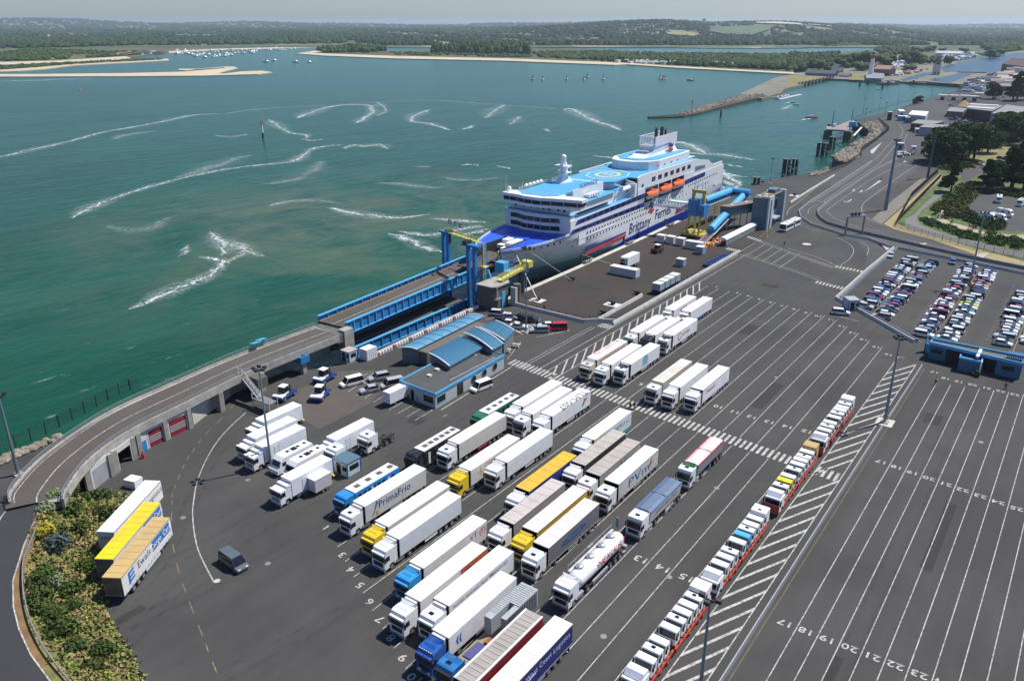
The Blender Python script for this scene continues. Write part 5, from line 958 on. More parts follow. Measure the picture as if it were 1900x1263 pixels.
# bridge with wings
bp = [(-1.4, -4.6), (-3.6, 5), (-4.8, 8.5), (-4.8, 13.5), (-3.8, 17), (-3.4, 22.8), (1.0, 22.8), (2.0, 19.5), (9, 18), (9, 6), (2.0, 4), (2.4, -4.6)]
sc = lambda P_, f: [(x*f+(1-f)*2 if x < 0 else x, CYc+(y-CYc)*f) for x, y in P_]
MB().prism(sc(bp, .965), 18.0, 18.9).build('bridge_base', HW, fe); MB().prism(sc(bp, .955), 18.9, 20.2).build('bridge_windows', HGL, fe); MB().prism(bp, 20.2, 21.1).build('bridge_roof', HW, fe)
for i, (x, y) in enumerate(((-1.6, -3), (-2.6, 1), (-3.45, 5), (-4.45, 8), (-4.6, 11), (-4.4, 14), (-3.6, 17), (-3.3, 20))): fb('bridge_mullion', x-.06, x+.2, y-.05, y+.05, 18.9, 20.2, HSH)
MB().prism([(1, 4.8), (-1.8, 8), (-2, 16), (1, 19.2), (27, 19.2), (27, 4.8)], 21.0, 21.2).build('monkey_deck', DKB, fe)
m_ = MB(); rr = [(1, 4.8), (-1.8, 8), (-2, 16), (1, 19.2), (27, 19.2)]
for z in (21.7, 22.2): ribbon(m_, rr, .06, z, z+.06)
for p in rr+[(8, 19.2), (15, 19.2), (21, 19.2), (-1.9, 12)]: m_.box(p[0]-.05, p[0]+.05, p[1]-.05, p[1]+.05, 21.2, 22.2)
m_.build('deck_railing', HW, fe); fb('name_screen', 9, 29, 4.5, 4.9, 18.2, 21.4, HW); text('ship_name', 'NORMANDIE', 1.9, M('letter_grey', (.10, .12, .16), .5), fe, (19, 4.44, 21.45), (math.pi/2, 0, 0), .03)
fb('deck_house', 9, 29, 4.9, 19, 18.0, 21.0, HW); fb('lower_deck', 1.5, 30, .4, 4.4, 18.0, 18.15, DKB); fb('bridge_wing_light', 4, 5, 1, 2, 18.1, 19.6, HW)
for i in range(5):
    m_ = MB(); m_.cyl((15.5+i*1.15, 1.4-.25*i+.6, 18.9+.1*i), (15.5+i*1.15, 3.4-.25*i+.6, 18.9+.1*i), .6, .6, 10); m_.build('liferaft_canister', WHITE, fe)
for i in range(5): MB().cyl((5+i*2.2, 19.6, 21.9), (6.3+i*2.2, 19.9, 22.1), .5, .5, 8).build('liferaft_canister', WHITE, fe)
# mast
ms = [(18.5, 11, 21.2), (24.5, 15, 21.2)]; m_ = MB(); m_.loft([[(17.5, 14.4, 21.1), (24, 13.2, 21.1), (24, 17.6, 21.1), (17.5, 16.4, 21.1)], [(20, 14.6, 23.2), (23, 14.4, 23.2), (23, 16.4, 23.2), (20, 16.2, 23.2)], [(20.3, 14.8, 27.6), (22.3, 14.7, 27.6), (22.3, 16.1, 27.6), (20.3, 16, 27.6)]]); m_.build('mast', HW, fe)
MB().cyl((21.3, 15.4, 27.6), (21.3, 15.4, 29.2), .9, .9, 12).build('radar_drum', HW, fe); MB().ball((21.3, 15.4, 29.2), .95, .95, .95, 12, 5, 0).build('radome', WHITE, fe); m_ = MB(); m_.box(19, 23.6, 13.4, 17.4, 24.2, 24.35); m_.box(19.8, 22.8, 12.8, 18, 26.5, 26.62); m_.box(18, 26, 15.2, 15.6, 25.4, 25.5); m_.box(19.2, 19.4, 13, 15.4, 27.2, 27.4); m_.build('mast_platform', HW, fe)
for (x, y, h) in ((-2, 22.2, 5.2), (4, 20, 2.4), (-3, 21, 2.6), (29, 17, 6), (-3, 7, 3)): MB().cyl((x, y, 21), (x, y, 21+h), .09, .05, 6).build('antenna', HW, fe)
MB().ball((-1, 21.6, 22), .7, .7, .7, 10, 5).build('small_radome', WHITE, fe)
# midships: helicopter deck, upper works, lifeboats
fb('sun_deck', 30, 68, 3, 21, 17.2, 17.4, DKB); fb('inner_block', 29.9, 68, 3, 21, 13.8, 17.2, HW); MB().prism([(32, 9), (36, 4), (46.5, 4), (46.5, .6), (66, .6), (66, 22), (32, 22)], 19.8, 20.15).build('helicopter_deck', DKB, fe); MB().prism([(34, 9.6), (37, 5.6), (61, 5.6), (64, 9), (64, 19), (34, 19)], 17.3, 19.8).build('helideck_support', HSH, fe)
def ring(name, cx, cy, r0, r1, z, mat, n=32, par=fe):
    m_ = MB(); vs = []
    for i in range(n): a = 2*math.pi*i/n; vs += [(cx+r0*math.cos(a), cy+r0*math.sin(a)*.78, z), (cx+r1*math.cos(a), cy+r1*math.sin(a)*.78, z)]
    m_.add(vs, [(2*i, 2*i+1, (2*i+3) % (2*n), (2*i+2) % (2*n)) for i in range(n)]); return m_.build(name, mat, par)
ring('helideck_circle', 47.5, 12.5, 4.3, 5.5, 20.17, M('heli_yellow', (.80, .62, .06), .5)); ring('helideck_octagon', 47.5, 12.5, 9.2, 9.6, 20.17, WHITE, 8); text('helideck_mark', 'H', 4.6, WHITE, fe, (49.3, 12.5, 20.18), (0, 0, math.pi/2), .01)
m_ = MB()
for x in range(30, 47): m_.box(x+.0, x+.06, .3, .36, 13.8, 14.9)
for x in range(0, 30, 2): m_.box(x, x+.06, .3, .36, 15, 15.1)
for z in (14.3, 14.85): m_.box(.4, 47, .3, .36, z, z+.06)
m_.build('promenade_rail', HSH, fe)
for i in range(5): m_ = MB(); beam(m_, (31+3*i, 3.4, 13.8), (33.5+3*i, 1.0, 18.6), .5, .5); beam(m_, (33.5+3*i, 1.0, 18.6), (33.5+3*i, 4.5, 19.2), .4, .4); (m_.build('davit', HW, fe) if i in (1, 4) else None)
MB().cyl((38, 2.4, 17.2), (44, 2.4, 17.2), .9, .9, 8).build('rescue_boat', HW, fe); fb('davit_house', 44.5, 47, .3, 4, 13.8, 18.5, HW)
MB().profy([(46.4, 16.1), (46.4, 20.3), (49, 20.8), (98, 20.0), (98, 15.3), (47, 15.9)], .1, .6).build('upper_side', HW, fe); fb('upper_side', 46.4, 98, 23.4, 23.9, 14, 20.3, HW); MB().profy([(96, 14), (96, 20.1), (98, 20), (112, 18.0), (118, 15), (118, 13.6)], .12, .5).build('aft_side', HW, fe)
fb('boat_deck', 46.5, 112, .6, 23.5, 17.5, 17.7, DKB); fb('upper_deck', 66, 98, .6, 23.4, 20.0, 20.18, DKB); fb('side_column', 46.4, 52.2, 0.0, .5, 9.8, 16.2, HW); fb('side_column', 87.2, 96.4, 0.02, .5, 13.6, 15.6, HW)
fb('boat_recess_back', 52, 88, 3.2, 3.4, 9.8, 16, HGL); fb('boat_recess_floor', 52, 88, 0, 3.3, 9.9, 10.05, DKB); fb('boat_recess_ceiling', 52, 88, .3, 3.3, 15.4, 15.6, HW)
# cut look of the recess: dark band in front of the plating top
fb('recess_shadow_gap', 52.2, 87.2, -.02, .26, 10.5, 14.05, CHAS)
for i in range(3):
    x0 = 53+i*11.6; lb = MB(); prof_ = [(-.55, 0.), (-.35, .8), (0., 1.3)]
    rings = []
    for u in np.linspace(0, 1, 9):
        w_ = 1.35*max(.12, math.sin(math.pi*min(.97, max(.03, u))))**.45; x = x0+u*9.6
        rings.append([(x, .1+w_*math.cos(a)-.5, 12.9+(1.35*math.sin(a) if math.sin(a) > 0 else .2*math.sin(a))*(.8+.2*w_)) for a in [2*math.pi*j/12 for j in range(12)]])
    lb.loft(rings); b_ = lb.build('lifeboat', RB, fe)
    h_ = MB(); rings = [[(x, (y-(-.4))*.96-.4, 12.85-abs(z-12.85)*.0-(1.2 if k_ in (0,) else 0)) for k_, (x, y, z) in enumerate([(r[0][0], r[0][1], 12.9), (r[6][0], r[6][1], 12.9)])] for r in rings]
    h2 = MB(); h2.loft([[(r[0][0], r[0][1], 12.92), (r[6][0], r[6][1], 12.92), (r[6][0], -.4+(r[6][1]+.4)*.5, 11.8), (r[0][0], -.4+(r[0][1]+.4)*.5, 11.8)] for r in [[(q[0][0], q[0][1]), None, None, None, None, None, (q[1][0], q[1][1])] for q in rings]]); h2.build('boat_hull', HW, b_)
    m_ = MB(); m_.box(x0+4.2, x0+6.2, -.9, .4, 14.0, 14.6); m_.build('boat_cupola', RB, b_)
    if i: fb('recess_post', x0-1.4, x0-1.0, -.05, .3, 9.9, 15.6, HW)
for i in range(7): x = 57.5+i*5.4; fb('lounge_window', x, x+2.9, .02, .12, 17.4-.02*i, 18.9-.02*i, HGL)
for i in range(2): fb('cabin_window', 49.3+i*.9, 49.9+i*.9, .02, .12, 16.6, 17.6, HGL)
for i in range(8): fb('tall_window', 98+i*1.35, 98.9+i*1.35, .0, .12, 15.4, 17.2-.1*i, M('pale_ship_glass', (.20, .26, .28), .15))
m_ = MB(); m_.profy([(88, 11.4), (109, 12.0), (109, 13.6), (88, 13.2)], -.05, 0); m_.build('aft_blue_band', HB, fe)
for i in range(4): fb('band_window', 93.5+i*4, 95.6+i*4, -.09, -.04, 11.9, 13.1, HGL)
# blue window bands forward
for (x0, x1, zb0, zt0, zb1, zt1) in ((2.8, 52, 12.2, 13.6, 12.6, 14.2), (-.2, 52, 9.9, 11.1, 9.4, 10.9)):
    m_ = MB(); m_.profy([(x0, zb0), (x1, zb1), (x1, zt1), (x0+1.6, zt0)], -.05, 0); m_.build('window_band', HB, fe); n = 11
    for i in range(n):
        x = x0+3.4+i*(x1-x0-5)/n; u = (x-x0)/(x1-x0); fb('band_window', x, x+2.3, -.09, -.04, zb0+(zb1-zb0)*u+.12, zt0+(zt1-zt0)*u-.12, HGL)
def wrow(x0, x1, z0, z1, n, s=.62, skip=()):
    me = MB().box(0, s, -.05, 0, 0, s*1.05).mesh('porthole_window', HGL)
    for i in range(n):
        if i in skip: continue
        u = i/(n-1); x = x0+(x1-x0)*u; ob('porthole_window', me, fe, (x, min(0, CYc-hwid(x, z0+(z1-z0)*u))-.0, z0+(z1-z0)*u))
wrow(10.6, 62, 8.0, 8.3, 27); wrow(10.8, 60, 6.0, 6.4, 24); wrow(64, 86, 8.6, 8.9, 12, .6); wrow(92, 122, 10.2, 10.8, 16, .6); wrow(96, 112, 8.2, 8.5, 8, .55); wrow(70, 90, 7.2, 7.4, 7, .5); wrow(100, 118, 6.4, 6.6, 6, .45)
fb('shell_door', 5.4, 9.8, -.03, 0, 5.4, 9.0, HW); fb('rubbing_strake', 5.0, 30, -.12, 0, 7.3, 7.45, HW); fb('stern_door_line', 114, 114.1, -.03, 0, 2, 12, GREYM)
for x, z in ((-9, 4.2), (3.5, 5.2), (120, 6)): fb('mooring_port', x, x+1.4, CYc-hwid(x, z)-.1, CYc-hwid(x, z)+.3, z, z+.5, CHAS)
# livery
BFN = M('lettering_blue', (.015, .03, .22), .4); text('livery_lettering', 'Brittany', 5.3, BFN, fe, (40.6, -.07, 1.7), (math.pi/2, 0, 0), .02, 'LEFT', .12, .98, .03); text('livery_lettering', 'Ferries', 5.3, BFN, fe, (61.8, -.07, 2.7), (math.pi/2, 0, 0), .02, 'LEFT', .12, .92, .03)
text('ship_name', 'NORMANDIE', 1.35, M('letter_grey2', (.18, .19, .2), .5), fe, (-2.6, -.3, 7.0), (math.pi/2, 0, .03), .02, 'LEFT')
def wave_flag(x, y, z, w_, h, s_=1):
    for mt, o_, hh in ((BFN, .5, .5), (RED, 0, .42)):
        m_ = MB(); n = 8; top = [(x+w_*i/n+.28*h*(o_+hh), z+h*(o_+hh)+.12*h*math.sin(i/n*6.28)) for i in range(n+1)]; bot = [(x+w_*i/n+.28*h*o_, z+h*o_+.12*h*math.sin(i/n*6.28)) for i in range(n+1)]
        for i in range(n): m_.add([(bot[i][0], y, bot[i][1]), (bot[i+1][0], y, bot[i+1][1]), (top[i+1][0], y, top[i+1][1]), (top[i][0], y, top[i][1])], [(0, 1, 2, 3)])
        m_.build('livery_flag', mt, fe)
wave_flag(56, -.07, 6.0, 3.6, 3.6)
for x0, x1 in ((11, 38.5), (81, 96)):
    m_ = MB(); m_.profy([(x0, 2.3), (x1, 2.3+.01*(x1-x0)), (x1, 3.2), (x0+.8, 3.2)], -.05, 0); m_.build('blue_stripe', BFN, fe); m_ = MB(); m_.profy([(x0-.6, 1.3), (x1, 1.4), (x1, 2.3), (x0, 2.3)], -.05, 0); m_.build('red_stripe', RED, fe)
m_ = MB(); pts = [(x, CYc-hwid(x, 8.4)-.06) for x in np.linspace(-19.5, -2.6, 9)]; m_.loft([[(p[0], p[1], 8.9+.0*p[0]), (p[0], p[1]+.04, 8.9), (p[0], CYc-hwid(p[0], 7.8)-.02, 8.0), (p[0], CYc-hwid(p[0], 7.8)-.06, 8.0)] for p in pts]); m_.build('bow_window_band', HB, fe)
for i in range(5): x = -15.5+i*2.7; fb('band_window', x, x+.9, CYc-hwid(x, 8.4)-.14, CYc-hwid(x, 8.4)+.1, 8.15, 8.75, HGL)
# funnel and after deck
MB().prism([(60, 9), (63, 4.2), (68, 2.2), (96, 2.2), (98, 3), (98, 20.5), (68, 21), (62, 18.5), (60, 15)], 20.1, 23.2).build('funnel_house', HW, fe); MB().prism([(63, 9.5), (66, 5.2), (70, 3.4), (95.5, 3.4), (96.5, 20), (69, 19.8), (64, 16)], 23.2, 23.4).build('funnel_house_top', DKB, fe)
rings = [[(62, 8.5, 22.9), (96, 6, 22.9), (99, 9, 22.9), (99, 16, 22.9), (96, 17.5, 22.9), (62, 15, 22.9)], [(70, 8.4, 23.7), (94.5, 6.9, 23.7), (96, 9, 23.7), (96, 15, 23.7), (94.5, 16.4, 23.7), (70, 14.8, 23.7)], [(75.5, 8.2, 25.2), (94, 7.7, 25.2), (95.5, 9, 25.2), (95.5, 14.4, 25.2), (94, 15, 25.2), (75.5, 14.4, 25.2)], [(76, 8, 26.8), (94.5, 7.7, 26.8), (95.5, 9, 26.8), (95.5, 14.4, 26.8), (94.5, 15, 26.8), (76, 14.2, 26.8)]]
MB().loft(rings).build('funnel', HW, fe)
for i in range(9): z = 26.8+.36*i; fb('funnel_louvre', 75.5, 95.5, 7.7, 7.85, z, z+.3, HW); fb('funnel_louvre', 75.5, 95.5, 14.4, 14.5, z, z+.2, HW); fb('funnel_louvre', 75.5, 75.65, 7.7, 14.5, z, z+.22, HSH)
m_ = MB()
for x in np.arange(75.6, 95.6, 2.8): m_.box(x, x+.08, 7.86, 7.95, 26.8, 30)
m_.build('funnel_cage', HSH, fe); m_ = MB(); ribbon(m_, [(75.6, 7.8), (95.4, 7.8), (95.4, 14.4), (75.6, 14.4), (75.6, 7.8)], .25, 30, 30.25); m_.build('funnel_rim', WHITE, fe); fb('funnel_back', 95.3, 95.5, 8, 14.3, 26.9, 30.1, HW); fb('funnel_cage_floor', 76.1, 95.2, 8.2, 14.2, 26.81, 26.95, HW)
for i, (x, y) in enumerate(((80, 10.4), (81.4, 11.2), (82.8, 12), (84.2, 12.8), (85, 10.6), (86.4, 11.4), (89.4, 12.2), (90.6, 12.8), (83.4, 10.2), (87.6, 10.2))): MB().cyl((x+2, y, 26.9), (x+2.4, y, 31.6+(i % 3)*.5), .42, .38, 8).build('exhaust_pipe', CHAS, fe)
# emblem on the funnel flank
for mt, z0 in ((BFN, 25.3), (RED, 23.7)):
    m_ = MB(); n = 6
    for i in range(n):
        f_ = lambda k_: (85.6+4.8*k_/n, 6.9, z0+.3*math.sin(k_/n*6.28)); a, b_ = f_(i), f_(i+1); m_.add([a, b_, (b_[0]+.7, b_[1], b_[2]+1.35), (a[0]+.7, a[1], a[2]+1.35)], [(0, 1, 2, 3)])
    m_.build('funnel_emblem', mt, fe)
for i in range(4): fb('hatch_mark', 66+i*6, 67.6+i*6, 2.1, 2.2, 21.2, 21.6, (RED, GREYM)[i % 2])
for i in range(6): MB().cyl((103+i*.9, 2.2, 18.2), (103+i*.9, 4.2, 18.2), .42, .42, 8).build('liferaft_canister', WHITE, fe)
fb('aft_wing', 118, 128, .1, .6, 13.8, 15.4, HW); m_ = MB(); m_.prism([(119, 15), (129.8, 13), (129.8, 23.8), (119, 23.8)], 15.8, 16.1); m_.build('aft_roof', WHITE, fe); fb('aft_house', 120, 129.6, 15, 23.6, 13.8, 15.8, HW); fb('aft_step', 110, 118, 5, 20, 13.8, 16.2, HW); fb('aft_deck_marking', 119, 125, 3, 8, 13.82, 13.84, HSH)
m_ = MB()
for x in np.arange(112, 129, 1.2): m_.box(x, x+.05, .3, .35, 14, 15)
for z in (14.5, 15): m_.box(112, 129.6, .3, .35, z, z+.05)
m_.build('aft_rail', HSH, fe); MB().cyl((112, 20, 17.7), (112, 20, 21.5), .08, .06, 6).build('ensign_staff', HW, fe); fb('ensign', 112, 113.6, 20, 20.05, 20.2, 21.4, NAVY)
rope = empty('mooring_ropes', (0, 0, 0), 0, 'two taut mooring ropes from the ferry bow down to the quay hooks', 'rope'); p = g(997, 556, .8); q = Vector((-127, 205, 0))+Matrix.Rotation(FR, 3, 'Z') @ Vector((-21, CYc-hwid(-21, 8)-.1, 8.0)); MB().cyl((*p, .8), tuple(q), .14, .14, 6).build('upright_rope', M('rope', (.62, .60, .52), .9), rope)
p = g(1061, 520, .6); q = Vector((-127, 205, 0))+Matrix.Rotation(FR, 3, 'Z') @ Vector((-17, CYc-hwid(-17, 8)-.1, 8.4)); MB().cyl((*p, .6), tuple(q), .06, .06, 5).build('slack_rope', MC['rope'], rope); p = g(1140, 492, .6); q = Vector((-127, 205, 0))+Matrix.Rotation(FR, 3, 'Z') @ Vector((8, -.1, 2.)); MB().cyl((*p, .6), tuple(q), .06, .06, 5).build('slack_rope', MC['rope'], rope)
# ================================================================= LORRIES  (front looks to -y, origin under the front bumper)
def wheel_mesh():
    return (MB().cyl((-.16, 0, 0), (.16, 0, 0), .5, .5, 14).mesh('wheel', RUBBER), MB().cyl((-.19, 0, 0), (.19, 0, 0), .27, .27, 10).mesh('rim', STEEL))
WM, RM_ = wheel_mesh()
def wheel(t, x, y, z=.5, s=1.):
    w_ = ob('wheel', WM, t, (x, y, z)); r_ = ob('rim', RM_, w_); w_.scale = (s, s, s); return w_
def cab(t, kind='high', col=(.8, .8, .79), top=None):
    """tractor cab with its own parts"""
    hr = {'high': 3.45, 'low': 2.9, 'dark': 3.45}[kind]; m_ = MB()
    prof_ = [(.05, .55), (0, 1.0), (0, 1.75), (.16, 2.75), (.42, hr-.12), (.75, hr), (2.15, hr+.02), (2.2, 1.0), (2.2, .75), (1.95, .7), (1.85, 1.05), (1.35, 1.15), (.95, 1.0), (.9, .55)]
    m_.prof(prof_, -1.2, 1.2); c = m_.build('cab', TRUCKP, t, color=col)
    ws = MB(); ws.loft([[(-1.08, -.03, 1.8), (1.08, -.03, 1.8), (1.08, .12, 2.72), (-1.08, .12, 2.72)], [(-1.08, .06, 1.8), (1.08, .06, 1.8), (1.08, .22, 2.72), (-1.08, .22, 2.72)]]); ws.build('windscreen', DARKGL, c)
    for s_ in (-1, 1):
        MB().prof([(.25, 1.75), (.36, 2.5), (1.0, 2.5), (1.05, 1.75)], 1.19*s_, 1.215*s_).build('side_window', DARKGL, c); MB().box(1.3*s_-.09, 1.3*s_+.09, .0, .18, 1.75, 2.5).build('mirror', BLACK, c)
        MB().box(.72*s_-.24, .72*s_+.24, -.05, .04, .62, .86).build('headlight', LAMP, c)
    MB().box(-.85, .85, -.04, .03, .95, 1.6).build('grille', BLACK if kind != 'low' else GREYM, c); MB().box(-1.2, 1.2, -.1, .2, .35, .6).build('bumper', GREYM, c)
    MB().prof([(-.12, 2.72), (-.08, 2.95), (.2, 2.98), (.16, 2.76)], -1.12, 1.12).build('sun_visor', BLACK if kind == 'dark' else TRUCKP, c, color=top or col)
    return c
def deflector(t, kind, col):
    m_ = MB()
    if kind == 'swoop': m_.loft([[(-1.0, .95, 3.44), (1.0, .95, 3.44), (1.0, 2.2, 3.44), (-1.0, 2.2, 3.44)], [(-.75, 1.3, 3.62), (.75, 1.3, 3.62), (1.05, 2.2, 3.8), (-1.05, 2.2, 3.8)], [(-.6, 1.7, 3.72), (.6, 1.7, 3.72), (1.1, 2.2, 4.0), (-1.1, 2.2, 4.0)]]); m_.build('roof_spoiler', TRUCKP, t, color=col)
    elif kind == 'hatch': MB().box(-.38, .3, .95, 1.45, 3.44, 3.5).build('sunroof', DARKGL, t); MB().prof([(1.5, 3.44), (2.2, 3.75), (2.2, 3.44)], -1.05, 1.05).build('roof_spoiler', TRUCKP, t, color=col)
    for s_ in (-1, 1): MB().box(1.14*s_-.04, 1.14*s_+.04, 2.2, 2.55, 1.0, 3.5).build('side_fairing', TRUCKP, t, color=col)
def tractor_base(t, rear=6.0):
    MB().box(-.45, .45, 1.8, rear, .75, 1.0).build('chassis', CHAS, t)
    for s_ in (-1, 1):
        wheel(t, s_*1.03, 1.4); wheel(t, s_*.98, 5.0); MB().box(s_*.85-.3, s_*.85+.3, 2.4, 3.9, .5, 1.0).build('fuel_tank', STEEL, t)
def lorry(label, frb, fra, body='reefer', cabk='high', cabc=(.8, .8, .79), dfl='swoop', roof=(.8, .8, .79), side=None, front=None, L_=13.6, top=None, ht=4.0, wheels=(11.6, 12.9, 14.2), skirt=None, cat='lorry', grp='lorries waiting in the lanes', notractor=False, tch=True):
    """frb, fra: x of the right-hand side and y of the trailer's front end"""
    t = empty('articulated_lorry' if not notractor else 'semi_trailer', (frb-1.27, fra-2.9, 0), 0, label, cat, grp)
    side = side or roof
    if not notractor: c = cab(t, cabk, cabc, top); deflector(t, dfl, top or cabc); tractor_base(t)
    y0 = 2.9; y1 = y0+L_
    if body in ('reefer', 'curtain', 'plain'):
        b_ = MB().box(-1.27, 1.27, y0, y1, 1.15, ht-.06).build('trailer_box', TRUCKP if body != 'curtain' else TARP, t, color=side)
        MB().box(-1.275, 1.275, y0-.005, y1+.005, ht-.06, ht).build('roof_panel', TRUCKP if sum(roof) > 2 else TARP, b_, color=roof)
        if body == 'reefer':
            MB().box(-.95, .95, y0-.4, y0, 2.5, ht-.12).build('cooling_unit', TRUCKP, b_, color=(.62, .62, .6)); MB().box(-.75, .75, y0-.43, y0-.4, 2.7, 3.5).build('fan_grille', BLACK, b_)
            for i in range(2): MB().box(-1.29, 1.29, y0+i*(L_-.12), y0+.12+i*(L_-.12), 1.1, ht+.01).build('corner_frame', STEEL, b_)
        elif body == 'curtain':
            for i in range(12): y = y0+.6+i*(L_-1.2)/11; MB().box(1.27, 1.29, y-.03, y+.03, 1.05, 1.5).build('strap', BLACK, b_)
            for i in range(7): y = y0+.8+i*(L_-1.6)/6; MB().box(-1.2, 1.2, y-.04, y+.04, ht, ht+.025).build('roof_bow', TARP, b_, color=tuple(v*.8 for v in roof))
            MB().box(-1.29, 1.29, y0, y0+.12, 1.1, ht+.01).build('front_frame', STEEL, b_); MB().box(1.26, 1.3, y0, y1, ht-.16, ht-.04).build('roof_rail', GREYM, b_); MB().box(1.26, 1.3, y0, y1, 1.05, 1.15).build('sill_rail', STEEL, b_)
        for s_ in (-1, 1): MB().box(s_*.64-.6, s_*.64+.6, y1, y1+.04, 1.25, ht-.15).build('rear_door', TRUCKP, b_, color=side); MB().box(s_*1.0-.15, s_*1.0+.15, y1, y1+.06, .85, 1.0).build('tail_light', RED, b_)
    MB().box(-.45, .45, y0+.8, y1-.1, .85, 1.15).build('trailer_chassis', CHAS, t)
    for y in wheels:
        for s_ in (-1, 1): wheel(t, s_*1.03, y)
    for s_ in (-1, 1):
        MB().box(s_*1.15-.03, s_*1.15+.03, 8.2, 10.9, .5, 1.1).build('side_guard', TRUCKP, t, color=skirt or (.55, .55, .55))
        MB().box(s_*.8-.1, s_*.8+.1, 6.3, 6.5, .15, 1.1).build('landing_leg', GREYM, t); MB().box(s_*1.05-.2, s_*1.05+.2, y1-.55, y1-.5, .2, .85).build('mudflap', RUBBER, t)
    return t
def logo(t, s, y, z, size, mat, x=1.285, sx=1., shear=0.): return text('side_lettering', s, size, mat, t, (x, y, z), SIDE_R, .006, 'CENTER', shear, sx)
W8 = (.8, .8, .79); CREAM = (.62, .59, .50); GRY = (.30, .29, .28); BEI = (.42, .38, .33); YLW = (.78, .55, .02); CBL = (.03, .30, .62); CORP = (.80, .42, .02)
TEAL = M('print_teal', (.04, .30, .36), .5); PBLUE = M('print_blue', (.03, .14, .38), .5); PRED = M('print_red', (.50, .03, .05), .5); PGREY = M('print_grey', (.22, .24, .25), .5); PBLACK = M('print_black', (.04, .04, .05), .5); PCYAN = M('print_cyan', (.08, .38, .58), .5); PGOLD = M('print_gold', (.50, .36, .10), .5)
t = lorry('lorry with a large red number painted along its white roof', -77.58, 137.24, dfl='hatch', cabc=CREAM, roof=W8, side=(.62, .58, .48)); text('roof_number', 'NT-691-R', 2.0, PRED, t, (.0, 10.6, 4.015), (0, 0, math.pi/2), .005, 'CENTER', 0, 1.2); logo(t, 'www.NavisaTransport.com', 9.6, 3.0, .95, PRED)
lorry('plain white lorry between the roof-number lorry and the globe logo lorry', -73.82, 136.77, dfl='hatch')
t = lorry('white lorry with a blue globe print on its side and dark cab front', -70.69, 139.39, cabk='dark', dfl='hatch', cabc=W8, top=(.03, .04, .05)); g_ = MB()
for i in range(7): z = 2.05+.28*i; r = math.sqrt(max(.05, 1-((z-2.9)/1.1)**2)); g_.box(1.285, 1.295, 9.5-r*1.3, 9.5+r*1.3, z, z+.17)
g_.build('globe_print', PCYAN, t); logo(t, 'REFRISAN', 9.5, 1.75, .5, PCYAN)
lorry('white lorry parked behind the roof-number lorry, sunroofed white cab', -77.84, 156.8, dfl='hatch', cabk='dark'); lorry('white trailer pulled by a black cab, behind the zebra trio', -74.27, 157.66, cabc=(.015, .02, .035), dfl='swoop', cabk='dark')
t = lorry('white lorry with a dark red ring and lettering on its side', -70.84, 159.73, dfl='hatch', cabk='dark', top=(.03, .04, .05)); r_ = MB(); n = 20
for i in range(3, n): a, b_ = 2*math.pi*i/n, 2*math.pi*(i+1)/n; r_.add([(1.29, 6.6+1.0*math.cos(a), 2.7+1.0*math.sin(a)), (1.29, 6.6+1.0*math.cos(b_), 2.7+1.0*math.sin(b_)), (1.29, 6.6+.75*math.cos(b_), 2.7+.75*math.sin(b_)), (1.29, 6.6+.75*math.cos(a), 2.7+.75*math.sin(a))], [(0, 1, 2, 3)])
r_.build('ring_logo', PRED, t); logo(t, 'caravadia', 9.9, 2.5, 1.05, PRED)
t = lorry('farthest white lorry in the left lane beside the pale barrier', -78.26, 175.61, dfl='hatch', cabk='low'); logo(t, 'TRANSPORT', 8.5, 2.8, .8, PGREY)
lorry('farthest white lorry in the second lane, blue skirt under its trailer', -74.38, 176.95, dfl='hatch', cabk='low', skirt=(.02, .06, .35))
lorry('cream topped lorry with its driver door open by the pedestrians on the zebra', -61.1, 134.89, roof=(.60, .57, .49), side=(.48, .42, .36), dfl='hatch', cabk='dark', body='plain'); lorry('white lorry between the cream lorry and the one with small red lettering', -57.49, 134.86)
t = lorry('white curtain-sided lorry with small red lettering at the front of its side', -53.42, 136.25, body='curtain'); logo(t, 'TVilogistics', 6.8, 2.6, 1.0, PRED)
lorry('white lorry beside the green bus-like lorry below the zebra', -77.37, 110.0); t = lorry('white lorry in the middle of the trio just below the zebra', -74.09, 108.43, cabk='dark', dfl='hatch')
t = lorry('white lorry with large black number on its roof and a leaf print', -70.8, 109.86); text('roof_number', 'TLM-007', 2.0, PBLACK, t, (0, 11.0, 4.015), (0, 0, -math.pi/2), .005, 'CENTER', 0, 1.2); MB().prof([(13.6, 2.4), (14.0, 3.4), (14.6, 3.1), (15.2, 3.5), (14.9, 2.6), (14.4, 2.8), (14.1, 2.2)], 1.28, 1.295).build('leaf_print', M('print_orange', (.55, .16, .04), .5), t); MB().prof([(13.2, 1.9), (13.7, 2.9), (14.0, 2.3), (13.8, 1.9)], 1.28, 1.292).build('leaf_print', M('print_green', (.08, .30, .08), .5), t)
lorry('long cream-white lorry with a red tool box under it next to the black coach', -77.86, 91.98, roof=(.74, .71, .62), side=(.62, .60, .54), dfl='hatch', skirt=(.45, .02, .05))
t = lorry('white trailer with a gold star print and yellow cab, farther of two such', -70.84, 86.36, cabc=YLW, side=(.66, .63, .55)); MB().prof([(4.6, 2.7), (5.5, 2.8), (5.6, 4.0-.2), (5.7, 2.8), (6.6, 2.7), (5.7, 2.6), (5.6, 1.6), (5.5, 2.6)], 1.28, 1.295).build('star_print', PGOLD, t); logo(t, 'CAMPILLO', 9.4, 2.9, 1.1, PGOLD)
t = lorry('plain white lorry with stocky white cab, left of the orange-roofed one', -67.68, 91.85, skirt=(.7, .7, .7))
t = lorry('lorry with an orange-yellow roof and dark blue curtain sides', -59.87, 86.88, body='curtain', roof=CORP, side=(.012, .03, .20)); logo(t, 'Girteka', 5.4, 1.9, 1.5, WHITE)
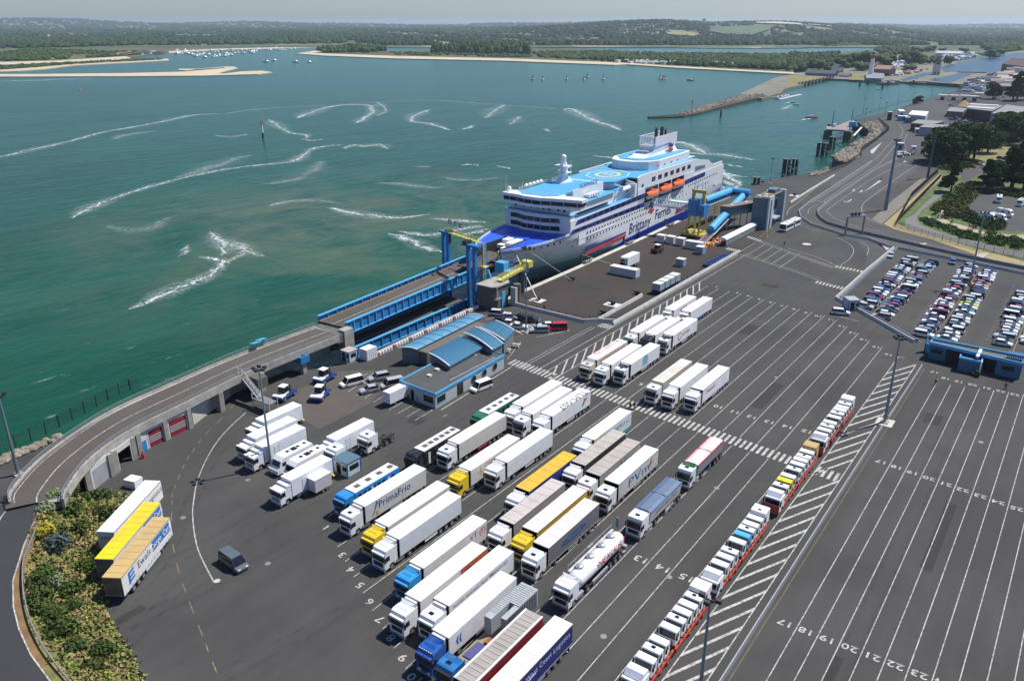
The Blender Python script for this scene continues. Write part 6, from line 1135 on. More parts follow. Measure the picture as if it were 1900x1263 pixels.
lorry('lorry with a beige ribbed roof and dark grey sides behind the yellow-sided one', -56.74, 78.55, body='curtain', roof=(.52, .46, .42), side=GRY); t = lorry('lorry with yellow sides, white roof and a yellow cab', -52.94, 78.82, body='curtain', cabc=YLW, side=(.62, .34, .01), roof=(.74, .70, .68)); logo(t, 'WABERERS', 8.6, 2.0, 1.3, M('print_brown', (.28, .12, .01), .5))
t = lorry('lorry with a grey curtain side carrying an oval blue print', -49.65, 76.77, body='curtain', dfl='hatch', side=(.15, .155, .165), roof=(.72, .66, .64)); m_ = MB(); m_.prof([(9.6+3.4*math.cos(a), 2.55+.62*math.sin(a)) for a in [2*math.pi*i/20 for i in range(20)]], 1.272, 1.292); m_.build('oval_print', M('print_slate_blue', (.05, .10, .20), .5), t); logo(t, 'mymoto', 9.6, 2.25, 1.0, M('print_steel_blue', (.10, .20, .36), .5), 1.296)
t = lorry('white lorry with turquoise lettering along its side below the zebra', -60.21, 106.66, side=(.70, .70, .68)); logo(t, 'TRANSALEJANDRO s.l.', 9.6, 2.4, 1.15, TEAL); MB().box(1.18, 1.24, 13.8, 16, .4, 1.15).build('teal_skirt', TEAL, t)
lorry('lorry with a brownish dusty roof and very dark sides', -57.06, 98.47, body='curtain', roof=(.44, .40, .35), side=(.035, .033, .032))
t = lorry('dusty-roofed lorry with partly hidden blue letters, a purple printed cab', -53.49, 97.09, body='curtain', dfl='hatch', roof=(.42, .37, .32), side=(.36, .34, .30)); logo(t, 'eVm', 11.0, 2.0, 2.1, PBLUE, sx=1.4)
t = lorry('lorry with a bright white roof and big blue letters on a beige side', -49.89, 96.63, body='curtain', dfl='hatch', side=(.60, .57, .52)); logo(t, 'PVm', 9.8, 1.75, 2.3, PBLUE, sx=1.7); MB().prof([(13.6, 3.1), (14.3, 3.5), (14.0, 2.4), (13.4, 2.3)], 1.28, 1.296).build('red_mark', PRED, t)
# lorries of the near group
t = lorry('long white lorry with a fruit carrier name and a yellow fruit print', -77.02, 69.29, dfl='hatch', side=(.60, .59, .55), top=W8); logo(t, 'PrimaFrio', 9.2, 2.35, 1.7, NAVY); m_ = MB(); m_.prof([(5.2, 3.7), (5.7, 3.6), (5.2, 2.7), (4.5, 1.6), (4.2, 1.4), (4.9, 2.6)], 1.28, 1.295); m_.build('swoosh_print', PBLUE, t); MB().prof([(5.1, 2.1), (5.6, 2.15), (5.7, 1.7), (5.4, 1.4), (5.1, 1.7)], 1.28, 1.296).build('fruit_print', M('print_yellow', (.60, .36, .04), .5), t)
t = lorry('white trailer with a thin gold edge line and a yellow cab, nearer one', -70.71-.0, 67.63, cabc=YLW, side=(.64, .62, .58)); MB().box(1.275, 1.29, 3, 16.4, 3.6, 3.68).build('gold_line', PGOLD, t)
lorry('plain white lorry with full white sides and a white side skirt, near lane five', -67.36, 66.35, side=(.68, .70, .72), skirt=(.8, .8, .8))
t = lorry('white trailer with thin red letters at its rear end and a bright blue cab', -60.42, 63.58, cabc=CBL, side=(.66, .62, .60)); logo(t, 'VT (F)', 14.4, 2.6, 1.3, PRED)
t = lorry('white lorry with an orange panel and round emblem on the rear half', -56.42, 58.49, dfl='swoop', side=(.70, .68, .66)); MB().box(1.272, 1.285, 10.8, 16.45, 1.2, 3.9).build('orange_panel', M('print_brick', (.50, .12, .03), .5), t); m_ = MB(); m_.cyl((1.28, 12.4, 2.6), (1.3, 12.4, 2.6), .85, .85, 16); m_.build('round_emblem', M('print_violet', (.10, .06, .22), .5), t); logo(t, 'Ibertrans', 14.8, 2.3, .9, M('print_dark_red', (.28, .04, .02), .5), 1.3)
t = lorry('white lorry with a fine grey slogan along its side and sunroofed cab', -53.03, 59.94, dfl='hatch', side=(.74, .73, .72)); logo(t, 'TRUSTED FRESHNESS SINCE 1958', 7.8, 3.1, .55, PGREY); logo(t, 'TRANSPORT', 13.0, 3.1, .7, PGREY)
t = lorry('long white lorry with small blue arrows logo and glossy dark blue cab', -49.52, 55.7, cabc=(.01, .09, .36), side=(.74, .74, .75)); m_ = MB()
for k_ in (0, .55): m_.prof([(4.3+k_, 2.7), (4.55+k_, 3.2), (4.75+k_, 3.2), (4.6+k_, 2.6), (4.75+k_, 2.0), (4.5+k_, 2.0)], 1.28, 1.295)
m_.build('arrow_logo', PBLUE, t)
for s_ in range(6): MB().box(-.9+.33*s_, -.78+.33*s_, .3, .4, 3.45, 3.53).build('roof_lamp', LAMP, t)
# low loader with a grey skip-like container
t = lorry('flatbed lorry with a metallic blue cab and a notched ribbed grey container', -46.1, 55.0, body='flat', cabc=(.02, .16, .42), dfl='hatch', cabk='dark', L_=13); MB().box(-1.27, 1.27, 3.2, 16.0, 1.15, 1.35).build('flatbed', M('worn_timber', (.26, .22, .14), .9, var=.3), t); MB().box(-.9, .3, 4.6, 7.4, 1.36, 1.5).build('violet_sheet', M('violet_sheet', (.07, .07, .20), .6), t); MB().box(-.1, .9, 7.6, 8.6, 1.36, 1.7).build('red_crate', M('rust_red', (.30, .07, .03), .8), t)
cg = empty('skip_container', (-47.37, 52.1, 1.36), 0, 'notched ribbed grey steel container carried by the blue cabbed flatbed', 'container'); RIBM = M('corrugated_grey', (.36, .38, .39), .6, var=.15)
MB().box(-1.25, 1.25, 13.0, 17.0, 0, 2.5).build('rear_box', RIBM, cg); MB().box(-1.25, -.2, 9.2, 13.0, 0, 2.5).build('left_arm', RIBM, cg); MB().box(.5, 1.25, 10.2, 13.0, 0, 2.4).build('right_arm', RIBM, cg)
for i in range(18): y = 10.4+.36*i; MB().box(1.25, 1.31, y, y+.16, .1, 2.4).build('side_rib', GREYM, cg); (MB().box(-1.2, 1.2, y, y+.12, 2.5, 2.55).build('roof_rib', RIBM, cg) if y > 13 else MB().box(-1.2, -.25, y, y+.12, 2.5, 2.55).build('roof_rib', RIBM, cg))
t = lorry('lorry with a dusty grey-brown roof and dark red sides', -42.71-.0, 52.74-1.2, body='curtain', roof=(.34, .31, .28), side=(.30, .012, .012), cabc=W8); logo(t, 'NORBERT DENTRESSANGLE', 9.2, 2.2, 1.2, M('print_maroon', (.09, .01, .02), .5)); MB().box(-1.28, -1.05, 2.9, 16.5, 4.0, 4.04).build('roof_edge', WHITE, t); MB().box(1.05, 1.28, 2.9, 16.5, 4.0, 4.04).build('roof_edge', WHITE, t)
for i in range(16): MB().box(-.9, .9, 3.5+.8*i, 3.65+.8*i, 4.0, 4.05).build('roof_bow', TARP, t, color=(.42, .38, .34))
t = lorry('lorry with a white roof and navy sides at the bottom of the photo', -39.2, 52.6, body='curtain', side=(.012, .018, .14), roof=(.76, .74, .72)); logo(t, 'West Coast Logistics', 11.4, 2.6, 1.0, M('print_pale', (.50, .55, .70), .5)); m_ = MB(); pts = [(4+.6*i, 1.7+.9*math.sin(i/8*1.5)) for i in range(9)]
for a, b_ in zip(pts[:-1], pts[1:]): beam(m_, (1.29, *a), (1.29, *b_), .03, .1)
m_.build('swoosh_line', WHITE, t)
# tippers
def tipper(label, frb, fra, cabc, tarp, side, rim, top=None, L_=10.6):
    t = lorry(label, frb, fra, body='tip', cabc=cabc, dfl='hatch', cabk='dark', L_=L_+.4, wheels=(10.2, 11.5, 12.8), top=top); y0 = 2.9; y1 = y0+L_
    m_ = MB(); m_.loft([[(-1.05, y0+.2, 1.3), (1.05, y0+.2, 1.3), (1.05, y1-.1, 1.3), (-1.05, y1-.1, 1.3)], [(-1.25, y0, 3.3), (1.25, y0, 3.3), (1.25, y1, 3.3), (-1.25, y1, 3.3)]]); b_ = m_.build('tipping_body', TRUCKP, t, color=side)
    for s_ in (-1, 1): MB().box(1.22*s_-.08, 1.22*s_+.08, y0, y1, 3.3, 3.45).build('top_rail', TRUCKP, b_, color=rim)
    m_ = MB(); n = 8; m_.loft([[(-1.15, y, 3.35), (-.6, y, 3.5+.05*(i % 2)), (.6, y, 3.5-.04*(i % 2)), (1.15, y, 3.35)] for i, y in enumerate(np.linspace(y0+.1, y1-.1, n))]); m_.build('rolled_tarpaulin', TARP, b_, color=tarp); MB().box(-1.2, 1.2, (y0+y1)/2-.05, (y0+y1)/2+.05, 3.5, 3.58).build('cross_bar', TRUCKP, b_, color=rim)
    MB().box(-1.1, 1.1, y0-.5, y0-.1, 1.2, 3.3).build('front_platform', GREYM, b_); m_ = MB()
    for i in range(11): m_.box(1.0, 1.18, y0+.7+i*.95, y0+.78+i*.95, 1.5, 3.2)
    return t
t = tipper('tipper lorry with a slate blue tarpaulin and white cab, door open', -42.71, 93.43, W8, (.10, .15, .24), (.56, .55, .52), (.10, .18, .34)); logo(t, 'GRUPO MALLORCA', 8.3, 2.2, .8, PGREY, 1.2)
MB().prof([(.3, .9), (.3, 2.6), (.9, 2.6), (.9, .9)], 0, .06).build('open_door', TRUCKP, t, (-2.1, -.2, 0), 1.2, (.3, .42, .5))
t = tipper('tipper lorry with a white cover, red rims and a green and white cab', -42.68, 110.17, W8, (.66, .63, .58), (.30, .33, .37), (.55, .04, .07), (.02, .14, .04)); MB().box(1.12, 1.18, 8.4, 11.2, .5, 1.1).build('red_skirt', RED, t)
# tanker
t = empty('tanker_lorry', (-43.2-1.5+.55, 72.0-.0, 0), 0, 'white tanker lorry with red lettering and four round hatches', 'lorry', 'lorries waiting in the lanes'); p = g(1060, 1135, 0); t.location = (-44.3, p[1]-.4, 0); c = cab(t, 'high', W8); deflector(t, 'swoop', W8); tractor_base(t); r = 1.15; ys = [3.2, 3.6, 14.6, 15.1]
rings = [[(rr*math.cos(a), y, 2.35+rr*1.02*math.sin(a)) for a in [2*math.pi*i/20 for i in range(20)]] for y, rr in ((3.0, .7), (3.3, 1.05), (3.8, r), (14.4, r), (14.9, 1.05), (15.2, .7))]; b_ = MB().loft(rings).build('tank', TRUCKP, t, color=(.78, .78, .78))
for p_ in b_.data.polygons: p_.use_smooth = len(p_.vertices) == 4
for i, y in enumerate((4.9, 7.6, 10.6, 13.2)): h_ = MB().cyl((-.25, y, 3.35), (-.2, y, 3.66), .58, .58, 14).build('hatch', GREYM, b_); MB().ball((-.2, y, 3.64), .5, .5, .2, 12, 3, 0).build('hatch_lid', STEEL, h_)
MB().box(-1.1, -.75, 3.4, 15, 3.3, 3.42).build('catwalk', M('pale_grid', (.5, .5, .48), .7), b_); m_ = MB(); m_.box(-1.14, -1.08, 3.4, 15, 4.1, 4.16); [m_.box(-1.14, -1.08, y, y+.06, 3.4, 4.15) for y in np.arange(3.4, 15, 1.9)]; m_.build('handrail', STEEL, b_); logo(t, 'NEXULAT', 11.2, 2.3, 1.5, PRED, 1.19, 1.1)
MB().box(-.5, .5, 3.6, 15, .85, 1.25).build('trailer_chassis', M('maroon_frame', (.20, .03, .05), .6), t); MB().box(-1.2, 1.2, 15.1, 15.7, .7, 1.3).build('rear_bumper', STEEL, t)
for s_ in (-1, 1): MB().box(s_*1.1-.12, s_*1.1+.12, 6.2, 10.2, .5, 1.0).build('hose_tube', STEEL, t)
for y in (11.0, 12.3, 13.6):
    for s_ in (-1, 1): wheel(t, s_*1.02, y)
# three unhitched trailers at the left
def parked_trailer(label, p0, p1, roof, side, front, bow=True):
    """p0: middle of the near end, p1: towards the far end"""
    a = math.atan2(p1[1]-p0[1], p1[0]-p0[0])-math.pi/2; t = empty('semi_trailer', (*p0, 0), a, label, 'trailer', 'unhitched trailers at the edge of the yard'); b_ = MB().box(-1.27, 1.27, 0, 13.6, 1.1, 3.94).build('trailer_box', TARP if bow else TRUCKP, t, color=side)
    MB().box(-1.28, 1.28, -.01, 13.61, 3.94, 4.0).build('roof_panel', TARP if bow else TRUCKP, b_, color=roof); MB().box(-1.22, 1.22, -.05, 0, 1.2, 3.85).build('end_door', TRUCKP, b_, color=front)
    for s_ in (-1, 1): MB().box(s_*1.27-.03, s_*1.27+.03, 0, 13.6, 3.86, 3.97).build('roof_rail', M('maroon_rail', (.20, .04, .04), .5) if not bow else GREYM, b_); MB().box(s_*1.0-.1, s_*1.0+.1, 10.6, 10.8, 0, 1.1).build('landing_leg', GREYM, t); MB().box(s_*1.2-.03, s_*1.2+.03, 5.8, 9.8, .5, .9).build('side_guard', TRUCKP, t, color=(.6, .6, .6))
    if bow:
        for i in range(9): MB().box(-1.2, 1.2, 1+1.45*i, 1.06+1.45*i, 4.0, 4.02).build('roof_bow', TARP, b_, color=tuple(v*.7 for v in roof))
        for i in range(16): MB().box(1.27, 1.29, .5+.84*i, .56+.84*i, 1.0, 1.45).build('strap', BLUEP, b_)
    MB().box(-.45, .45, .4, 11.5, .8, 1.1).build('chassis', CHAS, t)
    for y in (2.4, 3.7, 5.0):
        for s_ in (-1, 1): wheel(t, s_*1.03, y)
    return t
t = parked_trailer('white parked trailer with red edged roof, farthest left of the three', (-101.8, 43.65), (-109.3, 55.8), (.78, .76, .74), (.72, .71, .68), (.5, .5, .48), False); text('end_lettering', 'XPO', .95, PRED, t, (0, -.06, 2.6), (math.pi/2, 0, 0), .01); logo(t, 'Logistics', 11.2, 2.4, 1.3, PBLACK)
t = parked_trailer('parked trailer with a bright yellow roof, middle of the three', (-96.0, 40.3), (-103.8, 52.4), (.82, .55, .01), (.60, .60, .62), (.05, .05, .06)); MB().box(1.275, 1.29, 8.2, 13.2, 2.2, 3.7).build('blue_panel', PBLUE, t); logo(t, 'Ewals', 5.6, 2.4, 1.5, PBLACK); logo(t, 'Cargo Care', 10.7, 2.55, 1.2, WHITE, 1.3)
t = parked_trailer('parked trailer with a tan roof and white side with blue lettering panel', (-91.5, 38.8), (-99.2, 51.0), (.52, .36, .14), (.64, .63, .60), (.05, .045, .04)); MB().box(1.275, 1.29, 8.0, 13.0, 2.2, 3.7).build('blue_panel', PBLUE, t); logo(t, 'Ewals', 5.7, 2.4, 1.5, PBLACK); logo(t, 'Cargo Care', 10.5, 2.55, 1.2, WHITE, 1.3); m_ = MB()
for k_ in range(3): m_.prof([(1.6+k_*.0, 3.4-.6*k_), (3.0, 3.6-.6*k_), (3.0, 3.25-.6*k_), (1.6, 3.05-.6*k_)], 1.275, 1.292)
m_.prof([(1.5, 3.5), (1.9, 3.55), (1.9, 1.8), (1.5, 1.7)], 1.275, 1.293); m_.build('stripe_logo', PBLUE, t)
# rigid box lorries
def box_lorry(label, p, L_=9.0, dy=0., door=True, grp='white box lorries on the left of the yard', ang=-.0):
    t = empty('box_lorry', (p[0], p[1]-2.2, 0), ang, label, 'lorry', grp); c = cab(t, 'low', W8)
    b_ = MB().box(-1.25, 1.25, 2.3, 2.3+L_, 1.0, 3.8).build('box_body', TRUCKP, t, color=(.76, .78, .80)); MB().box(-1.26, 1.26, 2.29, 2.31+L_, 3.8, 3.86).build('roof_panel', TRUCKP, b_, color=W8)
    if door: MB().box(1.25, 1.27, 4.4, 5.3, 1.1, 3.2).build('side_door', TRUCKP, b_, color=(.70, .72, .74)); MB().box(1.25, 1.265, 4.33, 4.36, 1.1, 3.25).build('door_seam', GREYM, b_); MB().box(1.25, 1.265, 5.34, 5.37, 1.1, 3.25).build('door_seam', GREYM, b_)
    for s_ in (-1, 1): wheel(t, s_*1.03, 1.3, .45, .9); wheel(t, s_*1.0, 7.8 if L_ > 7 else 6, .45, .9); MB().box(s_*1.1-.03, s_*1.1+.03, 3.2, 7.0, .4, .9).build('side_guard', STEEL, t)
    MB().box(-.45, .45, 2.1, 2.2+L_, .7, .98).build('chassis', CHAS, t); MB().box(-1.2, 1.2, 2.3+L_, 2.7+L_, .45, .7).build('tail_lift', YEL, t); MB().box(-1.2, 1.2, 1.4, 2.3, 2.85, 3.3).build('cab_fairing', TRUCKP, t, color=W8); return t
box_lorry('white box lorry parked farthest up by the viaduct stairs', (-112.5, 78.0), 8.6); box_lorry('white box lorry second from the viaduct stairs', (-108.6, 73.2), 9.0); box_lorry('white box lorry beside the floodlight mast and motorhomes', (-104.9, 72.0), 9.0); box_lorry('white box lorry behind the two bare tractor units', (-97.0, 80.9), 8.9); box_lorry('white box lorry nearest the viewer, beside the small box trailer', (-92.9, 67.8), 8.4)
# tractor units without trailers
def tractor_unit(label, p, grp='tractor units without trailers'):
    t = empty('tractor_unit', (*p, 0), 0, label, 'tractor unit', grp); cab(t, 'high', W8); deflector(t, 'hatch', W8); MB().box(-.45, .45, 1.8, 7.4, .75, 1.0).build('chassis', CHAS, t); MB().cyl((0, 5, 1.0), (0, 5, 1.15), .5, .5, 12).build('fifth_wheel', CHAS, t)
    for y, r_ in ((1.4, 1), (4.6, 1), (6.0, 1)):
        for s_ in (-1, 1): wheel(t, s_*1.02, y)
    for s_ in (-1, 1): MB().box(s_*.85-.28, s_*.85+.28, 2.4, 3.7, .5, 1.0).build('fuel_tank', CHAS, t)
p = g(682, 838); tractor_unit('white tractor unit with yellow hubs, a person standing beside it', (p[0], p[1]-1)); p = g(622, 867); tractor_unit('white tractor unit tucked behind the striped roof kiosk', (p[0]-.5, p[1]-.5))
# horsebox-like coaches
def coach(label, b_, a_, L_, col, roofc, nwin, cabl=True, hatches=4, door=None):
    t = empty('coach_lorry', (b_, a_, 0), 0, label, 'coach', 'coach bodied lorries in the first lane'); c = cab(t, 'high' if cabl else 'dark', col)
    b2 = MB().box(-1.25, 1.25, 2.25, 2.25+L_, .6, 3.5).build('coach_body', TRUCKP, t, color=col); MB().box(-1.15, 1.15, 2.3, 2.2+L_, 3.5, 3.6).build('roof_panel', TRUCKP, b2, color=roofc)
    for i in range(hatches): y = 3.4+i*(L_-2.4)/(hatches-1); MB().box(-.4, .4, y, y+.9, 3.6, 3.68).build('roof_hatch', M('hatch_brown', (.12, .10, .08), .5), b2)
    for i in range(nwin): y = 2.9+i*(L_-1.4)/nwin; MB().box(1.25, 1.27, y, y+.62, 2.0, 3.0).build('window', DARKGL, b2); MB().box(-1.27, -1.25, y, y+.62, 2.0, 3.0).build('window', DARKGL, b2)
    for y in door or (): MB().box(1.25, 1.28, y, y+.5, .9, 3.0).build('door', TRUCKP, b2, color=(.7, .7, .68))
    for y in (1.4, L_*.72, L_*.72+1.2):
        for s_ in (-1, 1): wheel(t, s_*1.05, y)
    return t
coach('black coach bodied lorry with a row of roof hatches along a white roof', -82.6, 85.0, 9.6, (.012, .013, .018), (.72, .71, .69), 6, False, 6, (3.2,)); coach('bright blue coach bodied lorry with a white roof', -82.6, 69.3, 9.6, (.02, .24, .58), (.76, .76, .76), 8, True, 4, (5.6, 9.2)); coach('green coach bodied lorry with a white roof near the long office', -82.4, 102.3, 9.8, (.01, .15, .08), (.76, .78, .76), 7, True, 5)
def motorhome(label, p):
    t = empty('motorhome', (p[0], p[1], 0), 0, label, 'motorhome', 'white motorhomes beside the mast'); m_ = MB(); m_.prof([(0, .5), (0, 1.2), (.5, 1.6), (.9, 2.6), (1.6, 3.1), (7.6, 3.15), (7.9, 2.6), (7.9, .5)], -1.1, 1.1); b_ = m_.build('body', TRUCKP, t, color=W8); m_ = MB(); m_.loft([[(-.98, .5, 1.66), (.98, .5, 1.66), (.9, .84, 2.48), (-.9, .84, 2.48)], [(-.98, .56, 1.6), (.98, .56, 1.6), (.9, .92, 2.46), (-.9, .92, 2.46)]]); m_.build('windscreen', DARKGL, b_)
    for y in (3.0, 5.2, 6.6): MB().box(-.4, .2, y, y+.5, 3.14, 3.2).build('roof_vent', BLACK, b_)
    MB().box(-.5, .5, 4.0, 5.0, 3.14, 3.19).build('solar_panel', DARKGL, b_)
    for s_ in (-1, 1): MB().box(s_*1.1-.01, s_*1.1+.01, 1.1, 1.9, 1.6, 2.3).build('side_window', DARKGL, b_); MB().box(s_*1.1-.012, s_*1.1+.012, 4, 5.2, 1.7, 2.3).build('side_window', DARKGL, b_); wheel(t, s_*.95, 1.3, .36, .72); wheel(t, s_*.95, 6.2, .36, .72); MB().box(s_*.7-.2, s_*.7+.2, -.03, .02, .8, 1.05).build('headlight', LAMP, b_)
motorhome('white motorhome right beside the mast, left one of the pair', (-100.5, 71.2)); motorhome('white motorhome between its twin and the near box lorry', (-97.3, 71.4))
# ---- road trains carrying new cabs
CABM = {}
def new_cab(label, b_, a_, z, col, big=False, front=False, grp='new lorry cabs piggybacked on red carriers'):
    key = (big,)
    t = empty('carried_cab', (b_, a_, z), 0, label, 'lorry cab', grp)
    if key not in CABM:
        h = 1.8 if not big else 2.2; d = 1.25 if not big else 2.2
        CABM[key] = dict(body=MB().prof([(.02, 0), (0, .8), (.12, 1.45), (.3, h-.08), (.5, h), (d, h+.02), (d+.02, .1)], -1.12, 1.12).mesh('body', TRUCKP), ws=MB().loft([[(-1.0, -.03, .85), (1.0, -.03, .85), (1.0, .08, 1.62), (-1.0, .08, 1.62)], [(-1.0, .06, .85), (1.0, .06, .85), (1.0, .2, 1.62), (-1.0, .2, 1.62)]]).mesh('windscreen', DARKGL),
            sw=MB().prof([(.25, .9), (.34, 1.55), (.85, 1.55), (.9, .9)], 0, .02).mesh('side_window', DARKGL), mr=MB().box(-.08, .08, 0, .2, .85, 1.5).mesh('mirror', BLACK), gr=MB().box(-.8, .8, -.03, .02, .12, .62).mesh('grille', GREYM), ho=MB().box(-.25, .25, .7, 1.1, h+.02, h+.06).mesh('sunroof', DARKGL), ch=MB().box(-.4, .4, 1.0, 3.0, -.3, -.05).mesh('chassis', CHAS))
    q = CABM[key]; b2 = ob('body', q['body'], t, color=col); ob('windscreen', q['ws'], b2); ob('side_window', q['sw'], b2, (1.115, 0, 0)); ob('side_window', q['sw'], b2, (-1.135, 0, 0)); ob('mirror', q['mr'], b2, (1.24, 0, 0)); ob('mirror', q['mr'], b2, (-1.24, 0, 0)); ob('grille', q['gr'], b2); ob('chassis', q['ch'], t)
    return t, b2
REDF = M('carrier_red', (.50, .055, .025), .55, var=.25)
TAN = (.50, .34, .12); CY2 = (.08, .42, .62)
trains = [('at the far end of the line', 131.3, [(.8, .8, .79)]*9, {}), ('below the zebra crossing', 108.6, [W8, (.85, .72, .02), W8, W8, W8, W8, W8, W8, TAN], {}), ('with a sky blue cab in it', 84.6, [W8, W8, W8, W8, CY2, W8, W8, W8, W8], {}), ('at the bottom of the photo', 63.4, [W8]*9, {})]
NAMEC = lambda c: {W8: 'white', TAN: 'tan', CY2: 'sky blue'}.get(c, 'yellow')
for ti, (where, a0, cols, _) in enumerate(trains):
    bc = -29.95; t = empty('cab_transporter', (bc, a0, 0), 0, ('low carrier lorry with red front '+where), 'lorry', 'carriers of new cabs')
    c = cab(t, 'low', (.78, .78, .78) if ti != 3 else W8); MB().prof([(-.12, .4), (-.1, 1.7), (.02, 1.72), (.02, .4)], -1.2, 1.2).build('red_front', REDF, c); MB().prof([(.45, 2.9), (1.0, 3.5), (2.0, 3.5), (2.1, 2.9)], -1.1, 1.1).build('rounded_roof', TRUCKP, c, color=(.74, .76, .8))
    for (y0, y1, nm) in ((2.2, 8.6, 'carrier_frame'), (9.2, 19.2, 'trailer_frame')):
        f_ = MB().box(-.5, .5, y0, y1, .6, .85).build(nm, REDF, t)
        for s_ in (-1, 1):
            m_ = MB(); beam(m_, (s_*1.12, y0, .95), (s_*1.12, y1, 1.25), .22, .4); m_.build('side_rail', REDF, f_)
            for j in range(int((y1-y0)/1.1)): m_ = MB(); y = y0+.5+j*1.1; beam(m_, (s_*1.12, y, .7), (s_*1.12, y+.8, 1.75), .16, .2); m_.build('brace', REDF, f_)
    for y in (1.4, 5.6, 7.4, 13.5, 16.2, 17.4):
        for s_ in (-1, 1): wheel(t, s_*.98, y, .42, .82)
    MB().box(-.2, .2, 8.6, 9.7, .6, .75).build('coupling', CHAS, t)
    ys = [2.9, 4.55, 6.2, 9.0, 10.75, 12.4, 14.05, 15.7, 17.3]
    for i, (y, cl) in enumerate(zip(ys, cols)):
        lab = f"{NAMEC(cl)} cab, {ORD[i]} from front, carrier "+where
        q, b2 = new_cab(lab, bc+.0, a0+y, 1.62+(.1 if i % 3 else 0), cl, i == 8)
        if (i+ti) % 3 == 1: ob('sunroof', CABM[(False,)]['ho'], b2, (0, 0, .35 if i == 8 else 0))
# ---- cars
def car_proto(kind):
    t = empty('parked_car' if kind != 'van' else 'parked_van', (0, -900, 0))
    L_, W_, H_ = {'hatch': (4.0, .86, 1.45), 'saloon': (4.6, .88, 1.43), 'estate': (4.65, .9, 1.62), 'van': (4.9, .95, 1.95)}[kind]; h = L_/2
    lo = [(-h, .3), (-h-.02, .62), (-h+.15, .78), (-h+.95, .92), (h-.2, .95), (h-.03, .75), (h, .3)]
    rs = []
    for x in (-W_, -W_+.08, W_-.08, W_): f_ = .96 if abs(x) == W_ else 1.0; rs.append([(x, y*f_, (z if abs(x) < W_ else min(z, .82))) for y, z in lo])
    b_ = MB().loft(rs).build('body', CARP, t)
    A0, A1, A2, A3 = {'hatch': (-h+.95, -h+1.75, h-.75, h-.1), 'saloon': (-h+1.2, -h+2.0, h-1.5, h-.7), 'estate': (-h+.95, -h+1.75, h-.5, h-.08), 'van': (-h+.7, -h+1.4, h-.25, h-.05)}[kind]
    ti_ = .13; MB().loft([[(-W_+.04, A0, .9), (W_-.04, A0, .9), (W_-.04, A3, .9), (-W_+.04, A3, .9)], [(-W_+ti_+.06, A1, H_-.04), (W_-ti_-.06, A1, H_-.04), (W_-ti_-.06, A2, H_-.04), (-W_+ti_+.06, A2, H_-.04)]]).build('windows', DARKGL, b_)
    MB().box(-W_+ti_+.05, W_-ti_-.05, A1-.02, A2+.02, H_-.05, H_).build('roof', CARP, b_)
    m_ = MB()
    for s_ in (-1, 1):
        m_.loft([[(s_*(W_-.05), A0+.02, .9), (s_*(W_-.02), A0+.02, .9), (s_*(W_-.02), A0+.1, .9), (s_*(W_-.05), A0+.1, .9)], [(s_*(W_-ti_-.06), A1, H_-.04), (s_*(W_-ti_-.03), A1, H_-.04), (s_*(W_-ti_-.03), A1+.08, H_-.04), (s_*(W_-ti_-.06), A1+.08, H_-.04)]])
    m_.build('pillars', CARP, b_)
    wm = MB().cyl((-.1, 0, 0), (.1, 0, 0), .32, .32, 10).mesh('wheel', RUBBER); rm = MB().cyl((-.12, 0, 0), (.12, 0, 0), .19, .19, 8).mesh('hub', STEEL)
    for s_ in (-1, 1):
        for y in (-h+.85, h-.8): w_ = ob('wheel', wm, t, (s_*(W_-.09), y, .32)); ob('hub', rm, w_)
        MB().box(s_*.58-.17, s_*.58+.17, -h-.03, -h+.1, .58, .74).build('headlight', LAMP, b_); MB().box(s_*.66-.12, s_*.66+.12, h-.06, h+.01, .7, .86).build('tail_light', RED, b_); MB().box(s_*(W_+.05)-.07, s_*(W_+.05)+.07, A0+.35, A0+.5, .9, 1.04).build('mirror', BLACK, b_)
    return tree_of(t)
PR = {k_: car_proto(k_) for k_ in ('hatch', 'saloon', 'estate', 'van')}
NICE = {'hatch': 'hatchback', 'saloon': 'saloon car', 'estate': 'estate car', 'van': 'van'}
CC = [('white', (.78, .78, .77), 7), ('silver', (.52, .54, .55), 7), ('grey', (.20, .22, .24), 4), ('dark blue', (.02, .03, .07), 2), ('black', (.012, .013, .016), 4), ('slate blue', (.10, .13, .16), 2.4), ('dark red', (.20, .01, .03), .9), ('pale blue', (.30, .42, .50), 1), ('bright blue', (.01, .10, .42), .35), ('red', (.5, .02, .02), .4), ('beige', (.42, .38, .30), .8)]
def car(kind, loc, rz, cname, col, label, grp, cat='car'):
    used_ = PR[kind][0].get('used_'); o = copy_tree(PR[kind]) ; o.location = (*loc, 0) if len(loc) == 2 else loc; o.rotation_euler = (0, 0, rz); tag(o, label, cat, grp); paint(o, col, ('body', 'roof', 'pillars')); return o
def carrow(bc, a0, a1, nose, label, grp, skip=(), special={}, pitch=2.56):
    n = int((a1-a0)/pitch)
    for i in range(n):
        if i in skip: continue
        cn, cc_, _ = random.choices(CC, [c_[2] for c_ in CC])[0]; kd = random.choices(['hatch', 'saloon', 'estate', 'van'], [5, 2, 4, .7])[0]
        if i in special: cn, cc_, kd = special[i]
        rz = (math.pi/2 if nose else -math.pi/2)+random.uniform(-.03, .03)
        if random.random() < .2: rz += math.pi
        car(kd, (bc+random.uniform(-.25, .25), a0+pitch*(i+.5)+random.uniform(-.12, .12)), rz, cn, cc_, f"{cn} {NICE[kd]}, {ORD[i]} from the near end, {label}", grp)
G1 = 'cars parked in the first block'; G2 = 'cars parked in the second block'; G3 = 'cars parked in the third block'
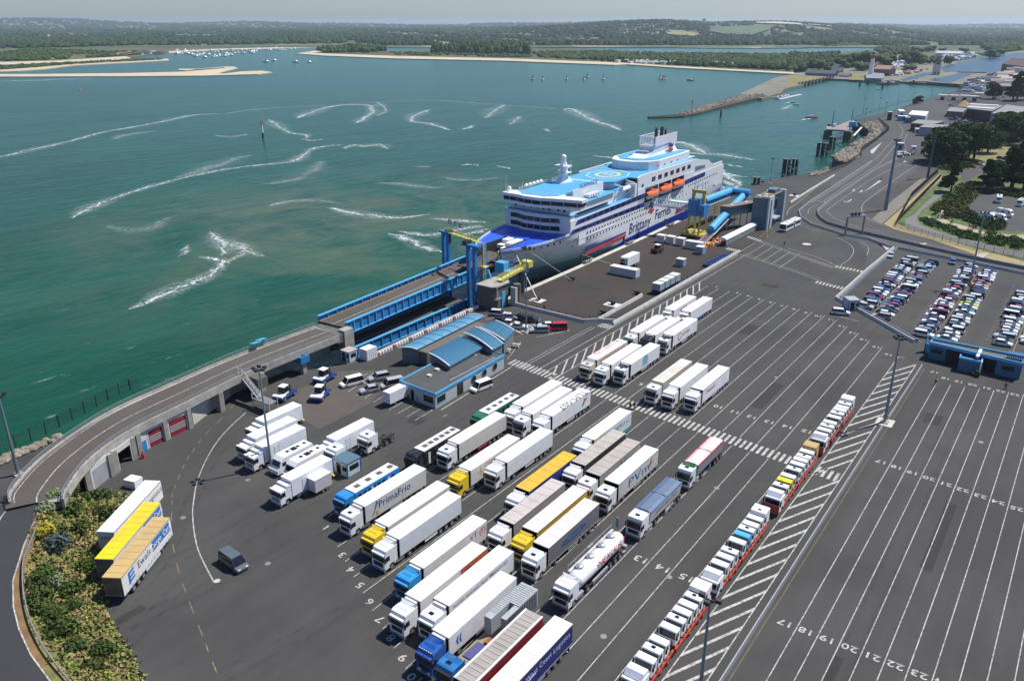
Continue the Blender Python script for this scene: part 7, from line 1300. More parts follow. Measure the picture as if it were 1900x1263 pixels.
carrow(-42.9, 216.5, 279, True, 'left row, first block', G1, (23,)); carrow(-37.4, 210.5, 277, False, 'right row, first block', G1, (), {4: ('red', (.5, .02, .02), 'hatch'), 5: ('bright blue', (.01, .10, .42), 'hatch'), 9: ('dark red', (.30, .03, .05), 'saloon'), 17: ('dark red', (.32, .01, .05), 'hatch')})
carrow(-26.7, 203, 279, False, 'left row, second block', G2, (), {7: ('dark red', (.16, .01, .05), 'van'), 13: ('dark red', (.30, .01, .04), 'hatch')}); carrow(-21.2, 203, 277, True, 'right row, second block', G2, (), {10: ('bottle green', (.03, .16, .10), 'hatch'), 12: ('lime yellow', (.55, .62, .06), 'saloon'), 20: ('orange', (.70, .22, .02), 'saloon'), 22: ('dark red', (.28, .01, .06), 'hatch')})
carrow(-10.4, 205, 258, True, 'left row, third block', G3, (0,)); carrow(-5.0, 212, 250, False, 'right row, third block', G3)
def one(kind, px, py, rz, cn, col, label, cat='car', grp=None): car(kind, g(px, py), rz, cn, col, label, grp, cat)
one('hatch', 1652, 477, .1, '', (.45, .55, .60), 'pale blue hatchback alone beside the diagonal barrier'); one('hatch', 1767, 489, .1, '', (.03, .14, .36), 'blue hatchback driving between the first and second car blocks')
one('estate', 1559, 583, 1.9, '', (.78, .78, .78), 'white patrol estate car beside the small cabin at the barrier corner')
H2 = math.pi/2
QC = 'cars parked between the office and the quay yard'
for x, y, k_, c_, l_ in ((925, 585, 'estate', (.62, .63, .64), 'silver estate car parked farthest left by the concrete pier'), (947, 591, 'hatch', (.6, .61, .62), 'silver hatchback second from the concrete pier'), (968, 592, 'saloon', (.015, .015, .018), 'black saloon beside the silver hatchback, left of the lamp post'), (930, 599, 'hatch', (.02, .02, .025), 'black hatchback half hidden behind the blue pavilion roof'), (947, 603, 'hatch', (.72, .72, .71), 'white hatchback between the black one and the lamp post'), (962, 609, 'saloon', (.62, .65, .66), 'pale silver saloon at the foot of the lamp post'), (984, 597, 'estate', (.012, .013, .015), 'black estate car just right of the lamp post'), (1001, 616, 'estate', (.36, .43, .48), 'blue-grey estate car left of the red van'), (1013, 608, 'hatch', (.76, .76, .74), 'white hatchback behind the blue-grey estate'), (1034, 612, 'van', (.55, .01, .03), 'bright red small van near the quay yard barrier')):
    one(k_, x, y, H2*1.25 if x < 990 else -H2*.55, '', c_, l_, grp=QC)
OC = 'cars parked left of the office'
one('van', 653, 714, .6-H2*.6, '', (.80, .80, .79), 'small white van parked alone left of the office bays', 'van', OC); one('estate', 704, 704, -.45, '', (.40, .40, .41), 'grey people carrier at the top of the office bays', grp=OC); one('hatch', 686, 727, -.45, '', (.42, .42, .43), 'small grey hatchback in the lower office bay', grp=OC); one('van', 728, 717, -.45, '', (.42, .42, .42), 'grey van half hidden behind the white box van', 'van', OC)
one('van', 893, 722, -.2, '', (.80, .80, .79), 'white minibus standing beside the long office wall', 'minibus'); one('van', 434, 1048, 1.5, '', (.10, .12, .125), 'dark grey van alone on the open asphalt', 'van')
p = g(717, 752); t = empty('box_van', (p[0]+.2, p[1]+6, 0), math.pi-.02, 'white box van with its doors towards the viewer beside the office', 'van'); t.location = (-103.6, 107.4, 0); cab(t, 'low', W8); t.scale = (.82, .82, .82); b_ = MB().box(-1.2, 1.2, 2.0, 7.6, .9, 3.7).build('box_body', TRUCKP, t, color=(.72, .73, .75)); MB().box(-.02, .02, 7.6, 7.63, 1, 3.6).build('door_seam', GREYM, b_)
for s_ in (-1, 1): wheel(t, s_*1.0, 1.3, .45, .85); wheel(t, s_*1.0, 5.8, .45, .85)
# terminal tugs
def tug(label, px, py, rz):
    p = g(px, py); t = empty('terminal_tug', (*p, 0), rz, label, 'tug', 'blue and white terminal tugs'); TB_ = M('tug_blue', (.01, .05, .22), .4)
    MB().prof([(-2.4, .5), (-2.5, 1.1), (-1.0, 1.25), (-.9, 1.0), (2.6, .95), (2.6, .6)], -1.2, 1.2).build('chassis', TB_, t); MB().prof([(-2.5, 1.1), (-2.4, 1.35), (-1.1, 1.45), (-1.0, 1.2)], -1.21, 1.21).build('bonnet', WHITE, t)
    m_ = MB(); m_.loft([[(-.75, -1.2, 1.2), (.75, -1.2, 1.2), (.75, .6, 1.2), (-.75, .6, 1.2)], [(-.65, -.9, 2.7), (.65, -.9, 2.7), (.65, .5, 2.7), (-.65, .5, 2.7)]]); c = m_.build('cabin_glass', DARKGL, t); MB().box(-.75, .75, -1.0, .6, 2.7, 2.85).build('cabin_roof', WHITE, c); MB().box(-.8, .8, -1.2, .65, 1.15, 1.5).build('cabin_base', WHITE, c)
    MB().cyl((0, 1.7, .95), (0, 1.7, 1.2), .5, .5, 12).build('fifth_wheel', CHAS, t); MB().box(.8, 1.0, .6, .8, 1, 2.9).build('exhaust', CHAS, t)
    for s_ in (-1, 1): wheel(t, s_*1.05, -1.5); wheel(t, s_*1.05, 1.7)
tug('blue and white terminal tug farthest from the viewer under the viaduct edge', 603, 706, .15); tug('blue and white terminal tug in the middle of the three', 595, 738, .45); tug('blue and white terminal tug nearest the viaduct stairs', 529, 738, .25)
# kiosks, small trailers, containers
def cabin(name, label, px, py, w_, d_, h, rz, wall, roof, cat='cabin', ribs=8):
    p = g(px, py); t = empty(name, (*p, 0), rz, label, cat); MB().box(-w_/2, w_/2, -d_/2, d_/2, .1, h).build('walls', wall, t); r_ = MB().box(-w_/2-.1, w_/2+.1, -d_/2-.1, d_/2+.1, h, h+.12).build('roof', roof, t)
    for i in range(ribs): MB().box(-w_/2+.1+i*(w_-.3)/(ribs-1), -w_/2+.22+i*(w_-.3)/(ribs-1), -d_/2-.08, d_/2+.08, h+.12, h+.2).build('roof_rib', roof, r_)
    MB().box(-.9, .1, -d_/2-.03, -d_/2+.02, .2, 2.2).build('door', DARKGL, t); MB().box(.5, w_/2-.2, -d_/2-.03, -d_/2+.02, 1.1, 2.0).build('window', DARKGL, t); MB().box(w_/2-.02, w_/2+.03, -d_/2+.5, d_/2-.5, 1.1, 2.0).build('window', DARKGL, t)
    for a in (-1, 1):
        for b_ in (-1, 1): MB().box(a*w_/2-.08, a*w_/2+.08, b_*d_/2-.08, b_*d_/2+.08, .05, h).build('corner_post', BLUEP, t)
    MB().box(-w_/2, w_/2, -d_/2, d_/2, 0, .12).build('base', BLUEP, t); return t
PK = M('cabin_panel', (.55, .60, .62), .6, var=.06); cabin('office_kiosk', 'white kiosk with blue trim and a ribbed blue-grey roof in the yard', 645, 874, 3.4, 3.0, 2.6, .0, PK, M('kiosk_roof', (.10, .19, .24), .5)); cabin('office_kiosk', 'small white and blue cabin beside the lower ramp', 649, 668, 2.6, 2.6, 2.5, .0, PK, M('kiosk_roof_grey', (.42, .38, .36), .7), ribs=4)
p = g(684, 664); t = empty('shipping_container', (*p, 0), 0, 'tall white container standing beside the cabin at the lower ramp', 'container'); MB().box(-1.2, 1.2, -1.6, 1.6, 0, 2.6).build('box_body', M('container_white', (.62, .63, .64), .6), t)
for i in range(5): MB().box(1.2, 1.23, -1.4+.6*i, -1.1+.6*i, .2, 2.4).build('side_rib', WHITE, t)
cabin('checkpoint_cabin', 'small blue-grey cabin at the corner of the car park barrier', 1578, 572, 2.8, 3.2, 2.7, .7, M('cabin_blue_grey', (.42, .50, .56), .6), M('cabin_roof_pale', (.50, .50, .50), .6), ribs=6)
p = g(590, 915); t = empty('box_trailer', (-91.0, 71.0, 0), 0, 'small silver box trailer next to the nearest box lorry', 'trailer'); MB().box(-1.1, 1.1, 0, 3.4, .7, 2.9).build('box_body', TRUCKP, t, color=(.52, .53, .52)); MB().box(-1.12, 1.12, -.02, 3.42, 2.9, 2.95).build('roof_panel', WHITE, t); MB().box(-.1, .1, -1.4, 0, .6, .7).build('drawbar', CHAS, t)
for s_ in (-1, 1): wheel(t, s_*1.0, 1.5, .35, .65); wheel(t, s_*1.0, 2.3, .35, .65)
t = empty('pallet_stack', (-116.4, 55.9, 0), .3, 'stack of white wrapped slabs behind the red edged trailer', 'pallet')
for i in range(5): MB().box(-1.1+.05*(i % 2), 1.1, -.9, .9-.06*(i % 3), .15+.27*i, .38+.27*i).build('slab', WHITE, t)
MB().box(-1.1, 1.1, -.9, .9, 0, .14).build('pallet', M('pale_wood2', (.3, .24, .15), .9), t)
CWH = M('container_pale', (.58, .58, .57), .6, var=.12); CBG = M('container_blue_grey', (.26, .33, .40), .6, var=.1)
def container(label, x, y, w_, l_, h, mat, z=0, ribs=True, grp='small containers on the quay'):
    t = empty('cargo_box', (x, y, z), 0, label, 'container', grp); b_ = MB().box(-w_/2, w_/2, -l_/2, l_/2, .1, h).build('box_body', mat, t); MB().box(-w_/2-.02, w_/2+.02, -l_/2-.02, l_/2+.02, h, h+.05).build('lid', M('lid_pale', (.62, .60, .56), .7, var=.2), b_); MB().box(-.02, .02, -l_/2-.03, -l_/2, .2, h-.1).build('door_seam', GREYM, b_)
    for s_ in (-1, 1): MB().box(s_*w_*.3-.02, s_*w_*.3+.02, -l_/2-.05, -l_/2, .2, h-.1).build('lock_bar', STEEL, b_)
    MB().box(-w_/2, w_/2, -l_/2, l_/2, 0, .1).build('skid', CHAS, b_)
for i, (b_, a_) in enumerate(((-117.4, 248.9), (-114.0, 249.2), (-110.3, 248.9), (-106.0, 247.2), (-103.0, 247.3))): container('pale square container, '+('leftmost in the row', 'second in the row', 'middle one in the row', 'fourth in the row', 'rightmost in the row')[i]+' before the boarding gantry', b_, a_, 2.9, 2.4, 2.5, CWH)
container('blue-grey container at the right end of the pale container row', -100.5, 242.8, 2.6, 2.5, 2.4, CBG); container('lone blue-grey container in the middle of the quay yard', -99.5, 225.9, 2.6, 2.3, 2.3, CBG)
for i, (x0, x1) in enumerate(((-113.2, -109.9), (-109.8, -107.2), (-107.1, -104.4))): container('white container in the end to end row on the dark quay, '+('left one', 'middle one', 'right one')[i], (x0+x1)/2, 206.9, x1-x0, 2.6, 2.4, CWH)
def flat_trailer(label, b_, a_, L_, mat, h=.95, grp=None):
    t = empty('flat_trailer', (b_, a_, 0), 0, label, 'trailer', grp); MB().box(-1.1, 1.1, 0, L_, h-.15, h).build('bed', mat, t)
    for s_ in (-1, 1): MB().box(s_*.8-.08, s_*.8+.08, 0, L_, h-.4, h-.15).build('beam', mat, t)
    for y in (1.0, 2.2, L_-2.2, L_-1.0):
        for s_ in (-1, 1): wheel(t, s_*.95, y, .4, .8)
    return t
flat_trailer('flat trailer loaded with four grey boxes by the pale barrier', -93.0, 195.5, 13.6, CHAS)
for i in range(4): container('grey box on the flat trailer by the barrier, '+('nearest', 'second', 'third', 'farthest')[i], -93.0, 197.2+3.4*i, 2.5, 2.8, 2.0, CBG, 1.0, grp='grey boxes on the flat trailer')
for i in range(3):
    t = flat_trailer('blue skeletal trailer by the barrier, '+('nearest', 'middle', 'farthest')[i], -92.6+.3*i, 228.7+5.5*i, 4.9, M('trailer_blue', (.02, .05, .22), .5), .9, 'blue skeletal trailers by the barrier')
    for k_ in range(2): m_ = MB(); beam(m_, (-1.0, .6+2*k_, .95), (1.0, 1.6+2*k_, 1.2), .25, .2); m_.build('twist_beam', MC['trailer_blue'], t)
t = lorry('short refrigerated trailer with a light blue rear panel standing on the dark quay', -110.3, 211.3, L_=8.0, wheels=(8.4, 9.5), notractor=True, cat='trailer', grp='vehicles on the quay'); MB().box(.4, 1.24, 2.85, 2.89, 1.2, 3.8).build('blue_panel', PCYAN, t)
t = empty('forklift_truck', (-112.4, 235.6, 0), -.2, 'dark red forklift truck with a white cab roof on the quay', 'forklift'); MB().box(-1.3, 1.3, -1.8, 1.6, .5, 1.4).build('body', M('forklift_red', (.07, .015, .015), .5), t); MB().box(-.7, .7, -.6, .8, 1.4, 2.6).build('cab_glass', DARKGL, t); MB().box(-.8, .8, -.7, .9, 2.6, 2.72).build('cab_roof', WHITE, t)
for s_ in (-1, 1): MB().box(s_*.8-.1, s_*.8+.1, 1.7, 1.9, .2, 3.0).build('mast_rail', CHAS, t); MB().box(s_*.5-.08, s_*.5+.08, 1.9, 3.1, .25, .35).build('fork', CHAS, t); wheel(t, s_*1.15, 1.0); wheel(t, s_*1.1, -1.2)
# articulated bus by the tower
p = g(1452, 432); t = empty('shuttle_bus', (-88.6, 287.3, 0), -.06, 'white articulated shuttle bus standing beside the passenger tower', 'bus')
for y0, y1 in ((0, 7.4), (8.4, 14.0)):
    b_ = MB().box(-1.25, 1.25, y0, y1, .4, 2.9).build('bus_body', WHITE, t); MB().box(1.25, 1.27, y0+.3, y1-.3, 1.3, 2.3).build('side_windows', DARKGL, b_); MB().box(-.5, .5, (y0+y1)/2-.5, (y0+y1)/2+.5, 2.9, 3.05).build('roof_unit', GREYM, b_)
    for y in (y0+1.5, y1-1.5):
        for s_ in (-1, 1): wheel(t, s_*1.08, y, .45, .85)
MB().box(-1.15, 1.15, -.03, 0, 1.1, 2.6).build('windscreen', DARKGL, t); MB().box(-1.1, 1.1, 7.4, 8.4, .5, 2.8).build('bellows', CHAS, t)
# ================================================================= VEGETATION, HARBOUR, FOAM, PEOPLE
def leafcloud(mb, c, r, n, s, shell=.55):
    d = rng.normal(size=(n, 3)); d /= np.linalg.norm(d, axis=1)[:, None]; d[:, 2] = np.where(d[:, 2] < -.35, -d[:, 2], d[:, 2]); rad = shell+(1-shell)*rng.random(n)**.5
    p = np.array(c)+d*rad[:, None]*np.array(r); a = rng.normal(size=(n, 3))*.8+d; a /= np.linalg.norm(a, axis=1)[:, None]; u = np.cross(a, rng.normal(size=(n, 3))); u /= np.linalg.norm(u, axis=1)[:, None]; v = np.cross(a, u)
    ss = s*(.6+.8*rng.random(n))[:, None]; q = np.stack([p-u*ss-v*ss*.6, p+u*ss-v*ss*.6, p+u*ss*.7+v*ss*.8, p-u*ss*.8+v*ss*.7], 1).reshape(-1, 3); k = len(mb.v)
    mb.v += [tuple(x) for x in q.tolist()]; mb.f += [(k+4*i, k+4*i+1, k+4*i+2, k+4*i+3) for i in range(n)]
BARK = M('bark', (.10, .075, .05), .9)
def tree_mesh(h, w, kind, n=6000):
    mb = MB(); lobes = []
    if kind == 'round':
        for i in range(26): a = random.random()*6.28; r = w*.33*math.sqrt(random.random()); lobes.append(((r*math.cos(a), r*math.sin(a), h*random.uniform(.24, .84)), w*random.uniform(.17, .27), h*random.uniform(.12, .19)))
    else:
        for i in range(18): zf = random.uniform(.18, .92); a = random.random()*6.28; r = w*.36*(1.05-zf)*random.uniform(.3, 1.2); lobes.append(((r*math.cos(a), r*math.sin(a), h*zf), w*random.uniform(.14, .22)*(1.25-zf), h*random.uniform(.05, .08)))
    for c, rw, rh in lobes: leafcloud(mb, c, (rw, rw, rh), n//len(lobes), w*.018+.1)
    t = MB().cyl((0, 0, 0), (0, 0, h*.55), w*.035, w*.018, 8)
    for i in range(6): a = i*1.05; t.cyl((0, 0, h*(.25+.05*i)), (w*.22*math.cos(a), w*.22*math.sin(a), h*(.42+.06*i)), w*.016, w*.006, 5)
    return mb, t
TREES = {}
for nm, h, w_, kd, mt in (('round_a', 21, 21, 'round', F_GREEN), ('round_b', 16, 18, 'round', F_GREEN), ('dark_round', 17, 20, 'round', F_DARK), ('cone', 15, 13, 'cone', F_DARK), ('spread', 14, 20, 'cone', F_DARK)): mb, t = tree_mesh(h, w_, kd); TREES[nm] = (mb.mesh('crown', mt), t.mesh('trunk', BARK), h)
def tree(nm, px, py, label, s=1., grp='trees by the terminal car park', wide=1.):
    p = g(px, py); t = empty('tree', (*p, 0), random.random()*6, label, 'tree', grp); c = ob('crown', TREES[nm][0], t); tr = ob('trunk', TREES[nm][1], t); c.scale = (s*wide, s*wide, s); tr.scale = (s, s, s)
for a in (('dark_round', 1742, 303, 'dark spreading tree at the left end of the large clump, by the mast', 1.05, 1.1), ('dark_round', 1757, 299, 'dark tree second from the left in the large clump', 1.1, 1.1), ('round_a', 1785, 295, 'tall tree with a visible forked trunk in the middle of the clump', 1.0, .95), ('round_a', 1806, 297, 'tall bright green tree with a bare trunk, right of the forked one', 1.0, .85), ('dark_round', 1768, 290, 'dark tree behind the forked trunk tree', 1.1, 1.),
    ('dark_round', 1832, 284, 'dark green tree on the right side of the clump', .9, .9), ('round_b', 1866, 262, 'broad green tree before the big terminal building', 1.1, 1.1), ('round_b', 1884, 258, 'second broad green tree at the right edge', 1.1, 1.), ('round_b', 1886, 262, 'low green tree near the right edge of the lawn', .7, .9), ('round_b', 1900, 270, 'tree cut by the right border, above the lawn', .9, 1.), ('round_b', 1848, 274, 'small green tree in front of the broad tree', .6, 1.), ('round_b', 1873, 270, 'rounded small tree alone on the dry lawn', .5, 1.)): tree(*a[:4], a[4], wide=a[5])
for a in (('cone', 1764, 357, 'conifer standing alone at the corner of the park road', 1.0), ('spread', 1829, 354, 'wide dark conifer at the top of the motorhome park', 1.0), ('spread', 1876, 352, 'largest dark conifer right of the wide one', 1.35), ('spread', 1900, 352, 'dark conifer at the right border behind the motorhomes', 1.3), ('cone', 1892, 322, 'dark pointed conifer near the right border by the road', 1.2), ('cone', 1868, 320, 'dark conifer between the road and the largest conifer', .9), ('cone', 1902, 300, 'pointed conifer cut by the right border above the road', 1.1), ('dark_round', 1846, 330, 'low dark tree beside the red car', .5)): tree(*a, grp='conifers round the motorhome park')
for (x, y, nm, s_, l_) in ((1842, 184, 'dark_round', .95, 'dark rounded tree above the terminal roofs'), (1886, 188, 'cone', 1.9, 'tall dark tree standing over the town car park'), (1879, 187, 'cone', 1.7, 'tall dark tree immediately left of the tallest'), (1903, 186, 'dark_round', 1.0, 'dark tree at the right border over the town'), (1704, 192, 'dark_round', .42, 'bush on the far quay edge'), (1697, 194, 'dark_round', .3, 'smaller bush on the far quay edge')): tree(nm, x, y, l_, s_, 'trees over the town and far quay')
def bushes(name, q, n, r, mat, z=0., dens=46, s=.22, flat=.7):
    q = np.array(q, float); x0, y0 = q.min(0); x1, y1 = q.max(0); mb = MB(); c = 0
    while c < n:
        a, b_ = random.uniform(x0, x1), random.uniform(y0, y1)
        if not inpoly(np.array([a]), np.array([b_]), q)[0]: continue
        p = g(a, b_, z(a, b_) if callable(z) else z); rr = r*random.uniform(.5, 1.3); leafcloud(mb, (p[0], p[1], (z(a, b_) if callable(z) else z)), (rr, rr, rr*flat), dens, s, .6); c += 1
    return tag(mb.build(name, mat), kind='stuff')
C6 = lambda pts: [(1680+.1742*x, 280+.1742*y) for x, y in pts]
bushes('park_scrub', C6([(420, 540), (520, 440), (620, 350), (760, 380), (770, 440), (700, 520), (640, 620), (560, 700), (420, 720), (400, 650)]), 150, 2.2, F_OLIVE, dens=90, s=.28); bushes('hedge', C6([(520, 710), (680, 665), (800, 700), (1000, 750), (1030, 800), (980, 860), (840, 820), (700, 760)]), 85, 2.3, F_DARK, dens=90, s=.28)
bushes('flower_bank', C6([(190, 700), (330, 745), (480, 800), (700, 870), (840, 940), (780, 960), (600, 930), (400, 850), (240, 800), (150, 740)]), 150, 1.1, F_GREEN, dens=40); bushes('flower_bank', C6([(200, 700), (330, 760), (560, 840), (700, 890), (600, 880), (300, 790)]), 40, .8, M('blue_green_foliage', (.07, .12, .10), .9, var=.4, scale=1), dens=30)
bushes('roadside_scrub', C6([(350, 190), (430, 110), (600, 90), (760, 110), (780, 150), (640, 190), (480, 215)]), 90, 2.3, F_MID, dens=70, s=.3); bushes('park_scrub', C6([(840, 880), (930, 870), (1080, 930), (1060, 1010), (900, 1010)]), 36, 1.7, F_GREEN, dens=80); bushes('park_scrub', C6([(1100, 920), (1200, 920), (1260, 1000), (1210, 1040), (1110, 1040)]), 26, 2.2, F_GREEN, dens=90)
bushes('park_scrub', C6([(280, 620), (400, 490), (440, 470), (430, 540), (330, 680), (290, 690)]), 40, 1.3, F_OLIVE, dens=60); bushes('hedge', C6([(1010, 440), (1300, 460), (1300, 520), (1010, 470)]), 60, 2.2, F_DARK, dens=80)
# embankment between the ramp road and the yard
F_BK = foliage('bank_foliage', (.06, .095, .022), (.12, .17, .04), .4)
CB = lambda pts: [(.3191*x, 860+.3191*y) for x, y in pts]
yard = [g(x, y) for x, y in CB([(520, 158), (705, 215), (570, 395), (585, 560), (598, 700), (620, 850), (690, 1000), (830, 1263), (930, 1450), (1100, 1600)])]; eb = MB(); NC = 8; rws = []
for (p, z, q) in zip(inner_low, zl, yard): rws.append([(p[0]+(q[0]-p[0])*u, p[1]+(q[1]-p[1])*u, (z+.02)*(1-u)**1.15+.01+(.25*math.sin(5*u+p[1]) if 0 < u < 1 else 0)) for u in [k_/NC for k_ in range(NC+1)]])
fine = []
for a, b_ in zip(rws[:-1], rws[1:]):
    for t_ in (0, .25, .5, .75): fine.append([lerp(p, q, t_) for p, q in zip(a, b_)])
fine.append(rws[-1]); eb.loft(fine, closed=False, cap=False); eo = tag(eb.build('grass_bank', M('rough_bank_grass', (.20, .18, .055), .95, var=.6, scale=.35, bump=.6, bscale=3)), kind='structure')
def bank_z(a, b_):
    """height of the bank at a photo point: walk the view ray down to the surface"""
    for z in np.arange(4.8, 0, -.2):
        p = g(a, b_, z); best = min(((math.hypot(r[k_][0]-p[0], r[k_][1]-p[1]), r[k_][2]) for r in fine for k_ in range(NC+1)), key=lambda v: v[0])
        if best[1] >= z-.25: return max(.05, best[1])
    return .05
tuft = MB(); tuf2 = MB()
bq = np.array(CB([(350, 150), (560, 165), (740, 175), (700, 235), (560, 395), (570, 560), (590, 760), (680, 1000), (820, 1263), (430, 1263), (300, 1110), (215, 960), (160, 800), (150, 560), (190, 430), (235, 290)]))
for i in range(1700):
    a, b_ = random.uniform(0, 270), random.uniform(900, 1263)
    if inpoly(np.array([a]), np.array([b_]), bq)[0]: z = bank_z(a, b_); p = g(a, b_, z); leafcloud(tuft if i % 5 > 1 else tuf2, (*p, z), (1.1, 1.1, .4), 18, .18, .3)
tag(tuf2.build('dry_weeds', M('dry_weed', (.30, .23, .10), .95, var=.4, scale=.8)), kind='stuff'); tag(tuft.build('bank_weeds', M('weed_green', (.19, .22, .05), .95, var=.5, scale=.8)), kind='stuff')
BY = M('broom_yellow', (.40, .32, .03), .9, var=.2); BBG = M('grey_green_shrub', (.07, .10, .085), .9, var=.3); BPL = M('pale_leaf', (.20, .25, .12), .9, var=.3)
for i, (x, y, r, mt, l_) in enumerate(((255, 405, 1.5, BY, 'bright yellow flowering bush on the grass bank'), (330, 487, 2.1, BBG, 'round grey-green bush below the yellow one'), (412, 275, 1.7, F_BK, 'dark bush high on the bank'), (340, 400, 1.3, F_OLIVE, 'olive bush right of the yellow one'), (275, 270, 1.4, BPL, 'pale leafy bush at the top edge of the bank'), (330, 195, 1.5, BPL, 'pale leafy bush by the end of the viaduct'), (420, 165, 1.6, F_GREEN, 'green bush under the viaduct wall'), (590, 200, 1.7, F_BK, 'green bush beside the garage wall'), (480, 215, 1.2, F_BK, 'small green bush at the top of the bank'), (250, 350, 1.0, F_OLIVE, 'little bush just above the yellow one'),
    (240, 680, 1.9, F_BK, 'dark bush in the middle of the bank, upper one'), (240, 780, 1.6, F_BK, 'dark bush in the middle of the bank, lower one'), (320, 700, 1.5, BPL, 'pale bush in the middle of the bank'), (420, 740, 1.6, F_BK, 'mid green bush near the yard edge'), (250, 850, 1.5, F_BK, 'green bush below the dark ones'), (300, 910, 1.7, F_BK, 'dark bush lower on the bank'), (420, 830, 1.3, F_BK, 'small bush beside the yard edge'), (360, 990, 1.9, F_BK, 'dark wide bush on the lower bank'), (440, 1080, 1.6, F_BK, 'green bush near the bottom of the bank'), (590, 1105, 1.5, F_BK, 'round green bush close to the white yard line'), (540, 1190, 1.2, F_OLIVE, 'small bush lowest on the bank'), (500, 600, 1.4, F_GREEN, 'bright green bush beside the tan trailer'), (600, 300, 1.6, F_BK, 'green bush left of the white trailer'), (480, 380, 1.5, F_OLIVE, 'olive bush left of the yellow trailer'))):
    a, b_ = .3191*x, 860+.3191*y; z = bank_z(a, b_); p = g(a, b_, z); t = empty('bush', (*p, z-.2), 0, l_, 'bush', 'bushes on the bank'); mb = MB(); [leafcloud(mb, (random.uniform(-.4, .4)*r, random.uniform(-.4, .4)*r, .35*r), (.75*r, .75*r, .7*r), 150, .17, .5) for _ in range(4)]; mb.build('foliage', mt, t); MB().cyl((0, 0, -.2), (0, 0, .4*r), .08, .05, 5).build('stem', BARK, t)
rl = empty('bank_guard_rail', (0, 0, 0), 0, 'steel guard rail on posts curving along the top of the grass bank', 'guard rail'); rp2 = smooth([g(x, y, z+.6) for (x, y), z in zip(CB([(215, 360), (165, 480), (135, 560), (130, 680), (145, 790), (175, 900), (225, 1010), (295, 1120), (380, 1230), (460, 1330)]), (4.4, 4.1, 3.8, 3.5, 3.2, 2.9, 2.6, 2.2, 1.8, 1.4))], 4); zz = lambda i: 4.4-3.0*i/(len(rp2)-1)
m_ = MB(); ribbon(m_, rp2, .1, lambda i: zz(i)+.4, lambda i: zz(i)+.75); m_.build('rail', STEEL, rl)
for i in range(0, len(rp2), 3): MB().box(rp2[i][0]-.07, rp2[i][0]+.07, rp2[i][1]-.07, rp2[i][1]+.07, zz(i)-1.0, zz(i)+.7).build('post', STEEL, rl)
m_ = MB(); ribbon(m_, [lerp(p, q, .0) for p, q in zip(inner_low, inner_low)], .16, lambda i: zl[i]+.05); tag(m_.build('ramp_edge_line', PAINTW), kind='structure')
m_ = MB(); ribbon(m_, [lerp(p, q, .5) for p, q in zip(inner_low, outer_low)], .16, lambda i: zl[i]+.06); tag(m_.build('ramp_centre_line', PAINTW), kind='structure')
m_ = MB(); m_.loft([[(*lerp(p, q, -.11), z-.02), (*lerp(p, q, .005), z+.03)] for p, q, z in zip(inner_low, outer_low, zl)], closed=False, cap=False); tag(m_.build('rusty_verge', M('rusty_verge', (.20, .12, .05), .95, var=.4, scale=.5)), kind='structure')
# ---- rocks
ROCK = M('sea_rock', (.26, .22, .17), .9, var=.45, scale=.25); ROCKD = M('wet_rock', (.05, .045, .035), .8, var=.4)
def rock(mb, c, r):
    d = rng.normal(size=3)*.2; rs = []
    for h, k_ in ((-.5, .7), (.2, 1.), (.6, .55)): rs.append([(c[0]+r*k_*random.uniform(.7, 1.2)*math.cos(i*1.05), c[1]+r*k_*random.uniform(.7, 1.2)*math.sin(i*1.05), c[2]+r*h) for i in range(6)])
    mb.loft(rs)
def rocks(name, q, n, r, mat, z=-1.):
    q = np.array(q, float); x0, y0 = q.min(0); x1, y1 = q.max(0); mb = MB(); c = 0
    while c < n:
        a, b_ = random.uniform(x0, x1), random.uniform(y0, y1)
        if inpoly(np.array([a]), np.array([b_]), q)[0]: p = g(a, b_, z); rock(mb, (*p, z), r*random.uniform(.5, 1.3)); c += 1
    return tag(mb.build(name, mat), kind='stuff')
C7 = lambda pts: [(1380+.1742*x, 200+.1742*y) for x, y in pts]
rocks('shore_rocks', C7([(940, 520), (1090, 430), (1240, 410), (1245, 520), (1180, 560), (1090, 590), (1000, 560)]), 330, 1.2, ROCK, .1); rocks('shore_rocks', C7([(1240, 180), (1330, 160), (1440, 150), (1480, 200), (1420, 330), (1250, 410), (1130, 400), (1330, 300), (1345, 250)]), 420, 1.2, ROCK, .1); rocks('shore_rocks', C7([(700, 700), (900, 640), (910, 680), (820, 720), (700, 725)]), 60, 1.0, ROCK, .1)
rocks('seawall_rocks', [(0, 850), (60, 828), (110, 806), (112, 812), (60, 836), (0, 862)], 90, .7, ROCK, .1)
jp = [g(x, y, -4) for x, y in ((1205, 217), (1232, 216.5), (1258, 214.5), (1284, 209), (1312, 201), (1342, 193.5), (1375, 185.5), (1400, 180))]; m_ = MB(); ribbon(m_, jp, [5, 8, 12, 16, 19, 22, 25, 27], -6, lambda i: -4.6+.38*i); tag(m_.build('breakwater_core', ROCKD), label='low rubble breakwater reaching out from the sandy point', cat='breakwater')
mb = MB(); mc = MB()
for i in range(700):
    u = random.random()*(len(jp)-1.01); k_ = int(u); p = lerp(jp[k_], jp[k_+1], u-k_); wd = 3+1.6*u; o_ = random.uniform(-wd, wd); rock(mb if u > 2.2 else mc, (p[0]+o_*.5, p[1]+o_*.85, -4.6+.4*u+.25*(1-abs(o_)/wd)), random.uniform(.8, 1.7))
tag(mb.build('breakwater_rocks', ROCK), kind='stuff'); tag(mc.build('breakwater_rocks', ROCKD), kind='stuff')
m_ = MB(); ribbon(m_, [(x-2, y-3) for x, y in jp[3:]], 3.4, lambda i: -3.2+.35*i); tag(m_.build('breakwater_path', SAND), kind='structure')
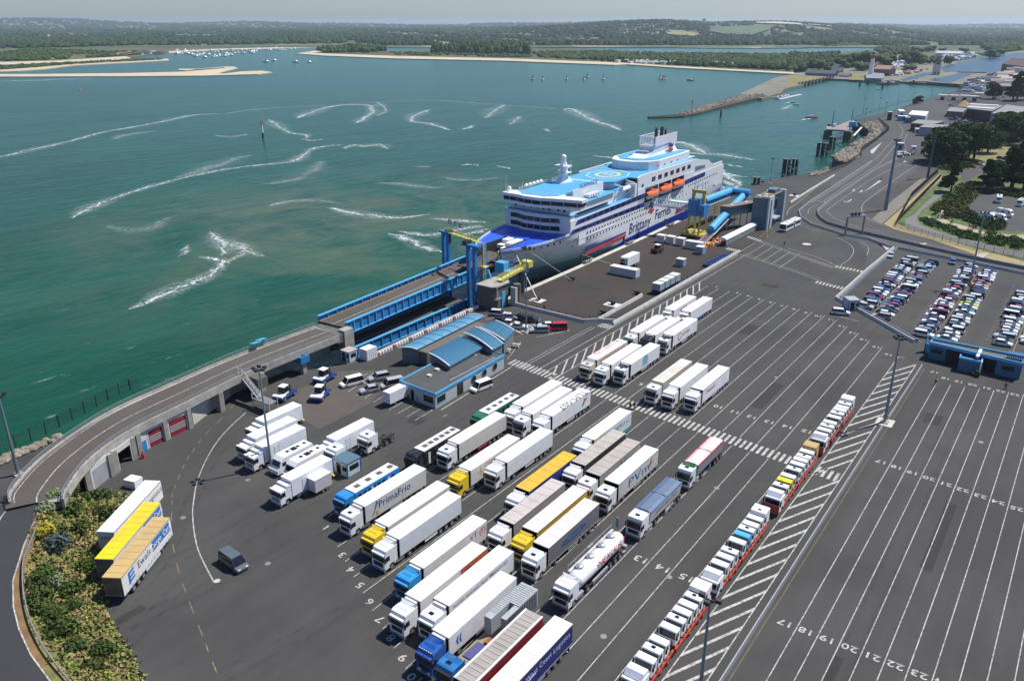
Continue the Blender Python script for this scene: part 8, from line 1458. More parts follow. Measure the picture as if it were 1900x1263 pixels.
def prism_thing(name, label, cat, pts, z0, z1, mat, roof=None, grp=None, over=0.):
    t = empty(name, (0, 0, 0), 0, label, cat, grp); MB().prism(pts, z0, z1).build('walls', mat, t)
    if roof: c = (sum(p[0] for p in pts)/len(pts), sum(p[1] for p in pts)/len(pts)); MB().prism([(c[0]+(x-c[0])*1.02, c[1]+(y-c[1])*1.02) for x, y in pts], z1, z1+.5).build('roof', roof, t)
    return t
def beacon(label, px, py, h, cols, r=.5):
    p = g(px, py, ZW); t = empty('beacon', (*p, ZW), 0, label, 'beacon', 'channel beacons'); z = 0
    for c, f_ in cols: MB().cyl((0, 0, z), (0, 0, z+h*f_), r, r*.8, 8).build('section', c, t); z += h*f_
    MB().box(-r*1.8, r*1.8, -r*1.8, r*1.8, z, z+.3).build('platform', RED, t); MB().cyl((0, 0, z+.3), (0, 0, z+2), r*.8, .2, 8).build('top_mark', RED, t)
beacon('slender black, white and red beacon standing in the open sea', 488, 256, 11, ((BLACK, .32), (WHITE, .6)), .7); beacon('red and white beacon on the end of the breakwater', 1283, 213, 12, ((BLACK, .25), (WHITE, .6)), .9); beacon('dark mooring post in the water right of the breakwater', 1337, 217, 6, ((BLACK, .9),), .9)
for i, (b_, a_, n) in enumerate(((-164.8, 613.6, 3), (-147.6, 613.4, 3), (-144, 578, 5), (-141.4, 511, 3), (-138.5, 511, 2), (-143.3, 543.5, 4), (-137.2, 437.3, 3), (-134, 440, 2), (-130, 372, 2), (-128.5, 378, 1), (-127, 402, 1), (-127.5, 413, 1), (-127.5, 424, 1))):
    t = empty('mooring_dolphin', (b_, a_, ZW), 0, 'dark timber and steel dolphin '+('left pier under the concrete landing', 'right pier under the landing', 'pile cluster nearest the landing', 'left pile of the next pair down the channel', 'right pile of that pair', 'cluster with cross beams before the rocky shore', 'tall cluster in the pool before the far quay', 'stub behind that tall cluster', 'tall frame on the quay end behind the tower building', 'low block by that frame', 'first low block along the far quay', 'second low block along the far quay', 'third low block along the far quay')[i], 'dolphin', 'mooring dolphins of the old berth')
    hh = 7.5 if i < 8 else (8 if i == 8 else 5.6)
    for k_ in range(n): x, y = 1.5*math.cos(k_*2.1)*(n > 1), 1.5*math.sin(k_*2.1)*(n > 1); MB().box(x-.55, x+.55, y-.55, y+.55, -1, hh).build('pile', BLACK if i < 10 else DCONC, t)
    if n > 1: MB().box(-2, 2, -.4, .4, hh*.55, hh*.62).build('cross_beam', DCONC, t); MB().box(-1.8, 1.8, -1.8, 1.8, hh-.1, hh+.25).build('cap', DCONC, t)
    if i in (3, 6, 5): m_ = MB(); beam(m_, (1, -1, hh*.6), (8, -9, 3), .4, .6); m_.build('access_beam', DKS, t)
lp = [g(1380+.1742*x, 200+.1742*y, 1.6) for x, y in ((880, 228), (1112, 240), (1128, 200), (1210, 158), (1150, 128), (1095, 150), (975, 200), (885, 195))]; t = empty('concrete_landing', (0, 0, 0), 0, 'grey concrete landing stage on dark piers with blue masts by the inlet', 'pier'); MB().prism(lp, .6, 1.6).build('deck', M('landing_concrete', (.24, .22, .20), .9), t)
for k_ in (0, 1): p = lp[k_]; MB().box(p[0]-1.5, p[0]+2.5, p[1], p[1]+5, -6, .6).build('pier', DCONC, t)
for x, y in ((945, 170), (1148, 145)): p = g(1380+.1742*x, 200+.1742*y, 1.6); MB().cyl((*p, 1.6), (*p, 11), .35, .2, 6).build('mast', BLUEP, t)
p = g(1380+.1742*1160, 200+.1742*205, 1.6); MB().box(p[0]-2.4, p[0]+2.4, p[1]-1.8, p[1]+1.8, 1.6, 5.2).build('cabin', LBLUE, t); p = g(1380+.1742*965, 200+.1742*205, 1.6); MB().cyl((*p, 1.6), (*p, 3.8), 1.2, 1.2, 10).build('tank', WHITE, t)
m_ = MB(); a, b_ = g(1380+.1742*1170, 200+.1742*300, 1), g(1380+.1742*1255, 200+.1742*215, 1); beam(m_, (*a, 1), (*b_, 1.4), 1.2, .3); m_.build('gangway', PALE, t)
# ---- buildings beyond
C4 = lambda pts, z: [g(1460+.2316*x, 40+.2316*y, z) for x, y in pts]
DRW = M('dark_wall', (.07, .06, .055), .8); GRF = M('grey_flat_roof', (.22, .22, .22), .85, var=.2, scale=.1); BRF = M('brown_flat_roof', (.16, .12, .10), .9, var=.2, scale=.1)
prism_thing('freight_shed', 'shed with a bright white flat roof beside the harbour road', 'building', C4([(975, 748), (1110, 762), (1135, 727), (1002, 718)], 5.5), 0, 5.5, M('shed_grey', (.42, .45, .47), .7), WHITE); prism_thing('freight_shed', 'dark brown walled shed with a grey roof in front of the trees', 'building', C4([(995, 818), (1150, 832), (1260, 805), (1050, 792)], 5), 0, 5, DRW, GRF); prism_thing('freight_shed', 'pale blue-grey shed half hidden by the large trees', 'building', C4([(1062, 850), (1250, 862), (1300, 835), (1110, 826)], 5.2), 0, 5.2, M('shed_blue_grey', (.30, .36, .42), .7), GRF)
tb_ = prism_thing('ferry_terminal', 'large dark terminal building with white banded roofs', 'building', C4([(1445, 700), (1640, 722), (1730, 680), (1480, 660)], 8), 0, 8, DRW, GRF)
for q in ([(1450, 668), (1690, 678), (1700, 672), (1470, 661)], [(1440, 690), (1650, 705), (1668, 697), (1450, 682)]): MB().prism(C4(q, 8.6), 8.5, 9.0).build('roof_band', M('roof_band_pale', (.5, .5, .48), .7), tb_)
for i in range(9): p = C4([(1452+21*i, 745+2*i)], 4)[0]; MB().box(p[0]-1.6, p[0]+1.6, p[1]-.9, p[1]-.5, 2, 6.5).build('window', DARKGL, tb_)
tb2 = prism_thing('ferry_terminal', 'terminal wing with a dark flat roof and pale end wall at the right edge', 'building', C4([(1640, 740), (1800, 752), (1990, 700), (1760, 672)], 8.5), 0, 8.5, M('wing_wall', (.30, .33, .36), .7), GRF); prism_thing('terminal_annex', 'grey walled annexe behind the broad green trees', 'building', C4([(1645, 800), (1850, 770), (1990, 760), (1990, 820), (1700, 850)], 6), 0, 6, PANEL, GRF)
prism_thing('terminal_pavilion', 'low pavilion with pale edges left of the large terminal', 'building', C4([(1283, 722), (1410, 730), (1442, 700), (1310, 692)], 4), 0, 4, M('pavilion_dark', (.15, .15, .14), .8), GRF); t = prism_thing('terminal_pavilion', 'small building with a brown hipped roof beside the large terminal', 'building', C4([(1372, 682), (1452, 688), (1462, 668), (1385, 662)], 4), 0, 4, DRW, None)
q = C4([(1368, 682), (1456, 690), (1466, 666), (1380, 658)], 4); c = (sum(p[0] for p in q)/4, sum(p[1] for p in q)/4); MB().loft([[(*p, 4) for p in q], [(c[0]+(p[0]-c[0])*.2, c[1]+(p[1]-c[1])*.2, 8) for p in q]]).build('hipped_roof', M('tan_hip_roof', (.28, .18, .08), .8), t)
for i, (x, y) in enumerate(((1243, 628), (1333, 632), (1420, 634), (1500, 640), (1535, 612))): p = C4([(x, y)], 0)[0]; t = empty('control_booth', (*p, 0), 0, ORD[i]+' white roofed control booth from the left across the far road', 'booth', 'control booths'); MB().box(-1.6, 1.6, -2, 2, 0, 2.8).build('walls', DRW, t); MB().box(-4, 4, -3, 3, 4.4, 4.9).build('canopy', WHITE, t); [MB().box(a-.15, a+.15, -.2, .2, 2.7, 4.5).build('post', STEEL, t) for a in (-3, 3)]
for i, (x, y, w_, l_, h, mt, lb) in enumerate(((910, 760, 4, 16, 4.5, WHITE, 'long white lorry trailer by the sheds'), (935, 795, 9, 5, 3.4, LBLUE, 'blue and white cabin beside the white roofed shed'), (1060, 785, 6, 5, 3, WHITE, 'white container in front of the dark shed'), (962, 812, 3, 4, 4, GREYM, 'grey checkpoint box at the road fork'), (818, 790, 3, 3, 6, DKS, 'dark blue frame kiosk by the inlet fence'), (1040, 890, 2.6, 5, 2.6, WHITE, 'white van standing before the dark brown shed'), (1012, 1040, 2.6, 2.6, 2.8, WHITE, 'white square hut at the kerb of the harbour road'), (905, 1025, 3.4, 3, 3.6, PANEL, 'grey booth among the parked bikes by the big mast'))):
    p = C4([(x, y)], 0)[0]; t = empty('port_cabin', (*p, 0), .3, lb, 'cabin', 'small cabins along the harbour road'); MB().box(-w_/2, w_/2, -l_/2, l_/2, .2, h).build('walls', mt, t); MB().box(-w_/2-.1, w_/2+.1, -l_/2-.1, l_/2+.1, h, h+.2).build('roof', WHITE, t); MB().box(-.5, .5, -l_/2-.04, -l_/2, .3, h*.7).build('door', DARKGL, t)
specks('stored_equipment', [(1460+.2316*x, 40+.2316*y) for x, y in ((880, 1070), (905, 1040), (1000, 1050), (1050, 1030), (1010, 1070), (900, 1095))], 40, 0, (1, 2.6), [WHITE, GREYM, SLATE], 1.1, False)
k_ = 0
for (q, n) in (([(1290, 775), (1380, 765), (1390, 790), (1300, 800)], 6), ([(1380, 800), (1600, 770), (1600, 795), (1400, 820)], 12), ([(1300, 680), (1370, 640), (1380, 650), (1320, 690)], 4), ([(1600, 590), (1800, 575), (1820, 610), (1620, 630)], 6)):
    for i in range(n): u = (i+.5)/n; a = lerp(q[0], q[1], u); b_ = lerp(q[3], q[2], u); x, y = lerp(a, b_, .2+.6*(i % 2)); p = C4([(x, y)], 0)[0]; cn, cc_, _ = random.choice(CC); kd = random.choice(['hatch', 'estate', 'saloon']); k_ += 1; car(kd, p, random.choice((0, 1.57))+.2, cn, cc_, 'small parked car near the terminal buildings, paint '+cn, 'cars parked near the terminal buildings')
def motorh(px, py, rz, label): motorhome(label, g(px, py)); t = [o for o in COL.objects if o.name.startswith('motorhome')][-1]; return t
for i, (x, y, rz, lb) in enumerate(((1852, 378, .1, 'white camper van upright in a bay of the right-hand park'), (1889, 384, -.2, 'white motorhome with blue front at the right of the park'), (1846, 412, 1.4, 'long white motorhome behind the dark hedge'), (1866, 413, 1.3, 'white motorhome with side stripes in the park'), (1878, 404, 1.25, 'rearmost long white motorhome in the park'))):
    n0 = set(COL.objects); motorhome(lb, g(x, y)); t = [o for o in COL.objects if o not in n0 and o.type == 'EMPTY'][0]; t.rotation_euler[2] = rz; t['group'] = 'motorhomes in the park'; t.scale = (.9, .75, .95)
for x, y, nm, c_, rz in ((1804, 311, 'red', (.5, .02, .02), 1.2), (1819, 307, 'white', (.7, .7, .7), 1.2), (1839, 300, 'teal blue', (.02, .22, .30), 1.25), (1856, 295, 'dark blue', (.02, .05, .12), 1.3), (1836, 349, 'dark grey', (.05, .05, .06), 1.5), (1822, 349, 'white', (.7, .7, .7), 1.4)): p = g(x, y); car('hatch', p, rz, nm, c_, nm+(' car on the park road behind the conifer' if y < 320 else ' car parked under the wide conifer'), 'cars on the park road', 'car')
# lighthouse group
p = g(1615.5, 137.5, 1); t = empty('lighthouse', (*p, 1.), 0, 'white lighthouse with a red lantern gallery on a stone quay', 'lighthouse'); MB().cyl((0, 0, 0), (0, 0, 24), 3.6, 2.2, 12).build('shaft', WHITE, t); MB().cyl((0, 0, 21), (0, 0, 26), 2.5, 2.6, 12).build('red_band', RED, t); MB().cyl((0, 0, 26), (0, 0, 26.5), 3.3, 3.3, 12).build('gallery', WHITE, t); MB().cyl((0, 0, 26.5), (0, 0, 29.5), 1.8, 1.8, 10).build('lantern', DARKGL, t); MB().cyl((0, 0, 29.5), (0, 0, 31.5), 2.0, .2, 10).build('cap', M('cap_teal', (.10, .22, .22), .5), t)
prism_thing('stone_bastion', 'grey stone bastion wall at the foot of the lighthouse', 'wall', gp([(1606, 150), (1635, 151), (1640, 147.5), (1640, 140), (1606, 140)], -2.5), -6, 1, M('bastion_stone', (.20, .23, .24), .9, var=.2, scale=.05))
def house(label, px, py, w_, l_, h, wall, roof, rz=0.):
    p = g(px, py, -2.5); t = empty('house', (*p, -2.6), rz, label, 'house', 'houses by the lock'); MB().box(-w_/2, w_/2, -l_/2, l_/2, 0, h).build('walls', wall, t); MB().profy([(-w_/2-.5, h), (0, h+w_*.35), (w_/2+.5, h)], -l_/2-.4, l_/2+.4).build('roof', roof, t)
    for x in (-w_/4, w_/4): MB().box(x-1, x+1, -l_/2-.1, -l_/2, 1.5, 4).build('window', DARKGL, t)
house('house with a pink-tan roof right of the lighthouse', 1640, 140, 15, 26, 9, M('dark_stone', (.18, .13, .12), .9), M('tan_roof', (.45, .28, .20), .8), 1.2); house('small red roofed house behind the tan roofed one', 1628, 131, 14, 12, 8, M('dark_stone2', (.14, .10, .12), .9), ROOFR, .6); house('dark gabled house with a white gable left of the lighthouse', 1595, 131, 12, 18, 10, PALE, SLATE, .2); house('slate roofed house on the sandy point', 1553, 136, 12, 14, 9, PALE, SLATE, .9); house('low long sheds with pale walls on the sandy point', 1524, 141, 12, 44, 4, BLUEW, SLATE, 1.4); house('flat low white building by the landing pontoons', 1568, 143, 8, 16, 3, PALE, GRF, 1.3); house('white lock control tower between the chambers', 1736, 139, 9, 12, 15, PALE, M('dark_roof2', (.04, .05, .07), .6), .3); house('long grey shed with a white roof beyond the boatyard', 1761, 104, 14, 60, 6, PALE, WHITE, 1.3); house('long brick quayside warehouse by the canal at the right border', 1897, 137, 26, 90, 12, M('brick_brown', (.20, .11, .09), .9), M('brown_roof3', (.18, .12, .11), .9), .5)
for i, (x0, y0, x1, y1) in enumerate(((1722, 153, 1793, 158), (1690, 152.5, 1722, 152), (1776, 134, 1830, 135))): m_ = MB(); beam(m_, (*g(x0, y0, -2), -2.6), (*g(x1, y1, -2), -2.6), 7, 2.6); t = m_.build('lock_gate', DCONC); tag(t, ('dark lock gate and bridge across the canal mouth', 'dark quay wall left of the lock gate', 'low bridge at the inner end of the long lock chamber')[i], 'lock gate')
for i in range(9): b_, a_ = g(1488+6.5*i, 160-1.4*i, ZW); t = empty('pile_jetty', (b_, a_, ZW), 0, ORD[i]+' bay from the left of the dark timber pile jetty off the sandy point', 'jetty', 'bays of the timber jetty'); MB().box(-5, 5, -2.5, 2.5, 3.2, 3.8).build('deck', DCONC, t); [MB().cyl((x, y, -1), (x, y, 4.6), .5, .5, 6).build('pile', BLACK, t) for x in (-4, 0, 4) for y in (-2, 2)]
# ---- boats
BH = MB().loft([[(-.35, 0, .2), (.35, 0, .2), (.3, .02, .9), (-.3, .02, .9)], [(-1.1, 2.5, .0), (1.1, 2.5, .0), (1.25, 2.5, .95), (-1.25, 2.5, .95)], [(-1.0, 6.5, .0), (1.0, 6.5, .0), (1.15, 6.5, 1.0), (-1.15, 6.5, 1.0)], [(-.9, 8, .1), (.9, 8, .1), (1, 8, 1.), (-1, 8, 1.)]]).mesh('hull', TRUCKP); BC = MB().loft([[(-.6, 2.4, .9), (.6, 2.4, .9), (.9, 5.6, .9), (-.9, 5.6, .9)], [(-.5, 3, 1.7), (.5, 3, 1.7), (.7, 5.2, 1.7), (-.7, 5.2, 1.7)]]).mesh('coachroof', WHITE); BM_ = MB().cyl((0, 3.4, 1), (0, 3.4, 10), .12, .08, 5).mesh('mast', STEEL); BS = MB().add([(0, 3.5, 1.6), (.1, 7.2, 1.6), (.05, 3.5, 8.6)], [(0, 1, 2)]).mesh('sail', M('sail_cloth', (.75, .70, .62), .8)); BSO = MB().add([(0, 3.5, 1.4), (.1, 6.8, 1.4), (.05, 3.5, 7.6)], [(0, 1, 2)]).mesh('sail', M('sail_orange', (.85, .33, .08), .7))
def boat(px, py, label, grp, s=1., mast=True, sail=None, col=(.8, .8, .8), z=ZW, nm='moored_boat', rz=None):
    p = g(px, py, z); t = empty(nm, (*p, z), random.random()*.6+1.2 if rz is None else rz, label, 'boat', grp); t.scale = (s, s, s); ob('hull', BH, t, color=col); ob('coachroof', BC, t)
    if mast: ob('mast', BM_, t)
    if sail: ob('sail', sail, t)
for i in range(78): x = random.uniform(325, 478); y = 93.5+random.uniform(0, 16)*(1-abs(x-395)/130); boat(x, y, 'small white boat on the crowded moorings in the estuary mouth', 'boats on the estuary moorings', random.uniform(1.7, 2.6), i % 2 == 0)
for i in range(22): boat(random.uniform(478, 550), random.uniform(89.5, 94), 'small white boat on the thin far line of moorings', 'boats on the far moorings', 2.0, i % 2 == 0)
for x, y in ((501, 116), (514, 114), (555, 116), (578, 117)): boat(x, y, 'white boat moored apart, beyond the sand spit', 'boats moored apart', 2.4)
for i, (x, y, o_) in enumerate(((993, 148, 1), (1010, 149, 1), (1055, 148, 0), (1087, 149, 1), (1094, 144, 1), (1123, 148, 0), (1229, 147, 0), (1234, 148, 1), (1239, 148, 1))): boat(x, y, 'sailing dinghy with '+('an orange' if o_ else 'a pale')+' sail out in the bay', 'sailing dinghies in the bay', .95, True, BSO if o_ else BS, nm='sailing_dinghy')
boat(1288, 150, 'dark workboat near the dinghies', None, 1.3, False, col=(.1, .05, .04), nm='workboat')
for i, (x, y, s_, c_, lb) in enumerate(((1517, 219, 1.25, (.55, .10, .06), 'red and white pilot boat making a wake in the channel'), (1476, 190, .8, (.7, .7, .7), 'small motorboat with a long wake'), (1484, 194.5, .8, (.7, .7, .7), 'small motorboat just below the first one'), (1634, 166, .9, (.8, .8, .8), 'white motorboat in the inner harbour'), (1801, 121, 1.6, (.02, .06, .16), 'dark blue boat moving up the canal'))): boat(x, y, lb, 'moving motorboats', s_, False, None, c_, nm='motorboat', rz=2.2)
for i, (x, y) in enumerate(((1450, 183.5), (1456, 182), (1462, 181), (1468, 180))): boat(x, y, 'boat at the small pontoon, '+ORD[i]+' from the left', 'boats at the pontoon', 1.3, i % 2 == 0)
m_ = MB(); beam(m_, (*g(1446, 185, ZW), ZW+.3), (*g(1486, 176, ZW), ZW+.3), 3, .5); tag(m_.build('pontoon', PALE), 'thin pale floating pontoon below the sandy point', 'pontoon')
for i, (x, y) in enumerate(((1655, 158), (1667, 157), (1680, 155))): boat(x, y, 'red and white tug by the lock, '+ORD[i]+' from the left', 'tugs by the lock', 2.3, False, None, (.40, .04, .06), nm='tug_boat', rz=1.6)
p = g(148, 167, ZW); tag(MB().cyl((0, 0, 0), (0, 0, 2.6), 1.2, .4, 8).build('buoy', ORANGE, None, (*p, ZW)), 'small orange buoy off the sand spit at left', 'buoy')
for i, (x, y) in enumerate(((1595, 160), (1610, 157), (1625, 154), (1637, 164), (1647, 158), (1694, 157))): p = g(x, y, ZW); t = empty('mooring_post', (*p, ZW), 0, 'dark post in the inner harbour, '+ORD[i]+' from the left', 'post', 'posts in the inner harbour'); MB().cyl((0, 0, -1), (0, 0, 5), 1.3, 1.3, 8).build('post', BLACK, t); MB().cyl((0, 0, 5), (0, 0, 5.3), 1.5, 1.5, 8).build('cap', DCONC, t)
# ---- foam
fm = bpy.data.materials.new('sea_foam'); fm.use_nodes = True; nt = fm.node_tree; b_ = nt.nodes['Principled BSDF']; b_.inputs['Base Color'].default_value = (.72, .76, .75, 1); b_.inputs['Roughness'].default_value = .9
at = nt.nodes.new('ShaderNodeAttribute'); at.attribute_name = 'foam'; mu = nt.nodes.new('ShaderNodeMath'); mu.operation = 'MULTIPLY'; mu.use_clamp = True
n1 = _noise(nt, .42, 8, .78, dist=2.2); n1 = _ramp(nt, n1, [(.45, 0.), (.6, 1.)]); nt.links.new(at.outputs['Fac'], mu.inputs[0]); nt.links.new(n1, mu.inputs[1]); nt.links.new(mu.outputs[0], b_.inputs['Alpha'])
FK = []
def foam(pts, w_, st=1., wob=.75, halo=1):
    if halo: foam(pts, min(26, w_*1.6+4), st*.34, .3, 0)
    w_ = min(12, w_*.42+.5) if halo else w_
    P0 = smooth([g(x, y, ZW) for x, y in pts], 14); P_ = [P0[0]]
    for q in P0[1:]:
        if math.dist(q, P_[-1]) > max(1.6, w_*.42): P_.append(q)
    n = len(P_)
    if n < 3: return
    W_ = [w_*(.55+.45*abs(math.sin(i*.37)+.6*math.sin(i*.13+1)))*(min(1, .3+i/4))*(min(1, .3+(n-1-i)/4)) for i in range(n)]
    P_ = [(x+random.gauss(0, wob), y+random.gauss(0, wob)) for x, y in P_]; L_, R_ = pline(P_, W_); vs = []; al = []
    FK.append(1); z0 = ZW+.05+len(FK)*.0035
    for i in range(n): z_ = z0+i*.0011; vs += [(*L_[i], z_), (*P_[i], z_+.01), (*R_[i], z_)]; al += [0, st*random.uniform(.6, 1), 0]
    m_ = MB().add(vs, [(3*i+k_, 3*i+3+k_, 3*i+4+k_, 3*i+1+k_) for i in range(n-1) for k_ in (0, 1)]); me = m_.mesh('sea_foam', fm); a = me.attributes.new('foam', 'FLOAT', 'POINT'); a.data.foreach_set('value', al); tag(ob('sea_foam', me), kind='stuff')
for pts, w_, st in (([(0, 292), (67, 276), (135, 261), (189, 246), (236, 238), (286, 229), (360, 214), (414, 212)], 6, 1.5), ([(414, 212), (470, 204), (540, 199), (600, 196), (700, 190), (800, 187), (900, 193), (1000, 200), (1040, 204)], 7, .5), ([(128, 405), (160, 390), (200, 372), (260, 352), (330, 333), (400, 318), (460, 309), (540, 300), (567, 286), (581, 276), (611, 271), (638, 269)], 4.5, 1.6), ([(638, 276), (660, 269), (678, 272), (705, 268), (718, 276)], 8, 1.2), ([(550, 220), (577, 209), (611, 199), (641, 195), (682, 195), (689, 202), (692, 209), (675, 220), (662, 229)], 11, 1.3), ([(500, 222), (518, 236), (540, 247), (565, 250), (571, 254), (567, 258)], 7, 1.2),
    ([(796, 204), (769, 215), (763, 222), (769, 227), (793, 229), (810, 234), (837, 242)], 9, 1.3), ([(857, 241), (870, 237), (881, 232)], 10, 1.3), ([(938, 195), (918, 205), (901, 220)], 14, .9), ([(966, 216), (955, 225), (945, 232)], 8, .9), ([(1046, 205), (1059, 202), (1079, 212), (1106, 226), (1133, 234), (1152, 243)], 12, 1.5), ([(243, 573), (290, 553), (330, 535), (380, 515), (405, 500), (415, 490), (400, 481), (368, 478)], 3.6, 1.9), ([(390, 430), (400, 440), (420, 452), (440, 458), (455, 468), (435, 480), (415, 490)], 5, 1.3), ([(350, 455), (340, 470), (330, 478)], 4, .8), ([(440, 462), (470, 470), (490, 482)], 5, .7),
    ([(610, 386), (650, 395), (700, 402), (740, 405), (800, 398)], 5, 1.8), ([(725, 435), (760, 445), (790, 462), (830, 470)], 8, 1.5), ([(740, 430), (800, 436), (860, 425), (900, 420)], 8, 1.3), ([(800, 406), (850, 410), (905, 414)], 6, 1.4), ([(1250, 268), (1262, 264), (1290, 275), (1310, 287)], 14, 1.5), ([(1250, 282), (1300, 286), (1340, 288), (1400, 298)], 8, 1.5), ([(1335, 316), (1350, 328), (1368, 340), (1376, 346)], 14, 1.6), ([(1343, 335), (1360, 345), (1375, 352)], 12, 1.4), ([(1345, 305), (1380, 312)], 8, 1), ([(1338, 345), (1350, 355), (1362, 358)], 12, 1.3), ([(1150, 300), (1180, 292), (1195, 286)], 6, 1.2), ([(1345, 322), (1362, 326), (1385, 330)], 9, 1.5), ([(905, 425), (880, 432), (858, 440)], 8, 1.5), ([(400, 440), (412, 452), (418, 466), (410, 478)], 3, 1.4), ([(436, 452), (450, 456), (452, 464), (444, 472)], 3, 1.5), ([(700, 190), (716, 205), (700, 216)], 6, .8), ([(560, 258), (580, 262), (600, 258)], 6, .9), ([(0, 151), (60, 150), (110, 148), (180, 146)], 16, 1.4), ([(1452, 204), (1470, 195)], 4, 1.3), ([(1486, 224), (1500, 221), (1512, 220)], 6, 1.8), ([(1455, 192), (1468, 190)], 7, 1.6),
    ([(330, 330), (380, 315), (430, 298), (470, 288)], 22, .45), ([(210, 260), (240, 250), (300, 243)], 24, .4), ([(400, 252), (430, 255), (460, 250)], 20, .5), ([(850, 308), (880, 306), (890, 310)], 6, 1), ([(770, 309), (800, 311)], 8, .9), ([(920, 308), (950, 315)], 8, .9), ([(700, 340), (760, 345), (830, 352)], 16, .35), ([(1100, 290), (1150, 296)], 7, 1.2), ([(600, 300), (560, 330), (480, 345)], 18, .35), ([(200, 420), (260, 430), (330, 400)], 18, .3), ([(1010, 240), (1020, 246)], 8, 1), ([(500, 384), (560, 372), (640, 380)], 14, .4), ([(820, 330), (870, 336), (930, 330)], 12, .35)): foam(pts, w_, st)
# ---- people
def skin(name, vs, es, rad, mat):
    me = bpy.data.meshes.new(name); me.from_pydata(vs, es, []); o = bpy.data.objects.new(name, me); COL.objects.link(o); md = o.modifiers.new('s', 'SKIN'); ly = me.skin_vertices[0].data if me.skin_vertices else None
    if ly is None: bpy.context.view_layer.objects.active = o; bpy.context.view_layer.update()
    ly = me.skin_vertices[0].data
    for i, r in enumerate(rad): ly[i].radius = (r, r); ly[i].use_root = (i == 0)
    o.modifiers.new('u', 'SUBSURF').levels = 1; dg = bpy.context.evaluated_depsgraph_get(); out = bpy.data.meshes.new_from_object(o.evaluated_get(dg)); bpy.data.objects.remove(o); out.materials.clear(); out.materials.append(mat); out.name = name; return out
PS = {}
def person(px, py, label, top, legs, walk=0, grp=None, z=0.):
    k_ = 'w' if walk else 's'
    if k_ not in PS:
        s_ = .22 if walk else .03; V = [(0, 0, .95), (0, 0, 1.2), (0, 0, 1.42), (0, 0, 1.55), (0, 0, 1.68), (-.1, 0, .9), (-.11, -s_, .5), (-.11, -s_*.4, .08), (.1, 0, .9), (.11, s_*.8, .5), (.11, s_*2, .1), (-.19, 0, 1.4), (-.25, s_, 1.14), (-.24, s_*.4, .88), (.19, 0, 1.4), (.25, -s_, 1.14), (.24, -s_*2, .92), (-.11, -s_*.4-.14, .05), (.11, s_*2-.13, .06)]
        E_ = [(0, 1), (1, 2), (2, 3), (3, 4), (0, 5), (5, 6), (6, 7), (0, 8), (8, 9), (9, 10), (2, 11), (11, 12), (12, 13), (2, 14), (14, 15), (15, 16), (7, 17), (10, 18)]; R_ = [.14, .14, .16, .06, .11, .1, .065, .045, .1, .065, .045, .07, .05, .04, .07, .05, .04, .04, .04]
        SK = M('skin', (.45, .28, .20), .6); b_ = skin('body', V, E_, R_, SK); jk = [0, 1, 2, 11, 12, 13, 14, 15, 16]; ix = {v: i for i, v in enumerate(jk)}; j = skin('jacket', [V[i] for i in jk], [(ix[a], ix[b2]) for a, b2 in E_ if a in ix and b2 in ix], [R_[i]*1.15+.015 for i in jk], TRUCKP); tk = [0, 5, 6, 7, 8, 9, 10]; ix = {v: i for i, v in enumerate(tk)}; tr = skin('trousers', [V[i] for i in tk], [(ix[a], ix[b2]) for a, b2 in E_ if a in ix and b2 in ix], [R_[i]*1.15+.015 for i in tk], TRUCKP)
        PS[k_] = (b_, j, tr, MB().ball((0, .01, 1.72), .115, .125, .1, 10, 4, -.2).mesh('hair', M('hair', (.05, .03, .02), .8)))
    b_, j, tr, hr = PS[k_]; t = empty('person', (*g(px, py, z), z), random.random()*6, label, 'person', grp); ob('body', b_, t); ob('jacket', j, t, color=top); ob('trousers', tr, t, color=legs); ob('hair', hr, t)
HV = (.45, .75, .05); DK = (.03, .03, .04)
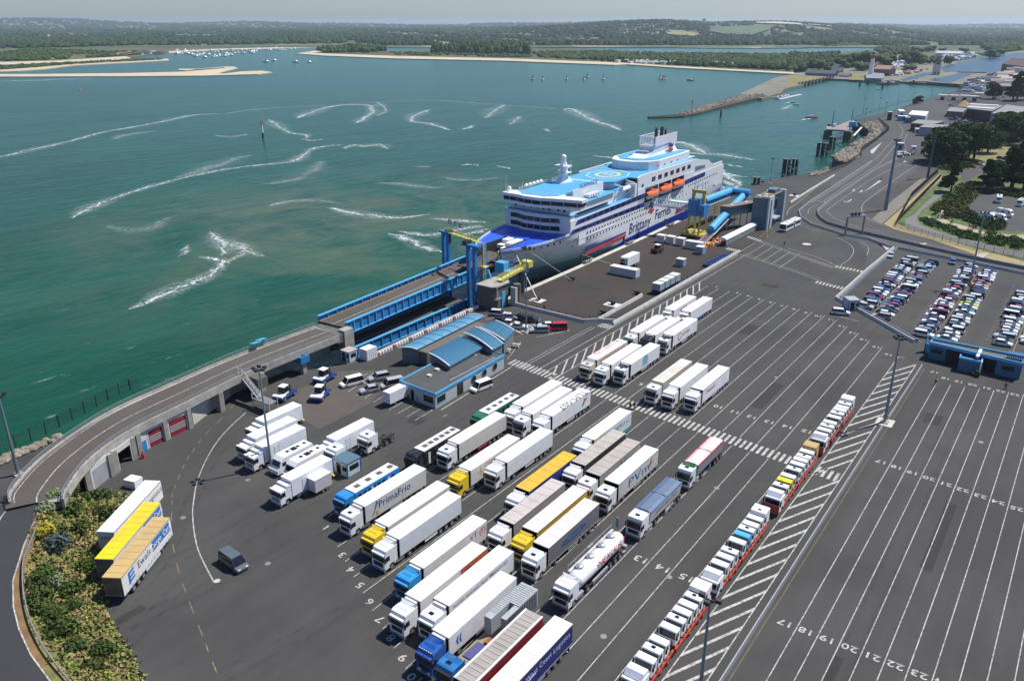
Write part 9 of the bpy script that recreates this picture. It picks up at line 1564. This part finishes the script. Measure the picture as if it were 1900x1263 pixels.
for a in ((1169, 757, 'person in a yellow-green high visibility jacket on the zebra crossing', HV, DK), (1177, 758, 'person in grey clothes beside the high visibility worker', (.25, .25, .28), DK), (981, 1118, 'person in a dark red top between the red-sided lorry and the tanker lane', (.22, .03, .03), DK), (1735, 714, 'person in a lime jacket before the toll building', HV, DK), (1865, 722, 'person in a red jacket walking by the toll building', (.55, .04, .04), DK, 1), (681, 836, 'person standing beside the bare tractor unit', (.10, .10, .10), DK), (1540, 830, 'person in black beside the farthest cab carrier', DK, DK), (1455, 456, 'person in dark clothes crossing behind the bay lines', DK, DK, 1), (1010, 576, 'person in dark clothes at the quay yard barrier', DK, DK), (1482, 412, 'person standing at the bend by the shuttle bus', DK, DK), (1634, 335, 'person in blue on the painted arrow of the harbour road', (.08, .08, .3), DK)): person(*a)
for i, (x, y) in enumerate(((341, 728), (372, 722), (384, 726), (352, 716), (484, 778), (497, 776), (490, 764), (676, 826), (700, 830), (718, 834), (735, 836), (750, 834), (780, 884), (795, 888))): px, py = C6([(x, y)])[0]; person(px, py, 'walker on the sandy park path, in a small group', random.choice([(.3, .05, .05), (.05, .08, .25), (.5, .5, .5), (.1, .1, .1)]), DK, 1, 'walkers on the park path')
# ================================================================= AIR
hz = bpy.data.materials.new('haze_air'); hz.use_nodes = True; nt = hz.node_tree; nt.nodes.remove(nt.nodes['Principled BSDF'])
pv = nt.nodes.new('ShaderNodeVolumePrincipled'); pv.inputs['Color'].default_value = (.74, .88, 1.0, 1); pv.inputs['Density'].default_value = 5.4e-5; pv.inputs['Anisotropy'].default_value = .3
nt.links.new(pv.outputs[0], nt.nodes['Material Output'].inputs['Volume'])
tag(MB().box(-23500, 15500, -1400, 23500, -9, 140).build('haze', hz), kind='stuff')
names = [o.name for o in COL.objects if o.parent is None and o.location.y == -900]
for n_ in names:                  # prototypes parked out of the way are removed
    o = bpy.data.objects[n_]
    for c in [c.name for c in o.children_recursive]: bpy.data.objects.remove(bpy.data.objects[c])
    bpy.data.objects.remove(o)
